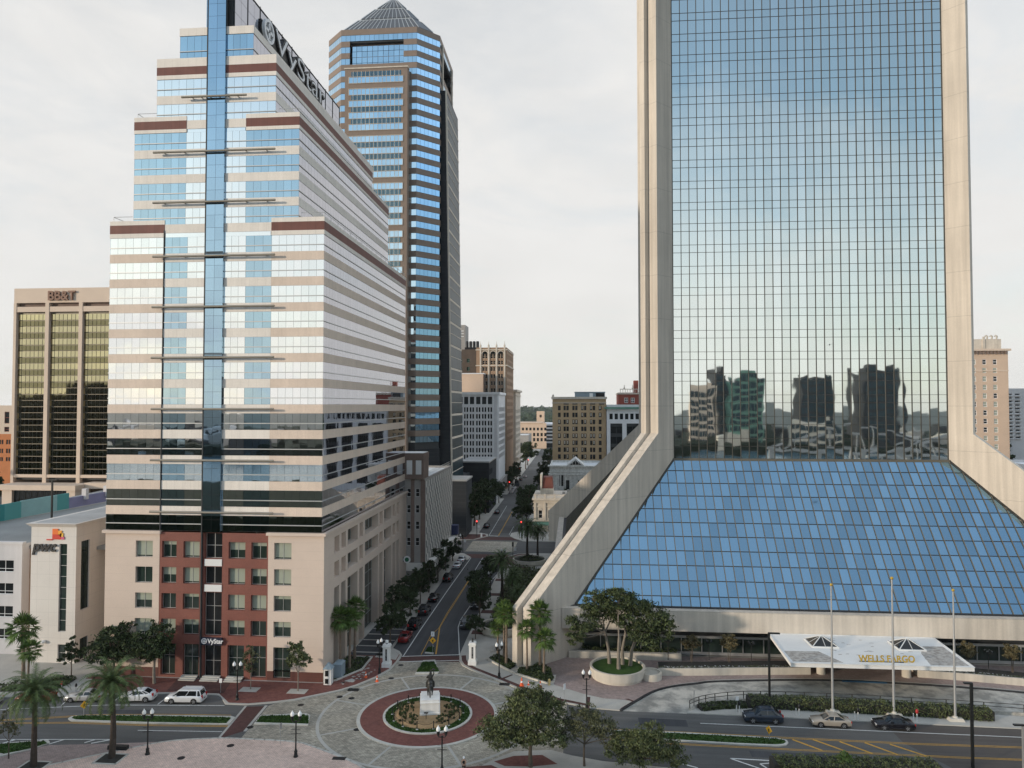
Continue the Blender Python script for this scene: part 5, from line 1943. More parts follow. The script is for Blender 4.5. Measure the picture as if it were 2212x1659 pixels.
grass_patch('ring_grass', ringr=(*RC, 4.35, 5.45), n=2600)
m = M()
m.lathe(*RC, [(4.4, .1), (4.4, .2), (3.0, .3), (0.01, .34)], 48, sm=True)
struct(m.build('mulch_bed', 'mulch'), 'stuff')

# pavements
west_kerb = [(-260, 78), (-110, 87.5), (-74.3, 92.6), (-70.9, 93.5), (-56.3, 95.2), (-49.3, 95.4), (-48.4, 95.0), (-46.5, 92.6), (-43.6, 92.6), (-40.4, 93.5), (-37.7, 94.6), (-32.7, 98.2), (-30.9, 100.1), (-29.0, 103.2), (-27.7, 106.6), (-27.4, 110),
             (-27.5, 113), (-28.3, 114.6), (-29.8, 116), (-29.9, 180.5), (-27.4, 183.5), (-27.2, 186.5), (-29.5, 190.5), (-33, 192.8), (-200, 192.8)]
slab_('pavement', west_kerb + [(-200, 110), (-260, 110)], -.03, .12, ['kerb', 'walk'])
bk = [(-71, 93.9), (-56.3, 95.55), (-49.0, 95.75), (-46.2, 92.95), (-43.5, 92.95), (-40.5, 93.85), (-37.9, 94.95), (-32.95, 98.5), (-31.2, 100.4), (-29.35, 103.4), (-28.05, 106.7), (-27.75, 110), (-27.85, 112.9), (-29.0, 114.4), (-36, 114.4), (-36, 100.5), (-71, 100.5)]
sheet('brick_pavement', bk, .125, 'red_brick')
sheet('dark_forecourt', [G(cA(*p)) for p in ((1500, 880), (2010, 905), (2080, 800), (1590, 780))], .129, 'dark_brick')
for q in ([(330, 655), (400, 640), (490, 650), (375, 705)], [(440, 710), (520, 650), (640, 655), (550, 715)], [(570, 715), (690, 660), (870, 665), (830, 735)], [(500, 930), (680, 760), (830, 765), (760, 900)], [(380, 790), (480, 740), (640, 745), (540, 790)]):
    sheet('concrete_panel', [G(cA(*p), .12) for p in q], .13, 'walk')
sheet('concrete_corner', [(-31.5, 111.5), (-27.9, 110.6), (-28.0, 113), (-29.3, 114.8), (-30.1, 116), (-31.5, 116)], .13, 'walk')
m = M()
for k in range(5):
    ribbon(m, [(-35.8, 113.6 + 3.0 * k), (-30.3, 113.6 + 3.0 * k)], .42, .134)
struct(m.build('pavement_stripes', 'concrete'))
sheet('dark_pavement', [(-35.9, 112.2), (-30.2, 112.2), (-30.2, 128.5), (-35.9, 128.5)], .13, 'asphalt_dark')
sheet('rubble_concrete', [(-33.2, 101.6), (-32.3, 101.2), (-31.6, 102), (-32.4, 102.6)], .132, 'concrete')
g = random.Random(5)
m = M()
for k in range(70):
    x, y = g.gauss(-31.6, 1.3), g.gauss(103.6, 2.2)
    if x > -29.6 + (107 - y) * -.25 or x < -35 or y < 100.4:
        continue
    r_ = g.uniform(.1, .3)
    m.face([(x + r_ * g.uniform(.7, 1.3) * math.cos(t), y + r_ * g.uniform(.7, 1.3) * math.sin(t), .131) for t in (0, 1.2, 2.5, 3.6, 5)])
struct(m.build('mortar_stains', 'concrete'))

dk = [(5.93, 95.15), (7.86, 97.9), (11.0, 101.9), (14.1, 104.0), (17.3, 105.2), (20.1, 106.2), (27.9, 107.35), (35, 108), (43.75, 107.95), (62, 105.9), (80, 100)]
dks = smooth(dk, 5)
kerb_e = [(-14.9, 640), (-14.9, 317), (-18.0, 317)]
ek = [(-200, 193)]
east = [(-15.2, 191.5), (-17.3, 188.5), (-18.2, 185.5), (-18.4, 122), (-18.35, 113.5), (-17.9, 111.0), (-17.2, 109.3), (-15.6, 107.6), (-10.5, 103.3), (-7.4, 100.6), (-2.4, 97.2), (2, 95.6), (5.93, 95.15)]
slab_('pavement', east + dks[1:] + [(80, 116), (88, 192.5), (-10, 192.5)], -.03, .12, ['kerb', 'walk'])
sheet('brick_edge', [(-18.0, 113.4), (-17.55, 111.2), (-16.9, 109.6), (-15.35, 107.9), (-10.3, 103.6), (-7.2, 100.9), (-2.2, 97.5), (2, 95.95), (2, 96.6), (-2.0, 98.2), (-6.9, 101.6), (-9.9, 104.2), (-14.9, 108.4), (-16.3, 110), (-16.9, 111.5), (-17.3, 113.6)], .125, 'dark_brick')
mv = [G(cD(*p), .12) for p in ((815, 790), (1100, 880), (1300, 925), (1500, 940), (1610, 960), (1700, 895), (1850, 835))]
sheet('brick_plaza', mv + [(x + .3, y + .55) for x, y in dks[13:]] + [(80, 104), (80, 116.2), (.5, 116.2), (-6.5, 108.9), (-3.3, 106.4)], .126, 'mauve_brick')
for q in ([(1140, 1045), (1140, 910), (1172, 912), (1158, 1045)], [(1465, 1025), (1580, 955), (1510, 930), (1545, 928), (1615, 955), (1500, 1030)], [(290, 730), (400, 690), (412, 697), (300, 745)]):
    sheet('brick_strip', [G(cD(*p), .12) for p in q], .13, 'dark_brick')
for k in range(5):
    sheet('brick_strip', [(-18.0, 124 + 12.5 * k), (-11.5, 124 + 12.5 * k), (-11.5, 126.2 + 12.5 * k), (-18.0, 126.2 + 12.5 * k)], .126, 'dark_brick')
m = M()
kerb(m, dks, .35, -.02, .16)
struct(m.build('drive_kerb', 'kerb_dark'))
m = M()
kerb(m, smooth([(38.5, 107.95), (41, 107.95), (44.5, 107.85)], 3), .37, .0, .165)
struct(m.build('blue_kerb', mat('blue_kerb_paint', (.02, .07, .13), .7)))
sheet('driveway', dks + [(80, 96), (62, 97.3), (40, 99.2), (28.2, 99.4), (22.6, 99.2), (18.6, 97.9), (15.2, 96.0), (14.4, 95.1)], .01, 'drive')
slab_('pavement', [(14.4, 95.15), (26.8, 94.85), (55, 94.2), (160, 93), (160, 96), (62, 97.2), (40, 99.3), (28.2, 99.5), (22.6, 99.3), (18.4, 98.0), (15.0, 96.3)], -.03, .12, ['kerb', 'walk'])
slab_('pavement', [(88, 96.5), (260, 94), (260, 192.5), (88, 192.5)], -.03, .12, ['kerb', 'walk'])
# blocks beyond the crossing
slab_('pavement', [(-29.9, 303), (-29.9, 222), (-26.7, 219.5), (-26.2, 216.2), (-29.7, 210.5), (-34, 209.2), (-200, 209.2), (-200, 303)], -.03, .12, ['kerb', 'walk'])
slab_('pavement', [(-15.0, 209.2), (-17.8, 213), (-19.6, 217), (-19.6, 222), (-16.5, 226), (-15.0, 303), (160, 303), (160, 209.2)], -.03, .12, ['kerb', 'walk'])
slab_('pavement', [(-29.9, 317), (-29.9, 640), (-200, 640), (-200, 317)], -.03, .12, ['kerb', 'walk'])
slab_('pavement', [(-15.0, 317), (-15.0, 640), (200, 640), (200, 317)], -.03, .12, ['kerb', 'walk'])
sheet('brick_corner', [(-30, 210.5), (-26.8, 216.2), (-27.4, 219), (-34, 219), (-34, 210)], .126, 'dark_brick')
sheet('brick_corner', [(-15.2, 191.0), (-17.9, 186.5), (-17.9, 178), (-13, 178), (-12, 191.5)], .126, 'dark_brick')
# foreground plaza
fg = smooth([(-75, 62), (-64, 70.5), (-58.4, 75.1), (-51.4, 79.9), (-47.7, 82.0), (-42.6, 83.1), (-39.2, 83.2), (-33.2, 83.0), (-30.0, 81.8), (-24.1, 78.5), (-21.5, 75.5), (-20, 70)], 5)
slab_('plaza', fg + [(-20, 40), (-75, 40)], -.03, .12, ['kerb', 'pink_brick'])
e2 = [(-140, 60), (-72, 75.2), (-65.7, 77.5), (-61.5, 79.9), (-54.8, 80.85), (-47.8, 82.05), (-51.4, 79.8), (-58.4, 75), (-64, 70.4), (-75, 61)]
sheet('plaza_apron', e2, .006, 'mauve_brick')
m = M()
kerb(m, fg, .3, 0, .128)
struct(m.build('plaza_kerb', 'kerb'))
# corner island bottom centre, under the near trees
isl = [G(p) for p in [(905, 1700), (1020, 1668), (1052, 1650), (1078, 1638), (1110, 1625), (1190, 1622), (1235, 1634), (1300, 1646), (1480, 1664), (1500, 1720)]]
slab_('corner_pavement', isl, -.03, .12, ['kerb', 'walk'])
sheet('corner_brick', [G(cD(*p), .12) for p in ((225, 1545), (420, 1490), (700, 1480), (850, 1570), (600, 1595), (330, 1590))], .126, 'red_brick')
sheet('corner_brick', [G(cD(*p), .12) for p in ((-60, 1600), (200, 1580), (330, 1640), (-60, 1680))], .126, 'red_brick')
# medians
for nm, poly in (('median', [G(cA(*p)) for p in ((612, 1130), (640, 1112), (720, 1100), (1400, 1098), (2085, 1108), (2118, 1118), (2060, 1180), (1300, 1172), (640, 1150))]),
                 ('median', [G(cd(*p)) for p in ((72, 1085), (135, 1008), (540, 990), (580, 1005), (560, 1098), (480, 1095))]),
                 ('median', [G(cd(*p)) for p in ((1522, 635), (1596, 512), (1705, 507), (1740, 620), (1728, 628))]),
                 ('median', [G(cB(*p)) for p in ((-420, 868), (0, 883), (400, 906), (650, 922), (705, 935), (715, 950), (700, 965), (650, 972), (400, 962), (0, 937), (-420, 910))]),
                 ('median', [G(cd(*p)) for p in ((1612, 445), (1640, 395), (1690, 380), (1697, 400), (1690, 452))])):
    c = Vector((sum(p[0] for p in poly) / len(poly), sum(p[1] for p in poly) / len(poly)))
    slab_(nm, poly, -.02, .14, 'kerb')
    inn = []
    for p in poly:
        d = Vector(p) - c
        inn.append(tuple(c + d * max(.5, (1 - .35 / max(.4, abs(d.length))))) if nm else p)
    inn = [(c.x + (p[0] - c.x) * .965, c.y + (p[1] - c.y) * .74) for p in poly]
    grass_patch('median_grass', inn, z=.145, n=1500)
gp = [G(p) for p in ((-40, 1625), (0, 1608), (60, 1603), (104, 1600), (108, 1606), (60, 1622), (0, 1636))]
slab_('median', gp, -.02, .14, 'kerb')
grass_patch('median_grass', [(sum(q[0] for q in gp) / 7 + (p[0] - sum(q[0] for q in gp) / 7) * .95, sum(q[1] for q in gp) / 7 + (p[1] - sum(q[1] for q in gp) / 7) * .78) for p in gp], z=.145, n=600)

# painted markings
m = M()
Wl = lambda f, ps, wd=.13, z=.009: ribbon(m, [G(f(*p)) for p in ps], wd, z)
Wl(cA, [(-400, 1085), (60, 1038), (980, 1000), (2020, 1005)], .14)
for a, b in (((625, 938), (550, 1005)), ((1075, 925), (990, 1000)), ((1515, 920), (1420, 995)), ((190, 960), (60, 1040))):
    Wl(cA, [a, b], .12)
Wl(cA, [(1240, 1228), (2000, 1240)], .12)
Wl(cA, [(-300, 1310), (990, 1310)], .14)
for a, b in (((0, 1352), (150, 1308)), ((215, 1352), (355, 1308)), ((440, 1352), (580, 1310)), ((760, 1340), (860, 1310)), ((820, 1345), (1000, 1312))):
    Wl(cA, [a, b], .22)
Wl(cB, [(155, 822), (2212, 912), (3600, 975)], .14, .012)
for ps in ([(345, 1045), (700, 1065)], [(345, 1045), (535, 1110), (600, 1130)], [(535, 1080), (700, 1068)], [(535, 1080), (580, 1108)], [(10, 1070), (140, 1106)]):
    Wl(cB, ps, .2, .012)
Wl(cS, [(280, 1335), (420, 1120), (640, 800), (830, 535)], .14)
Wl(cS, [(975, 357), (1120, 115)], .16)
Wl(cS, [(735, 1325), (730, 1180), (725, 1100), (745, 1040), (860, 870), (1060, 650), (1100, 555)], .14)
Wl(cS, [(835, 680), (925, 535)], .12)
Wl(cS, [(1137, 352), (1175, 283)], .12)
Wl(cS, [(268, 1336), (740, 1322)], .22, .011)
Wl(cS, [(240, 1380), (735, 1368)], .2, .011)
Wl(cS, [(1005, 540), (1095, 545)], .4, .01)
Wl(cS, [(978, 357), (1050, 362)], .4, .01)
Wl(cd, [(1370, 520), (1590, 512)], .2, .01)
struct(m.build('white_markings', 'white_paint'))
m = M()
for off in (-5, 5):
    Wl(cS, [(545 + off * .6, 1318), (575 + off * .5, 1100), (640 + off, 985), (700 + off, 893), (835 + off * .5, 683)], .1)
    Wl(cS, [(1052 + off * .5, 357), (1162 + off * .4, 165)], .12)
Wl(cS, [(425, 1322), (505, 1165), (575, 1100)], .1)
for dy in (-5, 4):
    Wl(cA, [(-300, 1160 + dy), (0, 1140 + dy), (620, 1105 + dy), (800, 1092 + dy), (1500, 1088 + dy), (2080, 1096 + dy)], .1)
    Wl(cA, [(-300, 1172 + dy), (0, 1166 + dy), (640, 1160 + dy), (1300, 1182 + dy), (2050, 1192 + dy)], .1)
for dy in (-3, 4):
    Wl(cB, [(-420, 862 + dy), (0, 878 + dy), (690, 914 + dy), (1500, 952 + dy), (2212, 976 + dy), (3400, 1010 + dy)], .1, .012)
    Wl(cB, [(-420, 920 + dy), (0, 952 + dy), (760, 990 + dy), (1770, 1038 + dy), (2212, 1054 + dy), (3400, 1090 + dy)], .1, .012)
for a, b in (((740, 925), (930, 995)), ((870, 925), (1080, 1000)), ((1040, 938), (1250, 1015)), ((1200, 945), (1410, 1022)), ((1360, 955), (1590, 1030))):
    Wl(cB, [a, b], .3, .013)
struct(m.build('yellow_markings', 'yellow_paint'))
# manholes and drains: plates lying in the road
Q = thing('manhole_cover', 'dark round manhole cover', 'manhole cover', (0, 0, 0), 'manhole covers in the paving')
m = M()
m.lathe(0, 0, [(.42, 0), (.42, .012), (.36, .016), (.001, .016)], 18, sm=False)
m.build('plate', 'steel_dark', Q)
Rp = Repeat(Q)
for p, z, lab in (((2075, 1375), .12, 'in the pink plaza nearest its curved kerb'), ((1630, 1487), .12, 'in the pink plaza below the twin lamp')):
    x, y = G(cA(*p))
    Rp.at(x, y, z, label='dark round manhole cover ' + lab)
for p, lab in (((845, 835), 'on the circle beside the brick corner'), ((952, 848), 'inside the outer band of the circle, left of the statue'), ((495, 908), 'on the approach west of the circle'), ((1000, 1130), 'touching the white apron kerb of the circle'),
               ((1310, 668), 'on the outer band near the cones'), ((1397, 549), 'beside the north grass island'), ((40, 1108), 'by the corner of the small grass island')):
    x, y = G(cd(*p))
    Rp.at(x, y, .006, label='dark round manhole cover ' + lab)
Rp.done()
for p, lab in (((970, 775), 'dark drain inlet in the kerb by the brick corner'), ((840, 1398), 'dark drain inlet in the curved plaza kerb'), (None, 'dark drain inlet in the kerb below the fan palms')):
    x, y = G(cd(*p)) if p else G(cD(330, 790))
    m = M()
    m.box(x - .75, x + .75, y - .35, y + .35, .0, .135)
    tag(m.build('drain_inlet', 'steel_dark', None, (x, y, 0)), lab, 'drain', 'kerb drain inlets')


# ================================================================ TREES AND PLANTS
def leaf_cloud(m, blobs, n, size, g, flat=0.0, mi=0):
    """n leaf sprays scattered through ellipsoid blobs (cx, cy, cz, rx, ry, rz); denser toward the rim, clumped"""
    tot = sum(b[3] * b[4] * b[5] for b in blobs) or 1
    for cx, cy, cz, rx, ry, rz in blobs:
        k = int(n * rx * ry * rz / tot)
        clumps = []
        for _ in range(max(4, k // 36)):
            v = Vector((g.gauss(0, 1), g.gauss(0, 1), g.gauss(0, 1))).normalized() * g.uniform(.45, 1.0) ** .6
            clumps.append(v)
        for _ in range(k):
            c = g.choice(clumps)
            v = c + Vector((g.gauss(0, .15), g.gauss(0, .15), g.gauss(0, .11)))
            p = Vector((cx + v.x * rx, cy + v.y * ry, cz + v.z * rz))
            s_ = size * g.uniform(.55, 1.25)
            a = Vector((g.gauss(0, 1), g.gauss(0, 1), g.gauss(0, .6) - flat)).normalized()
            b = a.orthogonal().normalized()
            b = Matrix.Rotation(g.uniform(0, 6.28), 3, a) @ b
            c2 = a.cross(b)
            m.face([p - b * s_, p + c2 * s_ * .42, p + b * s_, p - c2 * s_ * .42 + a * s_ * .2], mi)


def broadleaf(name, label, cat, loc, h, blobs, n, size, leafm, barkm='bark', trunks=((0, 0),), r0=.22, seed=1, group=None, lean=.0, fork=.4):
    """blobs relative to the tree's foot; limbs run from the trunk into every blob"""
    g = random.Random(seed)
    T = thing(name, label, cat, loc, group)
    L_ = Vector(loc)
    m = M()
    tops = []
    for tx, ty in trunks:
        near = [b for b in blobs]
        top = Vector((tx * 1.6 + lean, ty * 1.3, h * fork))
        pts = [Vector((tx, ty, 0)), Vector((tx * 1.1 + g.uniform(-.1, .1), ty * 1.1 + g.uniform(-.1, .1), h * fork * .5)), top]
        m.tube([L_ + p for p in pts], [r0 * 1.15, r0 * .85, r0 * .72], 8)
        tops.append(top)
    for b in blobs:
        t = min(tops, key=lambda q: (q.x - b[0]) ** 2 + (q.y - b[1]) ** 2)
        e = Vector(b[:3])
        mid = t.lerp(e, .5) + Vector((g.uniform(-.25, .25), g.uniform(-.25, .25), -.1 * (e - t).length * .4))
        m.tube([L_ + t + Vector((0, 0, -.15)), L_ + mid, L_ + e], [r0 * .55, r0 * .36, r0 * .16], 6)
        for _ in range(4):
            d = Vector((g.uniform(-1, 1) * b[3], g.uniform(-1, 1) * b[4], g.uniform(-.3, .8) * b[5])) * .8
            m.tube([L_ + mid.lerp(e, .6), L_ + e + d * .5 + Vector((0, 0, .1)), L_ + e + d], [r0 * .2, r0 * .12, r0 * .05], 4)
    m.build('trunk', barkm, T)
    m = M()
    leaf_cloud(m, [(b[0] + L_.x, b[1] + L_.y, b[2] + L_.z, *b[3:]) for b in blobs], n, size, g)
    m.build('crown', leafm, T)
    return T


def blobs_round(g, h, w_, n=7, base=.45):
    out = [(0, 0, h * (base + .28), w_ * .34, w_ * .34, h * .24)]
    for k in range(n):
        a = 2.4 * k + g.uniform(-.4, .4)
        r_ = w_ * g.uniform(.18, .34)
        z = h * g.uniform(base, .88)
        s_ = w_ * g.uniform(.16, .27) * (1.15 - .4 * z / h)
        out.append((r_ * math.cos(a), r_ * math.sin(a), z, s_, s_, s_ * .85))
    return out


# live oak on three trunks in the round planter
px, py = 6.2, 106.9
broadleaf('planter_oak', 'broad spreading oak on bare trunks in the big round planter', 'tree', (px, py, 1.55), 11,
          [(-4.8, 0, 6.4, 2.6, 2.4, 1.3), (-2.6, .8, 8.6, 2.6, 2.3, 1.5), (0, 0, 9.7, 2.8, 2.6, 1.5), (2.8, .5, 8.9, 2.6, 2.4, 1.5), (5.4, 0, 7.0, 2.6, 2.4, 1.7), (3.9, -1.4, 5.4, 2.3, 1.9, 1.5),
           (-5.6, -1, 4.9, 1.7, 1.7, .9), (6.3, -.4, 5.2, 1.6, 1.7, 1.3), (-.6, 1.6, 7.3, 2.8, 2, 1.2), (1.9, -1.0, 7.0, 2.0, 1.8, 1.0), (.3, -.6, 10.8, 1.9, 1.7, .9), (-3.6, -.4, 10.2, 1.6, 1.4, .9), (4.9, -.6, 3.9, 1.9, 1.6, 1.2), (-6.2, -.4, 4.0, 1.3, 1.4, .8), (7.0, 0, 6.4, 1.5, 1.5, 1.2), (2.9, .6, 5.2, 1.8, 1.6, 1.2)],
          16500, .23, 'leaf', 'bark_grey', ((-1.1, .9), (.1, -1.2), (1.9, .3), (.8, .6)), .26, 3, fork=.42)
# near trees bottom centre
broadleaf('near_tree', 'dense dark green tree at the bottom edge beside the circle', 'tree', (-4.9, 79.6, 0), 8.6,
          [(0, 0, 6.6, 2.2, 2.2, 1.9), (-2.6, 0, 4.6, 2.3, 2.2, 1.3), (-4.6, .2, 4.2, 1.7, 1.6, .9), (2.2, .4, 6.2, 1.7, 1.7, 1.6), (1.1, -.4, 4.6, 2.0, 1.9, 1.3), (-1.4, .4, 6.9, 1.5, 1.5, 1.4),
           (.5, 0, 8.3, 1.1, 1.1, 1.0), (-2.9, -.7, 3.4, 2.0, 1.6, .9), (2.0, 0, 7.5, .9, .9, .9), (-.4, -.8, 3.5, 1.8, 1.4, .9), (-4.0, .3, 3.2, 1.5, 1.4, .8), (2.6, -.3, 3.4, 1.5, 1.3, 1.0)], 16500, .165, 'leaf_olive', 'bark', r0=.24, seed=8, fork=.34)
broadleaf('near_tree', 'sparse greyish see-through tree at the bottom edge, right of the dense dark tree', 'tree', (1.0, 80.3, 0), 6.6,
          [(0, 0, 4.8, 2.0, 1.8, 1.4), (-1.7, .3, 3.9, 1.5, 1.4, 1.1), (2.0, 0, 4.6, 1.5, 1.4, 1.3), (.8, 0, 6.0, 1.3, 1.2, .8), (2.7, 0, 3.2, 1.4, 1.3, 1.0), (-.6, .2, 6.0, .9, .9, .6)], 7000, .13, 'leaf_thin', 'bark', r0=.13, seed=13, fork=.4)
broadleaf('near_tree', 'low bushy green tree at the bottom edge in front of the road median', 'tree', (7.4, 79.6, 0), 5.6,
          [(0, 0, 3.6, 2.2, 2.0, 1.3), (-2.0, .3, 3.0, 1.8, 1.6, 1.2), (2.0, 0, 3.0, 1.8, 1.6, 1.3), (.6, .2, 4.6, 1.5, 1.4, .8), (3.4, 0, 2.0, 1.4, 1.3, 1.0), (-3.0, 0, 1.9, 1.3, 1.3, .9), (.3, -.6, 2.0, 2.2, 1.5, 1.0)], 11500, .145, 'leaf_olive', 'bark', r0=.16, seed=21, fork=.3)
broadleaf('near_tree', 'bare twiggy see-through tree at the bottom left corner behind the nearer date palm', 'tree', (-63.8, 76.5, 0), 6.0,
          [(0, 0, 4.2, 1.3, 1.3, 1.2), (-.9, 0, 3.3, .9, .9, .9), (.9, 0, 3.6, .9, .9, .9), (.2, 0, 5.4, .8, .8, .6)], 700, .13, 'leaf_thin', 'bark', r0=.07, seed=71, fork=.35)
# left: trees in front of the white tower and the stepped tower
broadleaf('plaza_tree', 'large dark wide tree in front of the white corner tower', 'tree', (-66.8, 99.4, 0), 8.6,
          [(0, 0, 5.6, 2.3, 2.2, 1.7), (-2.3, 0, 4.0, 2.1, 2, 1.4), (2.2, 0, 4.6, 1.8, 1.8, 1.3), (1.4, 0, 7.4, 1.3, 1.3, 1.0), (-1.2, .4, 6.6, 1.4, 1.4, 1.0), (-.4, -.6, 3.4, 2.2, 1.6, 1.1), (2.6, 0, 7.9, .7, .7, .6)], 5200, .24, 'leaf_street', seed=31, fork=.3)
broadleaf('plaza_tree', 'tall dark tree with bare lower trunk in front of the stepped tower', 'tree', (-60.0, 98.4, 0), 9.3,
          [(-1.2, 0, 6.0, 2.3, 2.0, 1.6), (.9, 0, 7.2, 1.6, 1.5, 1.4), (.5, 0, 5.2, 2.1, 1.9, 1.3), (-3.0, 0, 5.0, 1.7, 1.6, 1.2), (.2, 0, 8.6, .8, .8, .8), (-1.2, 0, 4.2, 2.0, 1.5, .9)], 5000, .24, 'leaf_street', 'bark_grey', r0=.22, seed=32, fork=.4)
broadleaf('plaza_tree', 'slim young tree with thin trunk beside the large dark tree', 'tree', (-73.1, 99.0, 0), 6.2,
          [(0, 0, 4.3, 1.0, 1.0, 1.3), (.2, 0, 5.6, .6, .6, .7), (-.9, 0, 3.0, .8, .8, .7), (.8, 0, 3.4, .8, .8, .8)], 1500, .2, 'leaf_street', r0=.09, seed=33, fork=.4)
broadleaf('plaza_tree', 'round topped young tree growing from a concrete plate at the corner of the stepped tower', 'tree', (-38.45, 97.5, .12), 7.2,
          [(0, 0, 5.0, 1.25, 1.25, 1.5), (-.4, 0, 6.3, .9, .9, .8), (.9, 0, 4.3, .9, .9, .9), (-.9, 0, 3.9, .9, .9, .7)], 2100, .2, 'leaf_olive', 'bark_grey', r0=.09, seed=34, fork=.36)
broadleaf('plaza_tree', 'thin see-through young tree on a concrete plate before the red granite entrance', 'tree', (-45.3, 97.5, .12), 6.2,
          [(0, 0, 4.4, 1.1, 1.1, 1.4), (.2, 0, 3.1, 1.0, 1.0, .8), (-.3, 0, 5.5, .7, .7, .6)], 900, .17, 'leaf_thin', 'bark_grey', r0=.07, seed=35, fork=.38)
for p, lab in (((-38.45, 97.35), 'under the round topped young tree'), ((-45.4, 97.4), 'under the thin young tree')):
    m = M()
    m.box(p[0] - 1.3, p[0] + 1.3, p[1] - .8, p[1] + .8, .126, .15)
    tag(m.build('tree_plate', 'walk', None, (*p, .126)), 'pale concrete plate ' + lab, 'tree plate', 'concrete tree plates in the brick pavement')

# street trees: two kinds, copied along the street
g_ = random.Random(77)
st_a = broadleaf('street_tree', 'street tree', 'tree', (0, 0, 0), 6.8, blobs_round(g_, 6.8, 5.4, 9, .42), 3200, .24, 'leaf_street', seed=41, r0=.14, group='trees along the side street', fork=.36)
st_b = broadleaf('street_tree', 'street tree', 'tree', (0, 0, 0), 7.4, blobs_round(g_, 7.4, 4.6, 9, .36), 3000, .25, 'leaf_street', seed=42, r0=.14, group='trees along the side street', fork=.34)
RA, RB = Repeat(st_a), Repeat(st_b)
RA.at(-30.6, 117.5, .12, .4, 'dark street tree nearest the left gate pillar, over the striped pavement', scale=1.05)
RA.at(-31.0, 126.5, .12, 1.9, 'second dark street tree up the left pavement, over the parked red car', scale=1.15)
RB.at(-31.2, 134.5, .12, 2.9, 'wide dark street tree in front of the colonnade of the stepped tower', scale=1.1)
RB.at(-30.9, 141.8, .12, 1.2, 'dark street tree beside the round green sign', scale=1.05)
RB.at(-30.9, 150.5, .12, .5, 'slim street tree on the pale pavement before the finned office', scale=1.0)
RA.at(-30.9, 160.5, .12, 3.4, 'street tree shading the ground floor of the finned office', scale=1.15)
RB.at(-30.9, 170.5, .12, 4.4, 'street tree behind the two white cars on the left kerb', scale=1.1)
RA.at(-31.0, 181.0, .12, 5.1, 'street tree at the far corner of the finned office by the crossing', scale=.9)
RA.at(-16.9, 121.6, .12, 2.2, 'dark street tree on the right kerb in front of the curved planter', scale=.62)
RB.at(-17.4, 130.3, .12, .9, 'large dark street tree leaning over the right lane, behind the parked dark car', scale=1.2)
RA.at(-18.8, 140.5, .12, 4.0, 'dark street tree hiding the bend of the yellow line', scale=1.15)
RB.at(-18.5, 156.9, .12, 3.0, 'tall narrow street tree on the right kerb before the crossing', scale=.98)
for k, (x, y, s_, lab) in enumerate([(-34.5, 222, 1.9, 'big dark tree at the left far corner of the crossing'), (-33, 234, 2.0, 'big dark tree in front of the dark annex'), (-33, 247, 2.0, 'big dark tree beyond the dark annex'),
                                     (-32.5, 260, 1.9, 'big dark tree before the dark pavilion'), (-32, 274, 1.75, 'tree in front of the dark pavilion'), (-30.5, 288, 1.3, 'tree at the foot of the white gridded office corner'),
                                     (-17.0, 232, 1.5, 'dark tree beside the ornate corner building'), (-16.6, 247, 1.7, 'dark tree just past the ornate corner building'), (-16.2, 262, 1.6, 'dark tree before the marble bank on the right kerb'),
                                     (-16.0, 278, 1.3, 'dark tree at the corner of the marble bank')]):
    (RB if k % 2 else RA).at(x, y, .12, k * 1.1, lab, scale=s_)
for k, (x, y, s_, lab) in enumerate([(-30.5, 330, 1.4, 'far street tree in front of the tan brick tower'), (-30.2, 348, 1.5, 'far street tree halfway along the tan brick tower'), (-30, 370, 1.5, 'far street tree at the end of the tan brick tower'),
                                     (-15, 326, 1.4, 'far street tree beside the ochre office corner'), (-15, 345, 1.5, 'far street tree along the ochre office'), (-15, 372, 1.6, 'far street tree beyond the ochre office'),
                                     (-30, 440, 2.3, 'large green tree at the end of the street before the pink hall'), (-31, 470, 2.4, 'bright large tree in front of the pink hall'), (-15.5, 430, 2.0, 'distant tree on the right near the street end')]):
    (RA if k % 2 else RB).at(x, y, .12, k * 1.7, lab, scale=s_)
RA.done()
RB.done()
g_ = random.Random(5)
tb = broadleaf('bank_tree', 'tree', 'tree', (0, 0, 0), 8.5, blobs_round(g_, 8.5, 7, 9, .4), 2600, .33, 'leaf_street', seed=51, r0=.2, group='trees beside the marble bank')
Rp = Repeat(tb)
Rp.at(-3.0, 284, .1, 0, 'dark round tree in front of the marble bank, left of its doorway', scale=.85)
Rp.at(3.6, 283.5, .1, 2, 'dark round tree in front of the marble bank, right of its doorway', scale=1.05)
Rp.at(9.5, 283, .1, 4, 'dark round tree in front of the marble bank next to the flared fin', scale=1.1)
Rp.done()
tb = broadleaf('car_park_tree', 'dark umbrella shaped tree standing in the car park left of the bank office', 'tree', (-184, 205, 0), 24, blobs_round(g_, 24, 16, 9, .5), 3600, .75, 'leaf_street', seed=52, r0=.6, fork=.45)
tb = broadleaf('edge_tree', 'dark round tree at the right edge beside the red roofed house', 'tree', (158, 300, 0), 27, blobs_round(g_, 27, 22, 9, .35), 4000, .8, 'leaf_street', seed=53, r0=.5)
broadleaf('edge_tree', 'dark tree beyond the peach hotel at the foot of the balcony tower', 'tree', (234, 418, 0), 26, blobs_round(g_, 26, 16, 8, .35), 2600, .9, 'leaf_street', seed=54, r0=.5)

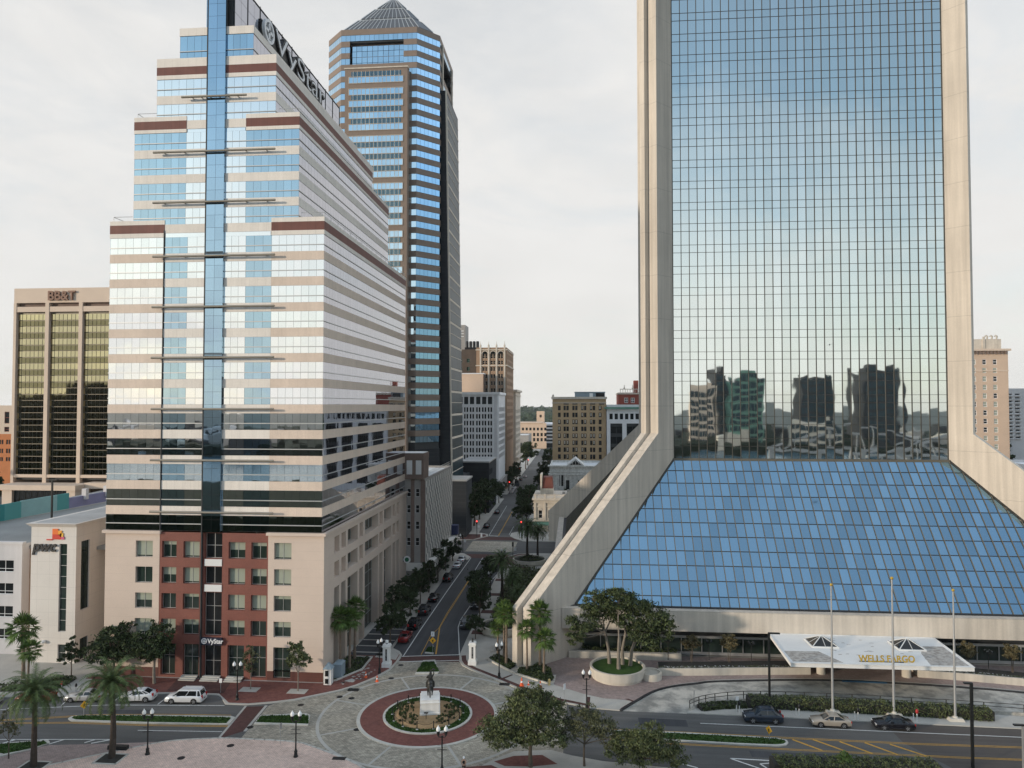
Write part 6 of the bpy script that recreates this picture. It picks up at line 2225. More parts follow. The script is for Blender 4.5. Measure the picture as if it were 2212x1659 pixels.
# small crape myrtles in the long planters in front of the shop windows
tb = broadleaf('planter_tree', 'tree', 'tree', (0, 0, 0), 4.2, [(0, 0, 3.0, 1.3, 1.2, .9), (.8, 0, 2.6, .8, .8, .7), (-.8, .1, 2.7, .8, .8, .7), (.1, 0, 3.7, .8, .8, .5)], 2000, .15, 'leaf_autumn', trunks=((-.12, 0), (.1, .1), (.02, -.12)), r0=.05, seed=61, group='small trees in the long planters', fork=.4)
Rp = Repeat(tb)
Rp.at(17.6, 111.2, 1.0, 0, 'small thin brownish tree in the left long planter, nearest the big oak')
Rp.at(23.3, 111.6, 1.0, 2, 'small brownish tree in the left long planter beside the black mast', scale=1.05)
Rp.at(57.6, 111.6, 1.0, 4, 'small brownish tree in the right long planter beyond the white canopy')
Rp.at(63.5, 111.0, 1.0, 1, 'dark small tree in the right long planter at the picture edge')
Rp.done()


def fan_crown(m, c, g, n=34, r_=1.0, pet=.75):
    for k in range(n):
        a = 2.399 * k
        el = R(82 - 130 * (k / n) + g.uniform(-8, 8))
        d = Vector((math.cos(a) * math.cos(el), math.sin(a) * math.cos(el), math.sin(el)))
        side = Vector((-math.sin(a), math.cos(a), 0))
        base = Vector(c)
        tip = base + d * pet * g.uniform(.8, 1.15)
        m.tube([base, tip], [.03, .018], 4, 0, cap=False)
        droop = Vector((0, 0, -.25 - .25 * (1 - math.sin(el))))
        nf = 11
        for j in range(nf):
            t = R(-78 + 156 * j / (nf - 1))
            f = (d * math.cos(t) + side * math.sin(t)).normalized()
            ln = r_ * (1 - .22 * abs(math.sin(t))) * g.uniform(.85, 1.1)
            wv = (side * math.cos(t) - d * math.sin(t)) * .065 * r_
            p1 = tip + f * ln * .55 + droop * .15
            p2 = tip + f * ln + droop * .55 * ln
            m.face([tip - wv * .2, p1 - wv, p2, p1 + wv], 0)


def fan_palm(name, label, h, seed, group=None, r_=1.0, n=34, skirt=True, fat=.16):
    g = random.Random(seed)
    T = thing(name, label, 'palm tree', (0, 0, 0), group)
    m = M()
    lean = Vector((g.uniform(-.15, .15), g.uniform(-.15, .15), 0))
    zs = lin(0, h, 16)
    m.tube([lean * (z / h) ** 2 + Vector((0, 0, z)) for z in zs], [fat * (1.35 - .45 * min(1, z / h * 2.5)) * (1 + .10 * (i % 2)) for i, z in enumerate(zs)], 9)
    m.build('trunk', 'palm_bark', T)
    m = M()
    fan_crown(m, lean + Vector((0, 0, h)), g, n, r_, .75 * r_)
    m.build('crown', 'fanpalm', T)
    if skirt:
        m = M()
        for k in range(12):
            a = 2.399 * k
            d = Vector((math.cos(a) * .45, math.sin(a) * .45, -1.0))
            b = lean + Vector((0, 0, h - .1))
            s_ = Vector((-math.sin(a), math.cos(a), 0)) * .14
            e = b + d * g.uniform(.6, 1.0) * r_
            m.face([b, b.lerp(e, .6) + s_, e, b.lerp(e, .6) - s_])
        m.build('dry_skirt', 'palm_dead', T)
    return T


fp_a = fan_palm('fan_palm', 'fan palm', 6.9, 3, 'fan palms beside the flared fin and the corner', 1.15)
fp_b = fan_palm('fan_palm', 'fan palm', 5.3, 4, 'fan palms beside the flared fin and the corner', 1.2)
RA, RB = Repeat(fp_a), Repeat(fp_b)
RA.at(-7.1, 106.9, .12, .3, 'sunlit fan palm with slim trunk standing before the notched fin edge', scale=.93)
RA.at(-5.25, 108.7, .12, 1.4, 'taller sunlit fan palm against the grey side of the flared fin', scale=1.22)
RB.at(-4.55, 105.7, .12, 2.2, 'short thick sunlit fan palm in the shrub bed corner', scale=1.03)
RA.at(-10.5, 109.9, .12, 4.2, 'tall sunlit fan palm left of the flared fin, nearest its base', scale=1.1)
RA.at(-11.1, 112.6, .12, 5.0, 'tall fan palm behind another left of the flared fin', scale=1.08)
RB.at(-12.2, 113.4, .12, 3.1, 'low fan palm in front of the curved wall planter', scale=.88)
RA.at(-36.0 + 1.0, 105.2, .12, .9, 'tall fan palm at the street corner of the stepped tower, nearest the kiosk', scale=1.14)
RA.at(-33.9, 106.2, .12, 2.7, 'tall fan palm in the corner bed, between two other palms', scale=1.08)
RA.at(-34.4, 110.3, .12, 3.9, 'tall fan palm at the back of the corner bed by the colonnade', scale=1.15)
RB.at(-80.2, 98.6, .12, .2, 'bushy fan palm at the left edge against the white parking structure', scale=1.35)
RB.at(-77.2, 95.8, .12, 2.0, 'lower bushy fan palm at the left edge in front of the white corner tower', scale=.95)
RA.done()
RB.done()


def date_palm(name, label, h, seed, group=None, fl=3.1, n=58, fruit=True):
    g = random.Random(seed)
    T = thing(name, label, 'palm tree', (0, 0, 0), group)
    m = M()
    zs = lin(0, h, 18)
    m.tube([Vector((.12 * math.sin(z * .5), 0, z)) for z in zs], [.36 - .11 * min(1, z / h * 1.8) + .02 * (i % 2) + (.08 if i > 15 else 0) for i, z in enumerate(zs)], 10)
    m.build('trunk', 'palm_bark_dk', T)
    c = Vector((.12 * math.sin(h * .5), 0, h))
    m = M()
    for k in range(n):
        a = 2.399 * k + g.uniform(-.15, .15)
        el = R(84 - 112 * (k / n) ** .85 + g.uniform(-6, 6))
        out = Vector((math.cos(a), math.sin(a), 0))
        side = Vector((-math.sin(a), math.cos(a), 0))
        p = c + out * .15
        L_ = fl * g.uniform(.85, 1.08)
        pts = []
        e = el
        for i in range(11):
            pts.append(p.copy())
            p = p + (out * math.cos(e) + Vector((0, 0, math.sin(e)))) * L_ / 10
            e -= R(5.2 + 2.5 * i * .5)
        m.tube(pts, [.035 - .0025 * i for i in range(11)], 3, 0, cap=False)
        for i in range(1, 11):
            for q in (0, .33, .66):
                b = pts[i - 1].lerp(pts[i], q)
                t = (pts[i] - pts[i - 1]).normalized()
                upv = side.cross(t)
                ll = .62 * math.sin(math.pi * (.12 + .8 * (i + q) / 11.5)) + .08
                for sg in (-1, 1):
                    d = (t * .75 + side * sg * .75 + upv * g.uniform(-.05, .35)).normalized()
                    w_ = t * .05
                    m.face([b - w_, b + w_, b + d * ll])
    m.build('crown', 'palm', T)
    if fruit:
        m = M()
        for k in range(5):
            a = 1.3 * k + .3
            for j in range(26):
                q = c + Vector((math.cos(a) * g.uniform(.5, .95), math.sin(a) * g.uniform(.5, .95), -.35 - g.uniform(0, .6)))
                s_ = .07
                m.face([q + Vector((s_, 0, 0)), q + Vector((0, s_, 0)), q + Vector((-s_, 0, 0)), q + Vector((0, -s_, s_))])
        m.build('fruit_cluster', 'fruit', T)
    return T


dp_ = date_palm('date_palm', 'date palm', 8.1, 6, 'date palms', 3.9, 64)
Rp = Repeat(dp_)
Rp.at(-52.2, 77.5, .12, .4, 'tall date palm with orange fruit in a square grate on the pink plaza', scale=1.03)
Rp.at(-59.6, 75.0, .12, 2.1, 'date palm at the bottom left corner, nearer the picture edge', scale=1.0)
Rp.at(-14.9, 146.5, .12, 1.1, 'dark date palm in the green beds along the right pavement', scale=.96)
Rp.at(-12.3, 142.0, .12, 3.3, 'lower dark date palm behind the tall fan palms in the green beds', scale=.72)
Rp.at(-11.9, 181.2, .6, 2.6, 'dark date palm in the round planter at the crossing', scale=1.05)
Rp.at(-9.5, 184.6, .6, 4.4, 'second dark date palm in the round planter, nearer the flared fin', scale=.86)
Rp.at(-10.8, 135.5, .12, 5.4, 'short dark palm among the shrubs beside the curved planter', scale=.55)
Rp.done()
for p, s_, lab in (((-52.0, 77.3), 1.5, 'square tree grate bed of the tall date palm'), ((-59.4, 74.9), 1.5, 'square tree grate bed of the bottom left date palm')):
    Q = thing('tree_bed', lab, 'tree bed', (*p, .12), 'square palm beds in the plaza')
    m = M()
    pts = [(p[0] - s_, p[1] - s_ * .8), (p[0] + s_ * .8, p[1] - s_ * .8), (p[0] + s_ * .8, p[1] + s_ * .7), (p[0] - s_, p[1] + s_ * .7), (p[0] - s_, p[1] - s_ * .8)]
    kerb(m, pts, .22, .12, .17)
    m.build('frame', 'kerb', Q)
    m = M()
    m.face([(*q, .135) for q in pts[:4]])
    m.build('soil', 'soil', Q)
m = M()
m.box(-53.9, -51.6, 79.2, 79.75, .12, .55)
tag(m.build('bench_block', 'steel_dark', None, (-52.7, 79.5, .12)), 'low dark bench block behind the tall date palm', 'bench')


def bushes(name, label, poly, h, n, leafm, size=.2, cat='shrub bed', z=.12, seed=1):
    g = random.Random(seed)
    xs, ys = [p[0] for p in poly], [p[1] for p in poly]

    def inside(x, y):
        c = False
        for (xa, ya), (xb, yb) in zip(poly, poly[1:] + poly[:1]):
            if (ya > y) != (yb > y) and x < (xb - xa) * (y - ya) / (yb - ya) + xa:
                c = not c
        return c
    c = (sum(xs) / len(xs), sum(ys) / len(ys), z)
    T = thing(name, label, cat, c)
    m = M()
    m.face([(*p, z + .02) for p in poly])
    m.build('soil', 'soil', T)
    m = M()
    k = tries = 0
    while k < n and tries < n * 30:
        tries += 1
        x, y = g.uniform(min(xs), max(xs)), g.uniform(min(ys), max(ys))
        if not inside(x, y):
            continue
        k += 1
        hh = h * (.75 + .35 * math.sin(x * 1.9 + seed) * math.cos(y * 1.7))
        p = Vector((x, y, z + hh * g.uniform(.1, 1.0) ** .6))
        a = Vector((g.gauss(0, 1), g.gauss(0, 1), g.gauss(0, 1) + .8)).normalized()
        b = a.orthogonal().normalized()
        b = Matrix.Rotation(g.uniform(0, 6.28), 3, a) @ b
        c2 = a.cross(b)
        s_ = size * g.uniform(.6, 1.2)
        m.face([p - b * s_, p + c2 * s_ * .5, p + b * s_, p - c2 * s_ * .5])
    m.build('foliage', leafm, T)
    return T


D_ = lambda *ps: [G(cD(*p), .12) for p in ps]
bushes('shrub_bed', 'dark shrubs in the kerbed bed under the right hand fan palms', D_((470, 680), (560, 640), (640, 600), (760, 640), (815, 740), (770, 790), (600, 735)), .75, 2600, 'leaf', seed=2)
bushes('shrub_bed', 'dark shrubs under the tall fan palms left of the fin', D_((175, 545), (260, 510), (400, 570), (445, 605), (370, 650)), .55, 1300, 'leaf', seed=3)
bushes('shrub_bed', 'small dark shrub strip at the foot of the notched fin', D_((455, 690), (470, 655), (560, 650), (555, 715)), .6, 500, 'leaf', seed=4)
bushes('shrub_bed', 'long green beds between the right pavement and the flared fin', [(-15.6, 130), (-10.5, 127), (-8.5, 150), (-8.0, 172), (-15.2, 176), (-15.6, 160)], 1.0, 4200, 'leaf_olive', .3, seed=5)
bushes('shrub_bed', 'dark planting in the kerbed corner bed of the stepped tower', [(-36, 102.4), (-34.6, 101.6), (-32.2, 106.2), (-32.2, 111.2), (-36, 111.2)], .3, 900, 'leaf', seed=6)
bushes('shrub_bed', 'low dark shrubs beside the driveway of the white corner tower', [G(cA(*p)) for p in ((0, 850), (380, 790), (560, 760), (690, 775), (600, 830), (480, 880), (0, 890))], .7, 1600, 'leaf', seed=7)
bushes('shrub_bed', 'dark shrubs behind the shop front wall near the big oak', [(.9, 114.7), (16, 114.7), (16, 116.2), (1.2, 116.2)], 1.1, 1300, 'leaf', z=.5, seed=8)
m = M()
kerb(m, D_((165, 545), (375, 660), (445, 690), (760, 785), (812, 765), (822, 710)), .3, .1, .34)
kerb(m, D_((445, 690), (470, 640)), .3, .1, .34)
tag(m.build('bed_kerb', 'planter', None, (-7, 106, .1)), 'raised pale kerb round the palm and shrub beds below the fin', 'kerb wall')
m = M()
kerb(m, [(-36, 101.6), (-34.9, 101.3), (-34.4, 101.6), (-31.9, 106.2), (-31.9, 111.3), (-36, 111.3)], .25, .1, .3)
tag(m.build('bed_kerb', 'kerb', None, (-34, 105, .1)), 'pale kerb round the corner bed of the stepped tower', 'kerb wall')


def hedge(label, pts, wd, h, n, z=.12, leafm='leaf_olive', seed=1, size=.13):
    g = random.Random(seed)
    T = thing('hedge', label, 'hedge', (*pts[0], z))
    m = M()
    for a, b in zip(pts, pts[1:]):
        kerb(m, [a, b], wd * .8, z, z + h * .9)
    m.build('stems', 'soil', T)
    m = M()
    seg = [(Vector(a), Vector(b)) for a, b in zip(pts, pts[1:])]
    tot = sum((b - a).length for a, b in seg)
    for a, b in seg:
        d = (b - a).normalized()
        nv = Vector((-d.y, d.x))
        for _ in range(int(n * (b - a).length / tot)):
            s1, u = g.uniform(-.5, .5), g.random()
            face = g.random()
            hh = h * (1 + .06 * math.sin(u * 40))
            if face < .45:
                q, zz = s1 * wd, hh + g.uniform(-.1, .06)
            else:
                q, zz = (-.5 if g.random() < .7 else .5) * wd + g.uniform(-.06, .06), g.uniform(0, hh)
            p2 = a.lerp(b, u) + nv * q
            p = Vector((p2.x, p2.y, z + zz))
            ax = Vector((g.gauss(0, 1), g.gauss(0, 1), g.gauss(0, 1) + .4)).normalized()
            bb = ax.orthogonal().normalized()
            bb = Matrix.Rotation(g.uniform(0, 6.28), 3, ax) @ bb
            cc = ax.cross(bb)
            s_ = size * g.uniform(.6, 1.3)
            m.face([p - bb * s_, p + cc * s_ * .5, p + bb * s_, p - cc * s_ * .5])
    m.build('foliage', leafm, T)


hedge('long clipped hedge behind the three parked cars, below the railing', [(23.0, 98.0), (30, 97.9), (42, 97.4), (52.4, 96.7)], 1.9, 1.25, 6500, seed=3)
hedge('dark hedge at the bottom right edge across the road', [(21.6, 80.6), (30, 80.9), (38.5, 81.2)], 2.4, 1.5, 5200, seed=4)
hedge('low planting at the round end of the driveway island', [(16.4, 96.4), (19, 97.3), (22.4, 97.8)], 1.4, .5, 1500, seed=5, leafm='leaf')
bushes('bright_shrub', 'yellow green shrub standing in the bottom right hedge', [(27.0, 80.4), (29.8, 80.4), (29.8, 82.0), (27.0, 82.0)], 2.1, 1200, 'fanpalm', .17, 'shrub', seed=9)

# ================================================================ RIGHT HAND FORECOURT
T = thing('round_planter', 'large round pale concrete planter with stepped base', 'planter', (6.2, 106.9, .12))
m = M()
m.lathe(6.2, 106.9, [(3.75, .12), (3.75, .42), (3.95, .5), (4.05, 1.72), (3.72, 1.72), (3.7, 1.4)], 56, sm=False)
m.build('wall', 'planter', T)
m = M()
m.lathe(6.2, 106.9, [(3.72, 1.45), (2.0, 1.6), (.01, 1.68)], 40)
m.build('lawn', 'grass', T)
T = thing('curved_bench_wall', 'small curved pale concrete wall joined to the right of the round planter', 'wall', (11, 106.2, .12))
m = M()
m.lathe(11.0, 106.6, [(1.6, .12), (1.6, 1.1), (1.3, 1.1), (1.3, .9), (.01, .9)], 28, sm=False)
m.build('wall', 'planter', T)
for lab, pts, h0, h1 in (('long pale planter wall with flower strip, left of the white canopy', [(12.3, 107.7), (17.8, 108.2), (27, 109.3), (34.6, 110.1)], 1.15, 1.15),
                         ('long pale planter wall with flower strip, right of the white canopy', [(50.1, 110.4), (56, 109.6), (63.4, 108.3), (76, 105)], 1.15, 1.15)):
    T = thing('long_planter', lab, 'planter', (*pts[0], .12), 'long planters beside the canopy')
    m = M()
    back = [(x + .2, y + 3.2) for x, y in pts]
    m.prism(pts + back[::-1], .12, .98)
    kerb(m, pts, .3, .1, 1.15)
    m.build('wall', 'planter', T)
    m = M()
    m.prism([(x, y + .16) for x, y in pts] + [(x, y - .1) for x, y in back[::-1]], .9, 1.02, bot=False)
    m.build('soil', 'soil', T)
    m = M()
    g = random.Random(3)
    mm = M()
    for (xa, ya), (xb, yb) in zip(pts, pts[1:]):
        for _ in range(220):
            u = g.random()
            p = Vector((xa + (xb - xa) * u, ya + (yb - ya) * u + .25 + g.uniform(0, .55), 1.05 + g.uniform(0, .22)))
            s_ = g.uniform(.06, .12)
            a = g.uniform(0, 6.28)
            q = [p + Vector((s_ * math.cos(a + t), s_ * math.sin(a + t), s_ * .5 * math.sin(t * 2))) for t in (0, 1.57, 3.14, 4.71)]
            (mm if g.random() < .2 else m).face(q)
    m.build('greenery', 'leaf_olive', T)
    mm.build('flowers', 'sign_white', T)
T = thing('low_planter', 'low pale planter box below the shop windows beside the big oak', 'planter', (1, 114, .12))
m = M()
m.box(-1.0, 16.5, 113.9, 114.6, .12, 1.15)
m.build('wall', 'planter', T)

T = thing('entrance_canopy', 'flat white entrance canopy with two glass pyramids and gold letters on its roof', 'canopy', (42, 107, 0))
m = M()
q = [(29.1, 100.55), (52.95, 100.9), (53.6, 113.1), (29.6, 113.1)]
m.prism(q, 4.5, 5.0, 0)
m.build('roof_slab', 'canopy_white', T)
m = M()
for a, b in zip(q[:1] + q[3:0:-1], q[3:0:-1] + q[:1]):
    pass
rim = M()
for i in range(4):
    a, b = Vector((*q[i], 5.02)), Vector((*q[(i + 1) % 4], 5.02))
    rim.obox(a, b, .18, .10)
rim.build('roof_rim', 'white', T)
m = M()
m.face([(29.6, 101.2, 5.004), (36.3, 101.3, 5.004), (34.4, 105.6, 5.004), (29.6, 105.4, 5.004)])
m.build('worn_patch', 'canopy_grey', T)
m = M()
m.face([(47.6, 101.3, 5.004), (52.6, 101.5, 5.004), (53.0, 109.2, 5.004), (50.2, 109.2, 5.004), (48.5, 106.0, 5.004)])
m.build('worn_patch', 'canopy_grey', T)
g = random.Random(9)
for k in range(26):
    x, y = g.uniform(36, 48), g.uniform(102.5, 112)
    m = M()
    m.face([(x, y, 5.003), (x + g.uniform(.3, .8), y, 5.003), (x + g.uniform(.3, .8), y + g.uniform(.12, .3), 5.003), (x, y + .2, 5.003)])
    m.build('worn_patch', 'canopy_grey', T)
for cx_, cy_ in ((35.9, 108.9), (47.8, 108.7)):
    h_ = 1.85
    m = M()
    base = [(cx_ - h_, cy_ - h_), (cx_ + h_, cy_ - h_), (cx_ + h_, cy_ + h_), (cx_ - h_, cy_ + h_)]
    ap = (cx_, cy_, 6.25)
    for i in range(4):
        m.face([(*base[i], 5.12), (*base[(i + 1) % 4], 5.12), ap], 1)
    for i in range(4):
        a = Vector((*base[i], 5.12))
        m.obox(a, ap, .11, .11, 0)
        b = Vector((*base[(i + 1) % 4], 5.12))
        m.obox(a, b, .16, .2, 0)
        m.obox((a + b) / 2, ap, .06, .06, 0)
    m.build('skylight', ['rail_white', 'pane'], T)
for x, y in ((36.35, 110.6), (48.4, 110.4)):
    m = M()
    m.lathe(x, y, [(.62, .1), (.62, 4.5)], 24)
    m.build('column', 'planter', T)
text('WELLS FARGO', 1.22, .05, 'gold', T, (38.5, 101.8, 5.05), (R(80), 0, R(2.5)), offset=.025, xs=.92, spacing=1.02)
m = M()
m.box(38.6, 44.4, 101.95, 102.0, 5.0, 5.1)
m.build('letter_rail', 'black_iron', T)

T = thing('driveway_wall', 'low pale retaining wall between the driveway and the hedge', 'wall', (22, 99, 0))
rl = smooth([(14.9, 95.9), (16.3, 97.2), (18.6, 98.4), (22.6, 99.55), (28.2, 99.85), (40.3, 99.6), (57.5, 98.2), (78, 95.2)], 4)
m = M()
kerb(m, rl, .25, 0, .42)
m.build('wall', 'drive', T)
T = thing('railing', 'long dark two bar railing along the curved driveway wall', 'railing', (22, 99, .4))
m = M()
for z in (.85, 1.3):
    m.tube([(x, y, z + .1) for x, y in rl], .045, 5)
m.build('rails', 'dk_bronze', T)
for i, (x, y) in enumerate(rl[::1]):
    if i % 2 == 0 or i > 16:
        p = M()
        p.box(x - .05, x + .05, y - .05, y + .05, .4, 1.42)
        p.build('post', 'dk_bronze', T)
Q = thing('flagpole', 'white flagpole', 'flagpole', (0, 0, 0), 'flagpoles behind the parked cars')
m = M()
m.tube([(0, 0, .3), (0, 0, 17)], [.17, .09], 10)
m.build('pole', 'alu', Q)
m = M()
m.ball((0, 0, 17.15), .2, 0)
m.build('finial', 'gold', Q)
m = M()
m.hull([(-1.0, -.6, 0), (1.0, -.6, 0), (1.0, .6, 0), (-1.0, .6, 0)], [(-.8, -.5, .35), (.8, -.5, .35), (.8, .5, .35), (-.8, .5, .35)])
m.lathe(0, 0, [(.35, .35), (.3, .5), (.2, .55)], 12)
m.build('plinth', 'planter', Q)
Rp = Repeat(Q)
Rp.at(33.2, 96.7, .12, 0, 'white flagpole with gilded ball behind the gold coloured sedan', scale=.96)
Rp.at(40.75, 96.6, .12, 0, 'tallest white flagpole with pale ball behind the black sedan', scale=1.02)
Rp.at(47.9, 95.9, .12, 0, 'white flagpole on a visible plinth right of the black sedan', scale=.95)
Rp.done()
for (x, y, h, arm, lab, mt_) in ((25.6, 98.0, 9.7, 1.3, 'thin black lamp mast rising from the hedge left of the white canopy', 'black_iron'), (43.6, 83.8, 9.2, -.7, 'thick black lamp mast at the lower right in front of the road', 'black_iron'),
                                 (47.9, 82, 5.6, -.9, 'grey box headed lamp mast at the right edge', 'sign_back')):
    T = thing('lamp_mast', lab, 'lamp post', (x, y, 0), 'tall lamp masts')
    m = M()
    m.box(x - .13, x + .13, y - .13, y + .13, 0, h)
    m.build('pole', mt_, T)
    m = M()
    m.box(min(x, x + arm) - .1, max(x, x + arm) + .1, y - .16, y + .16, h - .05, h + .1)
    m.build('lamp_head', 'black_iron', T)


# ================================================================ STREET FURNITURE
Q = thing('twin_lamp', 'twin lamp', 'street lamp', (0, 0, 0), 'black twin globe street lamps')
m = M()
m.lathe(0, 0, [(.26, 0), (.26, .12), (.20, .2), (.17, .55), (.21, .62), (.12, .75), (.085, 1.0), (.075, 3.9), (.11, 3.95), (.11, 4.05)], 12)
m.build('post', 'black_iron', Q)
m = M()
m.tube([(-.42, 0, 4.12), (-.38, 0, 3.95), (0, 0, 3.9), (.38, 0, 3.95), (.42, 0, 4.12)], .05, 7)
m.box(-.55, .55, -.02, .02, 2.55, 2.6)
m.box(-.5, .5, -.02, .02, 3.05, 3.08)
for s_ in (-1, 1):
    m.lathe(.42 * s_, 0, [(.05, 4.05), (.13, 4.15), (.19, 4.55), (.21, 4.6)], 10)
m.build('lamp_arms', 'black_iron', Q)
for s_ in (-1, 1):
    m = M()
    m.lathe(.42 * s_, 0, [(.2, 4.6), (.23, 4.78), (.17, 4.95), (.07, 5.05), (.05, 5.15), (.001, 5.2)], 12)
    m.build('globe', 'globe', Q)
Rp = Repeat(Q)
Rp.at(-48.6, 78.55, .12, .3, 'black twin globe lamp on the pink plaza right of the tall date palm')
Rp.at(-31.55, 79.5, .12, .15, 'black twin globe lamp on the pink plaza below the small grass island')
Rp.at(-14.4, 77.5, .0, .1, 'black twin globe lamp at the bottom edge in front of the circle')
Rp.at(1.5, 94.95, .12, 0, 'black twin globe lamp between the bottom trees and the round planter')
Rp.at(-45.5, 93.9, .12, .2, 'black twin globe lamp on the brick pavement right of the minivan')
Rp.at(-11.05, 104.8, .12, .6, 'black twin globe lamp beside the fan palms and the flared fin')
Rp.at(-28.95, 105.0, .12, 1.2, 'black twin globe lamp left of the left gate pillar', scale=.98)
Rp.at(-32.6, 134.5, .12, .9, 'black twin globe lamp under the street trees by the colonnade')
Rp.at(-17.6, 148.9, .12, .9, 'black twin globe lamp on the right pavement beside the dark palms')
Rp.at(-17.2, 172.3, .12, .4, 'black twin globe lamp by the yellow sign before the crossing')
Rp.at(-31.0, 190.6, .12, .4, 'black twin globe lamp at the near left corner of the crossing')
Rp.done()
Q = thing('globe_lamp', 'lamp', 'street lamp', (0, 0, 0), 'small cluster lamps in the long planters')
m = M()
m.lathe(0, 0, [(.12, 0), (.06, .15), (.05, 2.9)], 9)
for k in range(4):
    a = R(45 + 90 * k)
    m.tube([(0, 0, 2.6), (.4 * math.cos(a), .4 * math.sin(a), 2.6), (.45 * math.cos(a), .45 * math.sin(a), 2.75)], .03, 5)
m.build('post', 'black_iron', Q)
for k in range(4):
    a = R(45 + 90 * k)
    m = M()
    m.ball((.45 * math.cos(a), .45 * math.sin(a), 2.92), .17, 0)
    m.build('globe', 'pane', Q)
Rp = Repeat(Q)
for x, y, lab in ((14.2, 112.0, 'just right of the big oak'), (20.4, 112.3, 'between the two small brownish trees'), (26.6, 111.9, 'beside the white canopy on its left'), (60.3, 111.2, 'beside the white canopy on its right')):
    Rp.at(x, y, 1.0, 0, 'small dark cluster lamp in the long planter ' + lab)
Rp.done()
# gate pillars
for x, y, lab, top in ((-28.6, 107.8, 'white gate pillar with dark name strip and pale ball lamp, left of the street', 1), (-15.7, 109.9, 'white gate pillar with dark name strip and black finial, right of the street', 0)):
    T = thing('gate_pillar', lab, 'gate pillar', (x, y, .12), 'white gate pillars at the street mouth')
    m = M()
    for w_, za, zb in ((.64, .12, .75), (.58, .75, .85), (.50, .85, 3.1), (.60, 3.1, 3.3), (.52, 3.3, 3.5)):
        m.box(x - w_, x + w_, y - w_, y + w_, za, zb)
    m.build('shaft', 'white', T)
    m = M()
    m.box(x - .1, x + .16, y - .53, y - .505, 1.15, 2.85)
    m.build('name_strip', 'sign_black', T)
    for i, ch in enumerate('LAURA ST'):
        if ch != ' ':
            text(ch, .19, .004, 'white', T, (x - .035, y - .535, 2.64 - i * .205), FRONT, 'lettering')
    m = M()
    if top:
        m.lathe(x, y, [(.14, 3.5), (.1, 3.62)], 10)
        m.build('lamp_base', 'black_iron', T)
        m = M()
        m.ball((x, y, 3.86), .27, 0, 14)
        m.build('ball_lamp', 'globe', T)
    else:
        m.lathe(x, y, [(.16, 3.5), (.12, 3.65), (.13, 3.9), (.03, 4.05)], 10)
        m.build('lamp_base', 'black_iron', T)

# ---- statue in the middle of the circle
T = thing('pedestal', 'white stone pedestal in the middle of the planted circle', 'pedestal', (-18.8, 92.6, .2))
m = M()
for x0, x1, y0, y1, za, zb in ((-20.1, -17.5, 91.0, 94.3, .1, .55), (-20.0, -17.6, 91.1, 94.2, .55, 1.75), (-20.08, -17.52, 91.02, 94.28, 1.75, 1.87), (-19.98, -17.62, 91.15, 94.15, 1.87, 2.15)):
    m.box(x0, x1, y0, y1, za, zb)
m.build('block', 'white', T)
T = thing('plaque_stand', 'small dark plaque on a post in front of the pedestal', 'plaque', (-18.75, 89.9, .3))
m = M()
m.tube([(-18.75, 89.9, .25), (-18.75, 89.9, 1.0)], .04, 6)
m.build('post', 'black_iron', T)
m = M()
m.obox((-19.0, 89.9, 1.1), (-18.5, 89.9, 1.1), .35, .06)
m.build('plate', 'black_iron', T)


def skin(name, verts, edges, matn, parent, sub=2):
    me = bpy.data.meshes.new(name)
    off = org(parent)
    me.from_pydata([Vector(v[:3]) - off for v in verts], edges, [])
    o = bpy.data.objects.new(name, me)
    COL.objects.link(o)
    o.modifiers.new('skin', 'SKIN').use_smooth_shade = True
    for i, v in enumerate(verts):
        d = me.skin_vertices[0].data[i]
        r_ = v[3]
        d.radius = (r_, r_) if isinstance(r_, (int, float)) else r_
        d.use_root = i == 0
    sb = o.modifiers.new('sub', 'SUBSURF')
    sb.levels = sb.render_levels = sub
    ev = bpy.data.meshes.new_from_object(o.evaluated_get(bpy.context.evaluated_depsgraph_get()))
    bpy.data.objects.remove(o)
    ev.materials.clear()
    ev.materials.append(X[matn])
    for p in ev.polygons:
        p.use_smooth = True
    o = bpy.data.objects.new(name, ev)
    o.parent = parent
    COL.objects.link(o)
    return o


sx, sy, sz = -18.8, 92.6, 2.15
SK = 1.16
T = thing('equestrian_statue', 'dark bronze rider on a rearing horse, hat raised, seen from behind on the white pedestal', 'statue', (sx, sy, sz))
P = lambda x, y, z, r_: (sx + x * SK, sy + y * SK, sz + z * SK, r_ * SK if isinstance(r_, (int, float)) else (r_[0] * SK, r_[1] * SK))
# horse seen from behind: heading away (+Y), rearing
hv = [P(0, -.05, 1.02, (.33, .34)), P(0, .28, 1.28, (.32, .34)), P(0, .62, 1.55, (.31, .32)), P(0, .86, 1.86, (.21, .24)), P(0, 1.02, 2.14, .16), P(0, 1.22, 2.24, .12), P(0, 1.42, 2.06, .085),
      # hind legs
      P(-.22, -.05, .78, .20), P(-.24, .10, .50, .13), P(-.23, -.18, .30, .075), P(-.22, -.10, .06, .065), P(.22, -.05, .78, .20), P(.24, .10, .50, .13), P(.23, -.18, .30, .075), P(.22, -.10, .06, .065),
      # forelegs lifted
      P(-.19, .72, 1.36, .13), P(-.2, 1.08, 1.38, .085), P(-.2, 1.12, 1.06, .06), P(.19, .72, 1.36, .13), P(.2, 1.05, 1.26, .085), P(.2, 1.2, .98, .06),
      # tail
      P(0, -.36, 1.12, .08), P(0, -.58, .74, .11), P(.02, -.62, .34, .09), P(.03, -.66, .0, .045)]
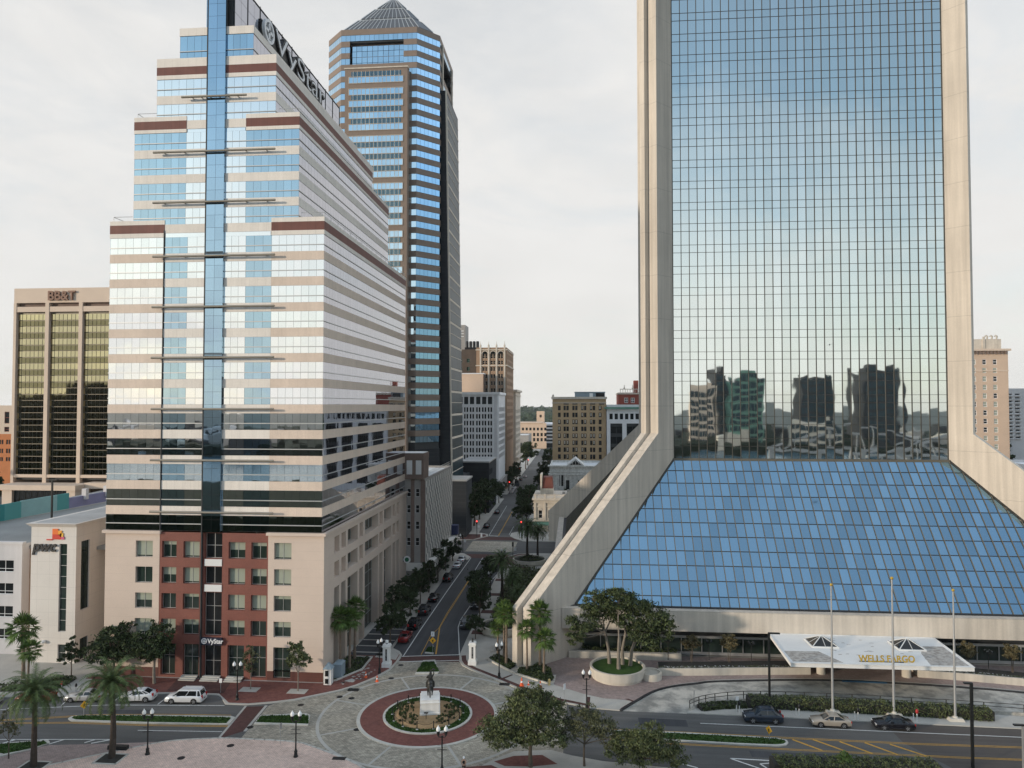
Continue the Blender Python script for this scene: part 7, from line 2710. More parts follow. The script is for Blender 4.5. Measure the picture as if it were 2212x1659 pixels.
he = [(0, 1), (1, 2), (2, 3), (3, 4), (4, 5), (5, 6), (0, 7), (7, 8), (8, 9), (9, 10), (0, 11), (11, 12), (12, 13), (13, 14), (2, 15), (15, 16), (16, 17), (2, 18), (18, 19), (19, 20), (0, 21), (21, 22), (22, 23), (23, 24)]
skin('horse', hv, he, 'statue', T)
m = M()
for s_ in (-.06, .06):
    m.lathe(sx + s_, sy + 1.30, [(.04, sz + 2.67), (.03, sz + 2.81), (.004, sz + 2.88)], 6)
m.build('horse_ears', 'statue', T)
rv = [P(0, .22, 1.62, (.24, .2)), P(0, .2, 1.86, (.21, .16)), P(0, .2, 2.1, (.26, .17)), P(0, .22, 2.28, .09), P(0, .24, 2.42, .125), P(0, .25, 2.52, .09),
      P(.27, .2, 2.14, .10), P(.40, .22, 2.32, .075), P(.36, .28, 2.58, .06), P(.34, .3, 2.66, .05),
      P(-.28, .2, 2.12, .1), P(-.38, .3, 1.88, .08), P(-.22, .58, 1.82, .06),
      P(-.28, .26, 1.52, .16), P(-.40, .52, 1.22, .12), P(-.41, .42, .84, .09), P(-.41, .52, .74, .07), P(.28, .26, 1.52, .16), P(.40, .52, 1.22, .12), P(.41, .42, .84, .09), P(.41, .52, .74, .07)]
re = [(0, 1), (1, 2), (2, 3), (3, 4), (4, 5), (2, 6), (6, 7), (7, 8), (8, 9), (2, 10), (10, 11), (11, 12), (0, 13), (13, 14), (14, 15), (15, 16), (0, 17), (17, 18), (18, 19), (19, 20)]
skin('rider', rv, re, 'statue', T)
m = M()
m.hull([(sx + .39 + .28 * math.cos(t), sy + .35 + .13 * math.sin(t), sz + 3.16) for t in lin(0, 5.5, 7)], [(sx + .39 + .15 * math.cos(t), sy + .35 + .1 * math.sin(t), sz + 3.32) for t in lin(0, 5.5, 7)])
m.build('raised_hat', 'statue', T)
m = M()
m.lathe(sx, sy + .12, [(.40, sz + 1.60), (.34, sz + 1.88), (.2, sz + 1.97)], 12)
m.build('saddle_cloth', 'statue', T)

bpy.data.objects['pedestal'].rotation_euler = (0, 0, R(11.5))
T.rotation_euler = (0, 0, R(9))
# chain posts round the garden
NP = 14
Q = thing('chain_post', 'black iron post with slack chain', 'bollard', (0, 0, 0), 'chain posts round the statue garden')
m = M()
m.lathe(0, 0, [(.09, 0), (.07, .08), (.055, .85), (.09, .92), (.03, 1.02)], 8)
m.build('post', 'black_iron', Q)
m = M()
m.lathe(0, 0, [(.17, -.06), (.15, .06), (.1, .08)], 8)
m.build('foot', 'kerb', Q)
ch = 2 * 4.55 * math.sin(math.pi / NP)
m = M()
m.tube([(0 + ch * t, -(1 - (2 * t - 1) ** 2) * 0.0, .82 - .28 * (1 - (2 * t - 1) ** 2)) for t in lin(0, 1, 8)], .022, 4)
m.build('chain', 'black_iron', Q)
Rp = Repeat(Q)
for k in range(NP):
    a = 2 * math.pi * (k + .3) / NP
    Rp.at(RC[0] + 4.55 * math.cos(a), RC[1] + 4.55 * math.sin(a), .22, a + math.pi / 2 + math.pi / NP, 'black chain post in the grass ring round the statue garden')
Rp.done()
g = random.Random(2)
proto = None
k = 0
tries = 0
while k < 42 and tries < 4000:
    tries += 1
    t, r_ = g.uniform(0, 6.283), 3.9 * math.sqrt(g.random())
    x, y = RC[0] + r_ * math.cos(t), RC[1] + r_ * math.sin(t)
    if -20.9 < x < -16.7 and 90.2 < y < 95 or -19.8 < x < -17.2 and y < 90.4 or y < 88.2 and g.random() < .7:
        continue
    k += 1
    if proto is None:
        Q = thing('young_shrub', 'small dark young shrub planted in the straw bed', 'shrub', (0, 0, 0), 'young shrubs round the pedestal')
        m = M()
        leaf_cloud(m, [(0, 0, .4, .26, .26, .42)], 150, .12, g)
        m.build('foliage', 'leaf', Q)
        m = M()
        m.tube([(0, 0, 0), (.02, 0, .5)], .02, 4)
        m.build('stem', 'bark', Q)
        proto = Repeat(Q)
    proto.at(x, y, .24, g.uniform(0, 6), 'small dark young shrub planted in the straw bed around the white pedestal', scale=g.uniform(.7, 1.45))
proto.done()

# signs
def diamond_sign(x, y, h, rz, lab, figure=True, plate=True, s_=.55):
    T = thing('diamond_sign', lab, 'traffic sign', (x, y, 0), 'yellow diamond warning signs')
    c, sn = math.cos(rz), math.sin(rz)
    m = M()
    m.box(x - .03, x + .03, y - .03, y + .03, 0, h + (1.2 if plate else .3))
    m.build('post', 'sign_back', T)
    f = lambda u, v, d: (x + u * c + d * sn, y + u * sn - d * c, h + v)
    m = M()
    q = [(0, -s_), (s_, 0), (0, s_), (-s_, 0)]
    m.hull([f(a, b, .05) for a, b in q], [f(a, b, .08) for a, b in q], 0)
    m.build('diamond_plate', 'sign_yellow', T)
    m = M()
    if figure:
        for pts in ([(-.04, .1), (.1, .14), (.06, -.1), (-.08, -.08)], [(-.06, -.08), (.0, -.1), (-.08, -.32), (-.16, -.3)], [(.0, -.1), (.07, -.1), (.17, -.3), (.1, -.33)], [(-.05, .1), (-.02, .02), (-.17, -.04), (-.18, .02)], [(.08, .12), (.06, .04), (.18, -.05), (.2, .0)]):
            m.face([f(a * s_ * 1.7, b * s_ * 1.7, .085) for a, b in pts])
        m.face([f((.06 + .06 * math.cos(t)) * s_ * 1.7, (.22 + .06 * math.sin(t)) * s_ * 1.7, .085) for t in lin(0, 5.2, 5)])
    else:
        m.face([f(a, b, .085) for a, b in ((-.05, -.25), (.05, -.25), (.05, .05), (.2, .1), (0, .28), (-.2, .1), (-.05, .05))])
    m.build('symbol', 'sign_black', T)
    if plate:
        m = M()
        m.hull([f(a, b, .05) for a, b in ((-.27, s_ + .1), (.27, s_ + .1), (.27, s_ + .85), (-.27, s_ + .85))], [f(a, b, .07) for a, b in ((-.27, s_ + .1), (.27, s_ + .1), (.27, s_ + .85), (-.27, s_ + .85))])
        m.build('white_plate', 'sign_white', T)
        m = M()
        m.face([f(a, b, .075) for a, b in ((-.03, s_ + .25), (.03, s_ + .25), (.03, s_ + .7), (-.03, s_ + .7))])
        m.build('plate_arrow', 'sign_black', T)
    return T


diamond_sign(-22.75, 114.1, 2.15, 0, 'yellow diamond walking figure sign with white plate in the small island at the street mouth')
diamond_sign(-17.3, 170.5, 2.3, 0, 'yellow diamond sign on the right pavement near the crossing', plate=False)
diamond_sign(-62.8, 87.5, 1.5, R(62), 'yellow diamond sign turned edge on in the left road median', figure=True, plate=False, s_=.5)
diamond_sign(23.0, 88.3, 1.35, R(-60), 'yellow diamond sign turned edge on in the right road median', figure=True, plate=False, s_=.5)


def plate_sign(x, y, h, w_, hh, mt_, lab, rz=0.0, post='sign_back', cat='sign', nm='street_sign'):
    T = thing(nm, lab, cat, (x, y, 0))
    m = M()
    m.tube([(x, y, 0), (x, y, h + hh)], .03, 6)
    m.build('post', post, T)
    c, sn = math.cos(rz), math.sin(rz)
    f = lambda u, v, d: (x + u * c + d * sn, y + u * sn - d * c, h + v)
    m = M()
    q = [(-w_ / 2, 0), (w_ / 2, 0), (w_ / 2, hh), (-w_ / 2, hh)]
    m.hull([f(a, b, .04) for a, b in q], [f(a, b, .06) for a, b in q])
    m.build('plate', mt_, T)
    return T


plate_sign(-48.9, 96.0, 1.5, .42, .6, 'sign_white', 'white parking sign on a post behind the minivan')
plate_sign(*G(cd(310, 1272)), 1.9, .5, .7, 'sign_back', 'bare sign back on a thin post below the small grass island', R(80))
plate_sign(*G(cD(915, 985)), 2.0, .45, .75, 'sign_white', 'small striped sign on a thin post left of the round planter', R(55))
plate_sign(*G(cB(115, 735)), 1.9, .4, .6, 'sign_back', 'bare sign on a post at the driveway mouth', R(70))
plate_sign(*G(cB(390, 755)), 1.6, .4, .5, 'sign_white', 'small white sign on a post at the end of the hedge')
for i, (p, lab, top) in enumerate([((555, 885), 'red topped post at the forecourt edge left of the minivan', 'red_paint'), ((683, 905), 'dark parking meter behind the white saloon', 'black_iron')]):
    x, y = G(cA(*p))
    T = thing('parking_meter', lab, 'parking meter', (x, y, .1), 'parking meters on the left')
    m = M()
    m.tube([(x, y, .1), (x, y, 1.1)], .045, 6)
    m.build('post', 'sign_back', T)
    m = M()
    m.lathe(x, y, [(.09, 1.05), (.15, 1.15), (.15, 1.4), (.05, 1.52)], 9)
    m.build('head', top, T)
for i, (p, lab, top) in enumerate([((405, 765), 'single meter at the round end of the hedge', 'black_iron'), ((785, 785), 'double meter post between the dark SUV and the gold sedan', 'black_iron'),
                                   ((1160, 808), 'double meter post between the gold sedan and the black sedan', 'black_iron'), ((1535, 818), 'red topped double meter post right of the black sedan', 'red_paint')]):
    x, y = G(cB(*p))
    y += .1
    T = thing('parking_meter', lab, 'parking meter', (x, y, .1), 'parking meters behind the parked cars')
    m = M()
    m.tube([(x, y, .1), (x, y, 1.15)], .055, 6)
    m.tube([(x - .3, y + .3, .1), (x - .3, y + .3, 1.0)], .055, 6)
    m.build('post', 'rail_white', T)
    m = M()
    m.lathe(x, y, [(.08, 1.1), (.17, 1.2), (.17, 1.5), (.05, 1.65)], 10)
    m.build('head', top, T)

Q = thing('traffic_cone', 'cone', 'traffic cone', (0, 0, 0), 'orange traffic cones')
m = M()
m.box(-.2, .2, -.2, .2, 0, .04)
m.lathe(0, 0, [(.16, .04), (.115, .3)], 10)
m.lathe(0, 0, [(.085, .45), (.04, .75), (.02, .76)], 10)
m.build('body', 'cone', Q)
m = M()
m.lathe(0, 0, [(.115, .3), (.085, .45)], 10)
m.build('white_band', 'sign_white', Q)
Rp = Repeat(Q)
Rp.at(-30.5, 103.2, .12, 0, 'orange cone on the broken brick corner', scale=1.15)
Rp.at(-28.5, 102.1, .01, 0, 'orange cone standing in the road at the brick corner kerb', scale=1.15)
Rp.at(-7.55, 102.15, .12, 0, 'tall orange cone on the pavement below the palm bed', scale=1.5)
Rp.at(-6.6, 102.5, .12, 0, 'small pale cone between two orange cones below the palm bed', scale=.8)
Rp.at(-4.9, 101.8, .12, 0, 'orange cone near the hydrant', scale=1.2)
Rp.done()
T = thing('fire_hydrant', 'faded yellow fire hydrant at the end of the shrub bed', 'fire hydrant', (-3.65, 102.7, .12))
m = M()
m.lathe(-3.65, 102.7, [(.2, .12), (.2, .2), (.14, .22), (.14, .75), (.18, .78), (.16, .9), (.05, 1.0)], 12)
m.build('barrel', 'hydrant', T)
m = M()
m.tube([(-3.9, 102.7, .62), (-3.4, 102.7, .62)], .08, 8)
m.tube([(-3.65, 102.45, .55), (-3.65, 102.7, .55)], .1, 8)
m.build('outlet', 'hydrant', T)
# kiosk at the corner of the stepped tower, grey cabinet behind
T = thing('ticket_kiosk', 'narrow white kiosk with dark glass and pointed blue grey roof at the tower corner', 'kiosk', (-35.1, 100.25, .12))
m = M()
m.box(-35.65, -34.6, 99.9, 100.9, .12, 2.35)
m.build('body', 'white', T)
m = M()
m.box(-35.45, -34.95, 99.87, 99.895, 1.35, 2.15)
m.box(-35.45, -34.95, 99.87, 99.895, .3, 1.0)
m.build('window', 'pane', T)
m = M()
m.hull([(-35.8, 99.75, 2.35), (-34.45, 99.75, 2.35), (-34.45, 101.1, 2.35), (-35.8, 101.1, 2.35)], [(-35.2, 100.3, 3.15), (-35.05, 100.3, 3.15), (-35.05, 100.5, 3.15), (-35.2, 100.5, 3.15)])
m.build('roof', 'blue_grey', T)
T = thing('grey_cabinet', 'blue grey metal cabinet standing behind the kiosk in the corner bed', 'cabinet', (-34.3, 103.3, .12))
m = M()
m.box(-35.2, -33.9, 102.4, 104.2, .12, 2.1)
m.hull([(-35.25, 102.35, 2.1), (-33.85, 102.35, 2.1), (-33.85, 104.25, 2.1), (-35.25, 104.25, 2.1)], [(-34.9, 102.7, 2.35), (-34.2, 102.7, 2.35), (-34.2, 103.9, 2.35), (-34.9, 103.9, 2.35)])
m.build('body', 'blue_grey', T)
# curved planter walls on the right pavement
for x, y, r_, h, lab in ((-12.9, 125.6, 3.6, 1.55, 'curved pale planter wall behind the tall fan palms'), (-11.4, 180.5, 4.2, 1.3, 'round pale planter with two dark palms at the crossing')):
    T = thing('curved_planter', lab, 'planter', (x, y, .12), 'curved planters on the right pavement')
    m = M()
    m.lathe(x, y, [(r_ * .93, .12), (r_ * .95, .35), (r_, .5), (r_, h), (r_ - .3, h), (r_ - .3, h - .35)], 40, sm=False)
    m.build('wall', 'planter', T)
    m = M()
    m.lathe(x, y, [(r_ - .3, h - .35), (.01, h - .2)], 24)
    m.build('soil', 'soil', T)
    m = M()
    leaf_cloud(m, [(x, y, h, r_ * .7, r_ * .7, .5)], 900, .22, random.Random(3))
    m.build('foliage', 'leaf', T)
T = thing('bike_rack', 'grey ribbed bicycle rack leaning by the curved planter', 'bike rack', (-12.6, 116.3, .12))
m = M()
for k in range(9):
    m.tube([(-13.6 + k * .24, 115.3 + k * .26, .15), (-13.6 + k * .24, 115.3 + k * .26, 1.05)], .03, 5)
for z in (.2, 1.05):
    m.tube([(-13.6, 115.3, z), (-11.7, 117.4, z)], .04, 5)
m.build('rails', 'alu', T)

# traffic signals
def signal(x, y, h, lab, rz=0.0, lit=True, plate=True):
    T = thing('traffic_signal', lab, 'traffic light', (x, y, 0), 'traffic lights at the crossings')
    m = M()
    m.tube([(x, y, 0), (x, y, h + .9)], .09, 7)
    m.build('post', 'black_iron', T)
    m = M()
    m.box(x - .22, x + .22, y - .42, y - .12, h - .1, h + 1.0)
    m.build('signal_head', 'black_iron', T)
    m = M()
    m.ball((x, y - .43, h + .78), .17 if lit else .12, 0, 10)
    m.build('red_light', 'red_lamp' if lit else 'pane', T)
    if plate:
        m = M()
        m.box(x + .3, x + .85, y - .16, y - .12, h - 1.15, h - .35)
        m.build('white_plate', 'sign_white', T)


signal(-29.3, 213.8, 4.2, 'black traffic light showing red at the far left of the first crossing')
signal(-15.9, 213.9, 4.2, 'black traffic light showing red at the far right of the first crossing')
signal(-15.7, 182.2, 4.0, 'unlit black signal post on the near right corner of the crossing', lit=False)
signal(-30.2, 192.5, 3.9, 'unlit black signal post on the near left corner of the crossing', lit=False)
signal(-29.0, 318.5, 4.6, 'distant traffic light showing red at the second crossing')
signal(-28.4, 440, 5.2, 'farthest traffic light showing red, high in the street trees')
signal(-29.0, 380, 5.0, 'distant red traffic light beyond the tan brick tower', plate=False)
for x, y, lab in ((-28.0, 214.5, 'white bollard at the far left corner of the crossing'), (-16.3, 216, 'white bollard at the far right corner of the crossing')):
    m = M()
    m.lathe(x, y, [(.28, .1), (.24, 1.2), (.2, 1.3)], 10)
    tag(m.build('bollard', 'sign_white', None, (x, y, .1)), lab, 'bollard', 'white bollards at the crossing')

# ================================================================ CARS
def wheel(m_t, m_r, x, y, z, r_, w_, sgn):
    n = 16
    a = [(x + r_ * math.cos(2 * math.pi * k / n), y, z + r_ * math.sin(2 * math.pi * k / n)) for k in range(n)]
    b = [(p[0], p[1] + w_ * sgn, p[2]) for p in a]
    m_t.hull(a, b)
    q = y + w_ * sgn + .006 * sgn
    for k in range(5):
        t0, t1 = 2 * math.pi * (k + .1) / 5, 2 * math.pi * (k + .72) / 5
        m_r.face([(x + .05 * math.cos(t0), q, z + .05 * math.sin(t0)), (x + r_ * .68 * math.cos(t0), q, z + r_ * .68 * math.sin(t0)), (x + r_ * .7 * math.cos((t0 + t1) / 2), q, z + r_ * .7 * math.sin((t0 + t1) / 2)), (x + r_ * .68 * math.cos(t1), q, z + r_ * .68 * math.sin(t1))])
    m_r.face([(x + .12 * math.cos(t), q + .002 * sgn, z + .12 * math.sin(t)) for t in lin(0, 5.6, 7)])


CARS = {  # length, half width, wheel r, wheelbase, body stations (x, top z, half width factor), greenhouse base and roof x
    'sedan': (4.7, .90, .33, 2.75, [(-2.35, .62, .80), (-2.2, .78, .92), (-1.5, .90, .98), (-.9, .94, 1), (0, .94, 1), (.9, .95, 1), (1.45, .97, .99), (2.1, .96, .93), (2.35, .80, .84)], (-1.05, 1.75), (-.25, .95), 1.42),
    'suv': (4.75, .95, .37, 2.75, [(-2.37, .72, .82), (-2.2, .92, .93), (-1.5, 1.04, .98), (-.95, 1.08, 1), (0, 1.08, 1), (.9, 1.10, 1), (1.6, 1.12, .99), (2.15, 1.08, .95), (2.37, .9, .86)], (-1.1, 2.1), (-.35, 1.35), 1.68),
    'crossover': (4.4, .91, .36, 2.65, [(-2.2, .70, .82), (-2.02, .90, .93), (-1.35, 1.00, .98), (-.85, 1.03, 1), (0, 1.04, 1), (.9, 1.08, 1), (1.5, 1.12, .99), (2.0, 1.1, .95), (2.2, .9, .86)], (-1.05, 1.95), (-.3, .95), 1.56),
    'minivan': (5.05, .98, .35, 3.0, [(-2.52, .68, .80), (-2.3, .86, .92), (-1.7, .98, .98), (-1.1, 1.02, 1), (0, 1.05, 1), (1.2, 1.06, 1), (2.0, 1.06, .99), (2.4, 1.04, .97), (2.52, .85, .92)], (-1.55, 2.42), (-.6, 2.15), 1.76),
}


def car_proto(kind, paint, label, rails=False):
    ln, hw, wr, wb, st, gb, gr, hr = CARS[kind]
    T = thing('parked_car', label, 'car', (0, 0, 0), 'parked cars')
    m = M()
    rows = []
    for x, zt, k in st:
        w_ = hw * k
        rows.append([(x, w_ * .93, .26), (x, w_, .42), (x, w_, zt * .68), (x, w_ * .975, zt - .10), (x, w_ * .88, zt), (x, 0, zt + .02), (x, -w_ * .88, zt), (x, -w_ * .975, zt - .10), (x, -w_, zt * .68), (x, -w_, .42), (x, -w_ * .93, .26)])
    n = len(rows[0])
    v = [p for r_ in rows for p in r_]
    m.faces(v, [(i * n + j, i * n + j + 1, (i + 1) * n + j + 1, (i + 1) * n + j) for i in range(len(rows) - 1) for j in range(n - 1)], 0, True)
    m.faces(v, [tuple(reversed(range(n))), tuple(range((len(rows) - 1) * n, len(rows) * n))])
    m.build('body', paint, T)
    m = M()
    zb = st[3][1] - .02
    w0, w1 = hw * .90, hw * .70
    zr = hr - .09
    lo = [(gb[0], w0 * .9, zb), (gb[0] + .35, w0, zb), (gb[1] - .2, w0, zb), (gb[1], w0 * .86, zb), (gb[1], -w0 * .86, zb), (gb[1] - .2, -w0, zb), (gb[0] + .35, -w0, zb), (gb[0], -w0 * .9, zb)]
    hi = [(gr[0], w1 * .94, zr), (gr[0] + .1, w1, zr), (gr[1] - .1, w1, zr), (gr[1], w1 * .92, zr), (gr[1], -w1 * .92, zr), (gr[1] - .1, -w1, zr), (gr[0] + .1, -w1, zr), (gr[0], -w1 * .94, zr)]
    m.hull(lo, hi)
    m.build('window_glass', 'car_glass', T)
    m = M()
    e = .035
    up_ = [(x + (-.04 if x < 0.3 else .04) * (1 if x in (gr[0], gr[1]) else 0), y * 1.05, zr - .015) for x, y, z in hi]
    mid = [(x, y * .98, zr + .06) for x, y, z in hi]
    tp = [(x * .8 + .06, y * .7, hr) for x, y, z in hi]
    m.hull(up_, mid)
    m.hull(mid, tp)
    for s_ in (1, -1):
        for a, b in (((gb[0], w0 * .9 * s_, zb), (gr[0], w1 * .95 * s_, zr)), ((gb[1], w0 * .86 * s_, zb), (gr[1], w1 * .93 * s_, zr)),
                     (((gb[0] + gb[1]) / 2 - .1, w0 * s_ * 1.005, zb), ((gr[0] + gr[1]) / 2, w1 * s_ * 1.01, zr))):
            m.obox(a, b, .09, .07)
        if kind in ('minivan', 'suv', 'crossover'):
            m.obox((gb[1] - .55, w0 * s_ * 1.0, zb), (gr[1] - .35, w1 * s_ * 1.005, zr), .14, .05)
    if rails:
        for s_ in (1, -1):
            m.obox((gr[0] + .3, w1 * .86 * s_, hr + .05), (gr[1] - .2, w1 * .86 * s_, hr + .05), .05, .05)
    m.build('roof', paint, T)
    for sx_ in (-1, 1):
        for s_ in (1, -1):
            a, b = M(), M()
            wheel(a, b, sx_ * wb / 2, (hw - .2) * s_, wr, wr, .215, s_)
            o = a.build('wheel', 'tyre', T)
            b.build('rim', 'rim', o)
    m = M()
    for sx_ in (-1, 1):
        for s_ in (1, -1):
            y = (hw + .004) * s_
            pts = [(sx_ * wb / 2 + (wr + .07) * math.cos(t), y, wr + (wr + .07) * math.sin(t)) for t in lin(-.35, math.pi + .35, 12)]
            m.face(pts)
    m.box(-ln / 2 + .1, ln / 2 - .1, -hw * .9, hw * .9, .17, .27)
    m.build('wheel_arches', 'tyre', T)
    for s_ in (1, -1):
        m = M()
        x = st[1][0]
        m.box(x - .12, x + .14, s_ * hw * .62 - .2, s_ * hw * .62 + .2, st[1][1] - .22, st[1][1] - .06)
        m.build('headlight', 'headlight', T)
        m = M()
        x = st[-1][0]
        m.box(x - .12, x + .02, s_ * hw * .66 - .17, s_ * hw * .66 + .17, st[-1][1] - .18, st[-1][1] + .02 + (.2 if kind != 'sedan' else 0))
        m.build('taillight', 'taillight', T)
        m = M()
        m.box(gb[0] + .55, gb[0] + .75, s_ * (hw + .02) - .09, s_ * (hw + .02) + .09, zb + .02, zb + .17)
        m.build('side_mirror', paint, T)
    m = M()
    m.box(-ln / 2 - .015, -ln / 2 + .05, -hw * .45, hw * .45, .42, .6)
    for sx_ in (-ln / 2 - .02, ln / 2 + .012):
        m.box(sx_, sx_ + .01, -.25, .25, .5, .6)
    m.build('grille', 'tyre', T)
    return T


def place_car(kind, paint, x, y, rz, lab, rails=False, z=.0):
    t = car_proto(kind, paint, lab, rails)
    t.location = (x, y, z)
    t.rotation_euler = (0, 0, rz)
    return t


place_car('sedan', 'car_silver', -66.2, 92.3, R(7), 'silver white saloon parked left of the tall date palm', z=.01)
place_car('crossover', 'car_white', -58.9, 92.9, R(8), 'white hatchback crossover parked just right of the tall date palm', z=.01)
place_car('minivan', 'car_white', -52.3, 93.1, R(4), 'white minivan parked at the end of the bay row', True, z=.01)
place_car('sedan', 'car_red', -72.6, 91.6, R(8), 'red and dark saloon half hidden behind the bottom left palm', z=.01)
place_car('sedan', 'car_silver', -79.0, 90.0, R(8), 'pale car cut off by the left edge', z=.01)
place_car('suv', 'car_navy', 23.6, 93.75, R(-1), 'dark blue SUV parked left of the gold coloured sedan', True, z=.01)
place_car('sedan', 'car_champagne', 31.7, 93.3, R(-1), 'gold coloured sedan parked below the first flagpole', z=.01)
place_car('sedan', 'car_black', 39.2, 93.2, R(-1), 'black sedan parked below the second flagpole', z=.01)
a_ = R(-90)
place_car('sedan', 'car_red', -28.75, 120.6, a_, 'red car with white nose glare parked under the first left street trees', z=.01)
place_car('suv', 'car_black', -28.8, 127.6, a_, 'black SUV parked behind the red car on the left kerb', z=.01)
place_car('suv', 'car_charcoal', -28.8, 136.2, a_, 'charcoal SUV parked on the left kerb before the colonnade', z=.01)
place_car('sedan', 'car_black', -28.8, 145.4, a_, 'black saloon parked on the left kerb beside the pale pavement', z=.01)
place_car('suv', 'car_black', -28.8, 161.8, a_, 'black SUV parked below the finned office', z=.01)
place_car('sedan', 'car_white', -28.8, 174.8, a_, 'white car parked on the left kerb, nearer of two white cars', z=.01)
place_car('sedan', 'car_white', -28.75, 181.4, a_, 'white car parked at the corner of the crossing, farther of two white cars', z=.01)
place_car('suv', 'car_charcoal', -19.5, 128.6, R(90), 'dark SUV parked on the right kerb behind the kerb bulge', z=.01)
place_car('sedan', 'car_charcoal', -19.5, 141.0, R(90), 'dark saloon parked on the right kerb under the leaning tree', z=.01)
for x, y, pt, lab in ((-28.6, 232, 'car_black', 'dark car under the big trees past the crossing'), (-28.4, 322, 'car_silver', 'silver car first in the row beyond the second crossing'), (-28.4, 330, 'car_silver', 'silver car second in the row beyond the second crossing'),
                      (-28.4, 338, 'car_white', 'white car third in the row beyond the second crossing'), (-28.4, 262, 'car_black', 'black car parked by the dark pavilion'), (-28.3, 376, 'car_black', 'black car far up the left kerb'),
                      (-27, 392, 'car_silver', 'silver car far up the street below the red light'), (-17, 480, 'car_white', 'white car on the right near the street end'), (-22.2, 520, 'car_white', 'white car driving at the street end')):
    place_car('sedan', pt, x, y, a_, lab, z=.005)
T = thing('dark_van', 'dark van parked under the trees beyond the second crossing', 'van', (-28.2, 352, 0))
m = M()
m.hull([(-29.4, 349, .4), (-27.2, 349, .4), (-27.2, 355, .4), (-29.4, 355, .4)], [(-29.2, 349.8, 2.7), (-27.4, 349.8, 2.7), (-27.4, 354.8, 2.7), (-29.2, 354.8, 2.7)])
m.build('body', 'car_charcoal', T)
m = M()
m.hull([(-29.15, 349.05, 1.5), (-27.45, 349.05, 1.5), (-27.5, 349.6, 2.4), (-29.1, 349.6, 2.4)], [(-29.15, 349.2, 1.5), (-27.45, 349.2, 1.5), (-27.5, 349.8, 2.4), (-29.1, 349.8, 2.4)])
m.build('windscreen', 'car_glass', T)
for x in (-29.3, -27.3):
    for y in (350.2, 353.8):
        m = M()
        m.tube([(x - .1, y, .38), (x + .1, y, .38)], .38, 12)
        m.build('wheel', 'tyre', T)

# ---- walking person at the bottom edge
px_, py_ = -12.05, 77.75
T = thing('person', 'person in white cap and dark sleeveless top walking at the bottom edge', 'person', (px_, py_, 0))
P = lambda x, y, z, r_: (px_ + x, py_ + y, z, r_)
bv = [P(0, 0, .95, (.15, .11)), P(0, 0, 1.15, (.14, .10)), P(0, 0, 1.38, (.18, .11)), P(0, .01, 1.5, .055), P(0, .02, 1.6, .085), P(0, .02, 1.70, .08),
      P(.19, 0, 1.4, .06), P(.25, -.05, 1.13, .045), P(.2, .12, .92, .035), P(-.19, 0, 1.4, .06), P(-.26, .05, 1.13, .045), P(-.3, -.12, .93, .035),
      P(.09, .02, .85, .10), P(.1, .14, .48, .065), P(.1, .06, .09, .042), P(.1, .22, .05, .04), P(-.09, -.02, .85, .10), P(-.1, -.06, .48, .065), P(-.1, -.26, .13, .042), P(-.1, -.12, .05, .04)]
be = [(0, 1), (1, 2), (2, 3), (3, 4), (4, 5), (2, 6), (6, 7), (7, 8), (2, 9), (9, 10), (10, 11), (0, 12), (12, 13), (13, 14), (14, 15), (0, 16), (16, 17), (17, 18), (18, 19)]
skin('body', bv, be, 'skin', T, 1)
skin('top', [P(0, 0, .92, (.17, .13)), P(0, 0, 1.15, (.16, .12)), P(0, 0, 1.36, (.2, .125)), P(0, .005, 1.44, (.12, .09))], [(0, 1), (1, 2), (2, 3)], 'sign_black', T, 1)
skin('shorts', [P(0, 0, .96, (.17, .13)), P(.09, .02, .84, .125), P(.1, .09, .62, .10), P(-.09, -.02, .84, .125), P(-.1, -.04, .62, .10)], [(0, 1), (1, 2), (0, 3), (3, 4)], 'sign_black', T, 1)
m = M()
m.lathe(px_, py_ + .02, [(.115, 1.68), (.12, 1.74), (.09, 1.82), (.01, 1.84)], 12)
m.hull([(px_ - .08, py_ - .2, 1.69), (px_ + .08, py_ - .2, 1.69), (px_ + .1, py_ - .06, 1.7), (px_ - .1, py_ - .06, 1.7)], [(px_ - .08, py_ - .2, 1.71), (px_ + .08, py_ - .2, 1.71), (px_ + .1, py_ - .06, 1.72), (px_ - .1, py_ - .06, 1.72)])
m.build('cap', 'sign_white', T)
T = thing('bird', 'small dark bird flying in front of the mirror tower', 'bird', (51.5, 118, 52))
m = M()
bx_, by_, bz_ = 51.5, 118, 52
m.lathe(bx_, by_, [(.01, bz_ - .18), (.12, bz_ - .02), (.1, bz_ + .08), (.01, bz_ + .22)], 8)
m.hull([(bx_, by_ - .1, bz_), (bx_ + .7, by_, bz_ + .22), (bx_ + .55, by_ + .1, bz_ + .18), (bx_, by_ + .15, bz_)], [(bx_, by_ - .1, bz_ + .03), (bx_ + .7, by_, bz_ + .24), (bx_ + .55, by_ + .1, bz_ + .2), (bx_, by_ + .15, bz_ + .03)])
m.hull([(bx_, by_ - .1, bz_), (bx_ - .6, by_, bz_ - .12), (bx_ - .5, by_ + .1, bz_ - .1), (bx_, by_ + .15, bz_)], [(bx_, by_ - .1, bz_ + .03), (bx_ - .6, by_, bz_ - .1), (bx_ - .5, by_ + .1, bz_ - .08), (bx_, by_ + .15, bz_ + .03)])
m.build('body', 'sign_black', T)

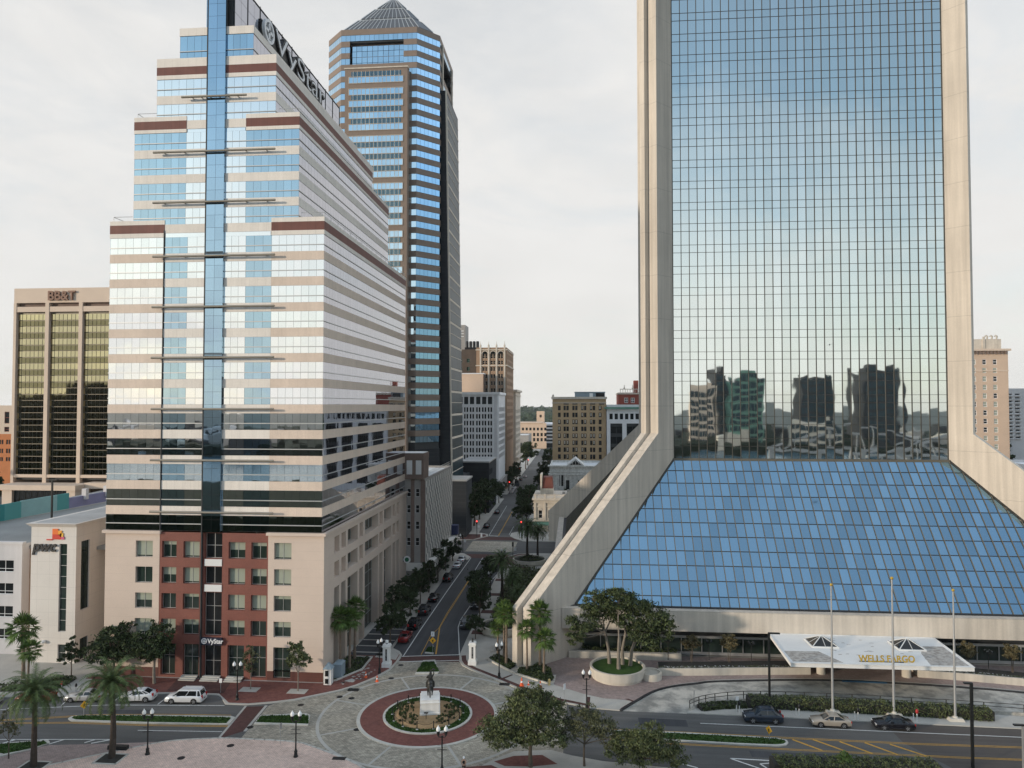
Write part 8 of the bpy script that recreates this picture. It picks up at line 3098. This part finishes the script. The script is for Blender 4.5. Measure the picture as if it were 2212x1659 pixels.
# ================================================================ FAR LAND AND THE FAR BANK (what the mirror glass shows)
def woods(name, x0, x1, y0, y1, h, n, size, seed, mt_='far_leaf', fl=.45):
    g = random.Random(seed)
    m = M()
    for _ in range(n):
        x, y = g.uniform(x0, x1), y0 + (y1 - y0) * g.random()
        hh = h * (.75 + .25 * math.sin(x * .021 + seed) * math.cos(y * .017)) * g.uniform(.55, 1.05)
        p = Vector((x, y, hh * g.uniform(.55, 1.0)))
        a = Vector((g.gauss(0, .6), -1 + g.gauss(0, .5), g.uniform(.1, 1.6))).normalized()
        b = a.orthogonal().normalized()
        b = Matrix.Rotation(g.uniform(0, 6.28), 3, a) @ b
        c = a.cross(b)
        s_ = size * g.uniform(.5, 1.2)
        m.face([p - b * s_, p + c * s_ * .6, p + b * s_, p - c * s_ * .6])
    m.box(x0, x1, y0, y1, 0, h * fl)
    return struct(m.build(name, mt_), 'stuff')


woods('distant_woods', -420, 520, 860, 1150, 13, 5000, 4.5, 3)
woods('distant_woods', -700, 1100, 1400, 1900, 19, 5000, 8, 4)
woods('distant_woods', -1500, 2200, 2600, 3600, 32, 6000, 15, 5)
woods('riverside_woods', -430, -34, -34, 38, 17, 9000, 2.4, 6, 'leaf_far_bank', .8)
woods('far_bank_woods', -1500, 1500, -800, -335, 9, 9000, 6, 7, 'leaf_far_bank', .8)
g = random.Random(4)
m = M()
for k in range(150):
    x, y = g.uniform(-620, 620), g.uniform(-640, -336)
    dx_, dy_, h = g.uniform(8, 30), g.uniform(8, 20), g.uniform(6, 17)
    m.box(x, x + dx_, y, y + dy_, 0, h, g.choice((0, 0, 0, 0, 0, 3, 3, 1, 2)))
struct(m.build('far_bank_rooftops', ['dark_box', 'lime', 'white_wall', 'grey_stone']), 'stuff')
for i, (x, y, dx, dy, h, mt_, gl) in enumerate([(104, -420, 22, 22, 54, 'beige_conc', 'g_boa_dark'), (125, -425, 20, 22, 69, 'dark_box', 'g_boa_dark'), (144, -415, 26, 22, 64, 'copper', 'g_boa_dark'), (206, -420, 26, 22, 63, 'dark_box', 'g_boa_dark'),
                                                (258, -420, 31, 24, 71, 'dark_box', 'g_boa_dark'), (180, -370, 42, 20, 22, 'lime', 'pane')]):
    T = thing('riverbank_tower', ['beige tower across the river', 'tall dark tower across the river, tallest of a close trio', 'green tinted tower across the river', 'dark blue tower across the river', 'tallest dark blue tower across the river', 'low pale block across the river'][i] + ', mirrored in the glass', 'tower', (x, y, 0), 'far bank buildings mirrored in the glass')
    m = M()
    m.box(x, x + dx, y, y + dy, 0, h)
    m.box(x + dx * .2, x + dx * .8, y + 4, y + dy - 4, h, h + 4)
    m.build('wall', mt_, T)
    for k in range(int(h / 7)):
        w_ = M()
        panes(w_, x + dx, y + dy + .3, R(180), lin(1, dx - 1, 6), [4 + 7 * k, 9 + 7 * k], gap=.5)
        w_.build('window_band', 'dim_mirror_pane', T)
for i, (x, y) in enumerate([(190, -230), (225, -160)]):
    m = M()
    m.box(x - 60, x + 60, y - 1.5, y + 1.5, 8, 10)
    for k in range(5):
        m.box(x - 58 + 28 * k, x - 55 + 28 * k, y - 1.2, y + 1.2, -1, 8)
    for k in range(12):
        m.obox((x - 60 + 10 * k, y, 9 + 14 * math.sin(math.pi * k / 12)), (x - 50 + 10 * k, y, 9 + 14 * math.sin(math.pi * (k + 1) / 12)), 1.2, 1.2)
        m.obox((x - 60 + 10 * k, y, 9), (x - 60 + 10 * k, y, 9.1 + 14 * math.sin(math.pi * k / 12)), .6, .6)
    tag(m.build('river_bridge', 'sign_back', None, (x, y, 0)), ['farther', 'nearer'][i] + ' arched steel bridge over the river, mirrored in the glass', 'bridge', 'river bridges')
T = thing('waterfront_block', 'dark waterfront block mirrored in the gold glass of the bank office', 'building', (-300, 10, 0), 'far bank buildings mirrored in the glass')
m = M()
m.box(-345, -264, -6, 14, 0, 46)
m.box(-300, -262, -4, 12, 46, 53)
m.build('wall', 'dark_box', T)
m = M()
panes(m, -262.5, 14.2, R(180), lin(0, 80, 20), lin(3, 45, 12), gap=1.0)
m.build('windows', 'pane', T)
# air
m = M()
m.box(-1700, 2400, -1000, 3800, -1.2, 195)
hz = bpy.data.materials.new('haze')
hz.use_nodes = True
hz.node_tree.nodes.clear()
hv_ = nd(hz.node_tree, 'ShaderNodeVolumePrincipled', i_Density=0.00005)
hv_.inputs['Color'].default_value = (0.86, 0.91, 0.95, 1)
ho_ = nd(hz.node_tree, 'ShaderNodeOutputMaterial')
hz.node_tree.links.new(hv_.outputs[0], ho_.inputs['Volume'])
me_ = m.mesh('haze', [hz])
ob_ = bpy.data.objects.new('haze', me_)
COL.objects.link(ob_)
struct(ob_, 'stuff')
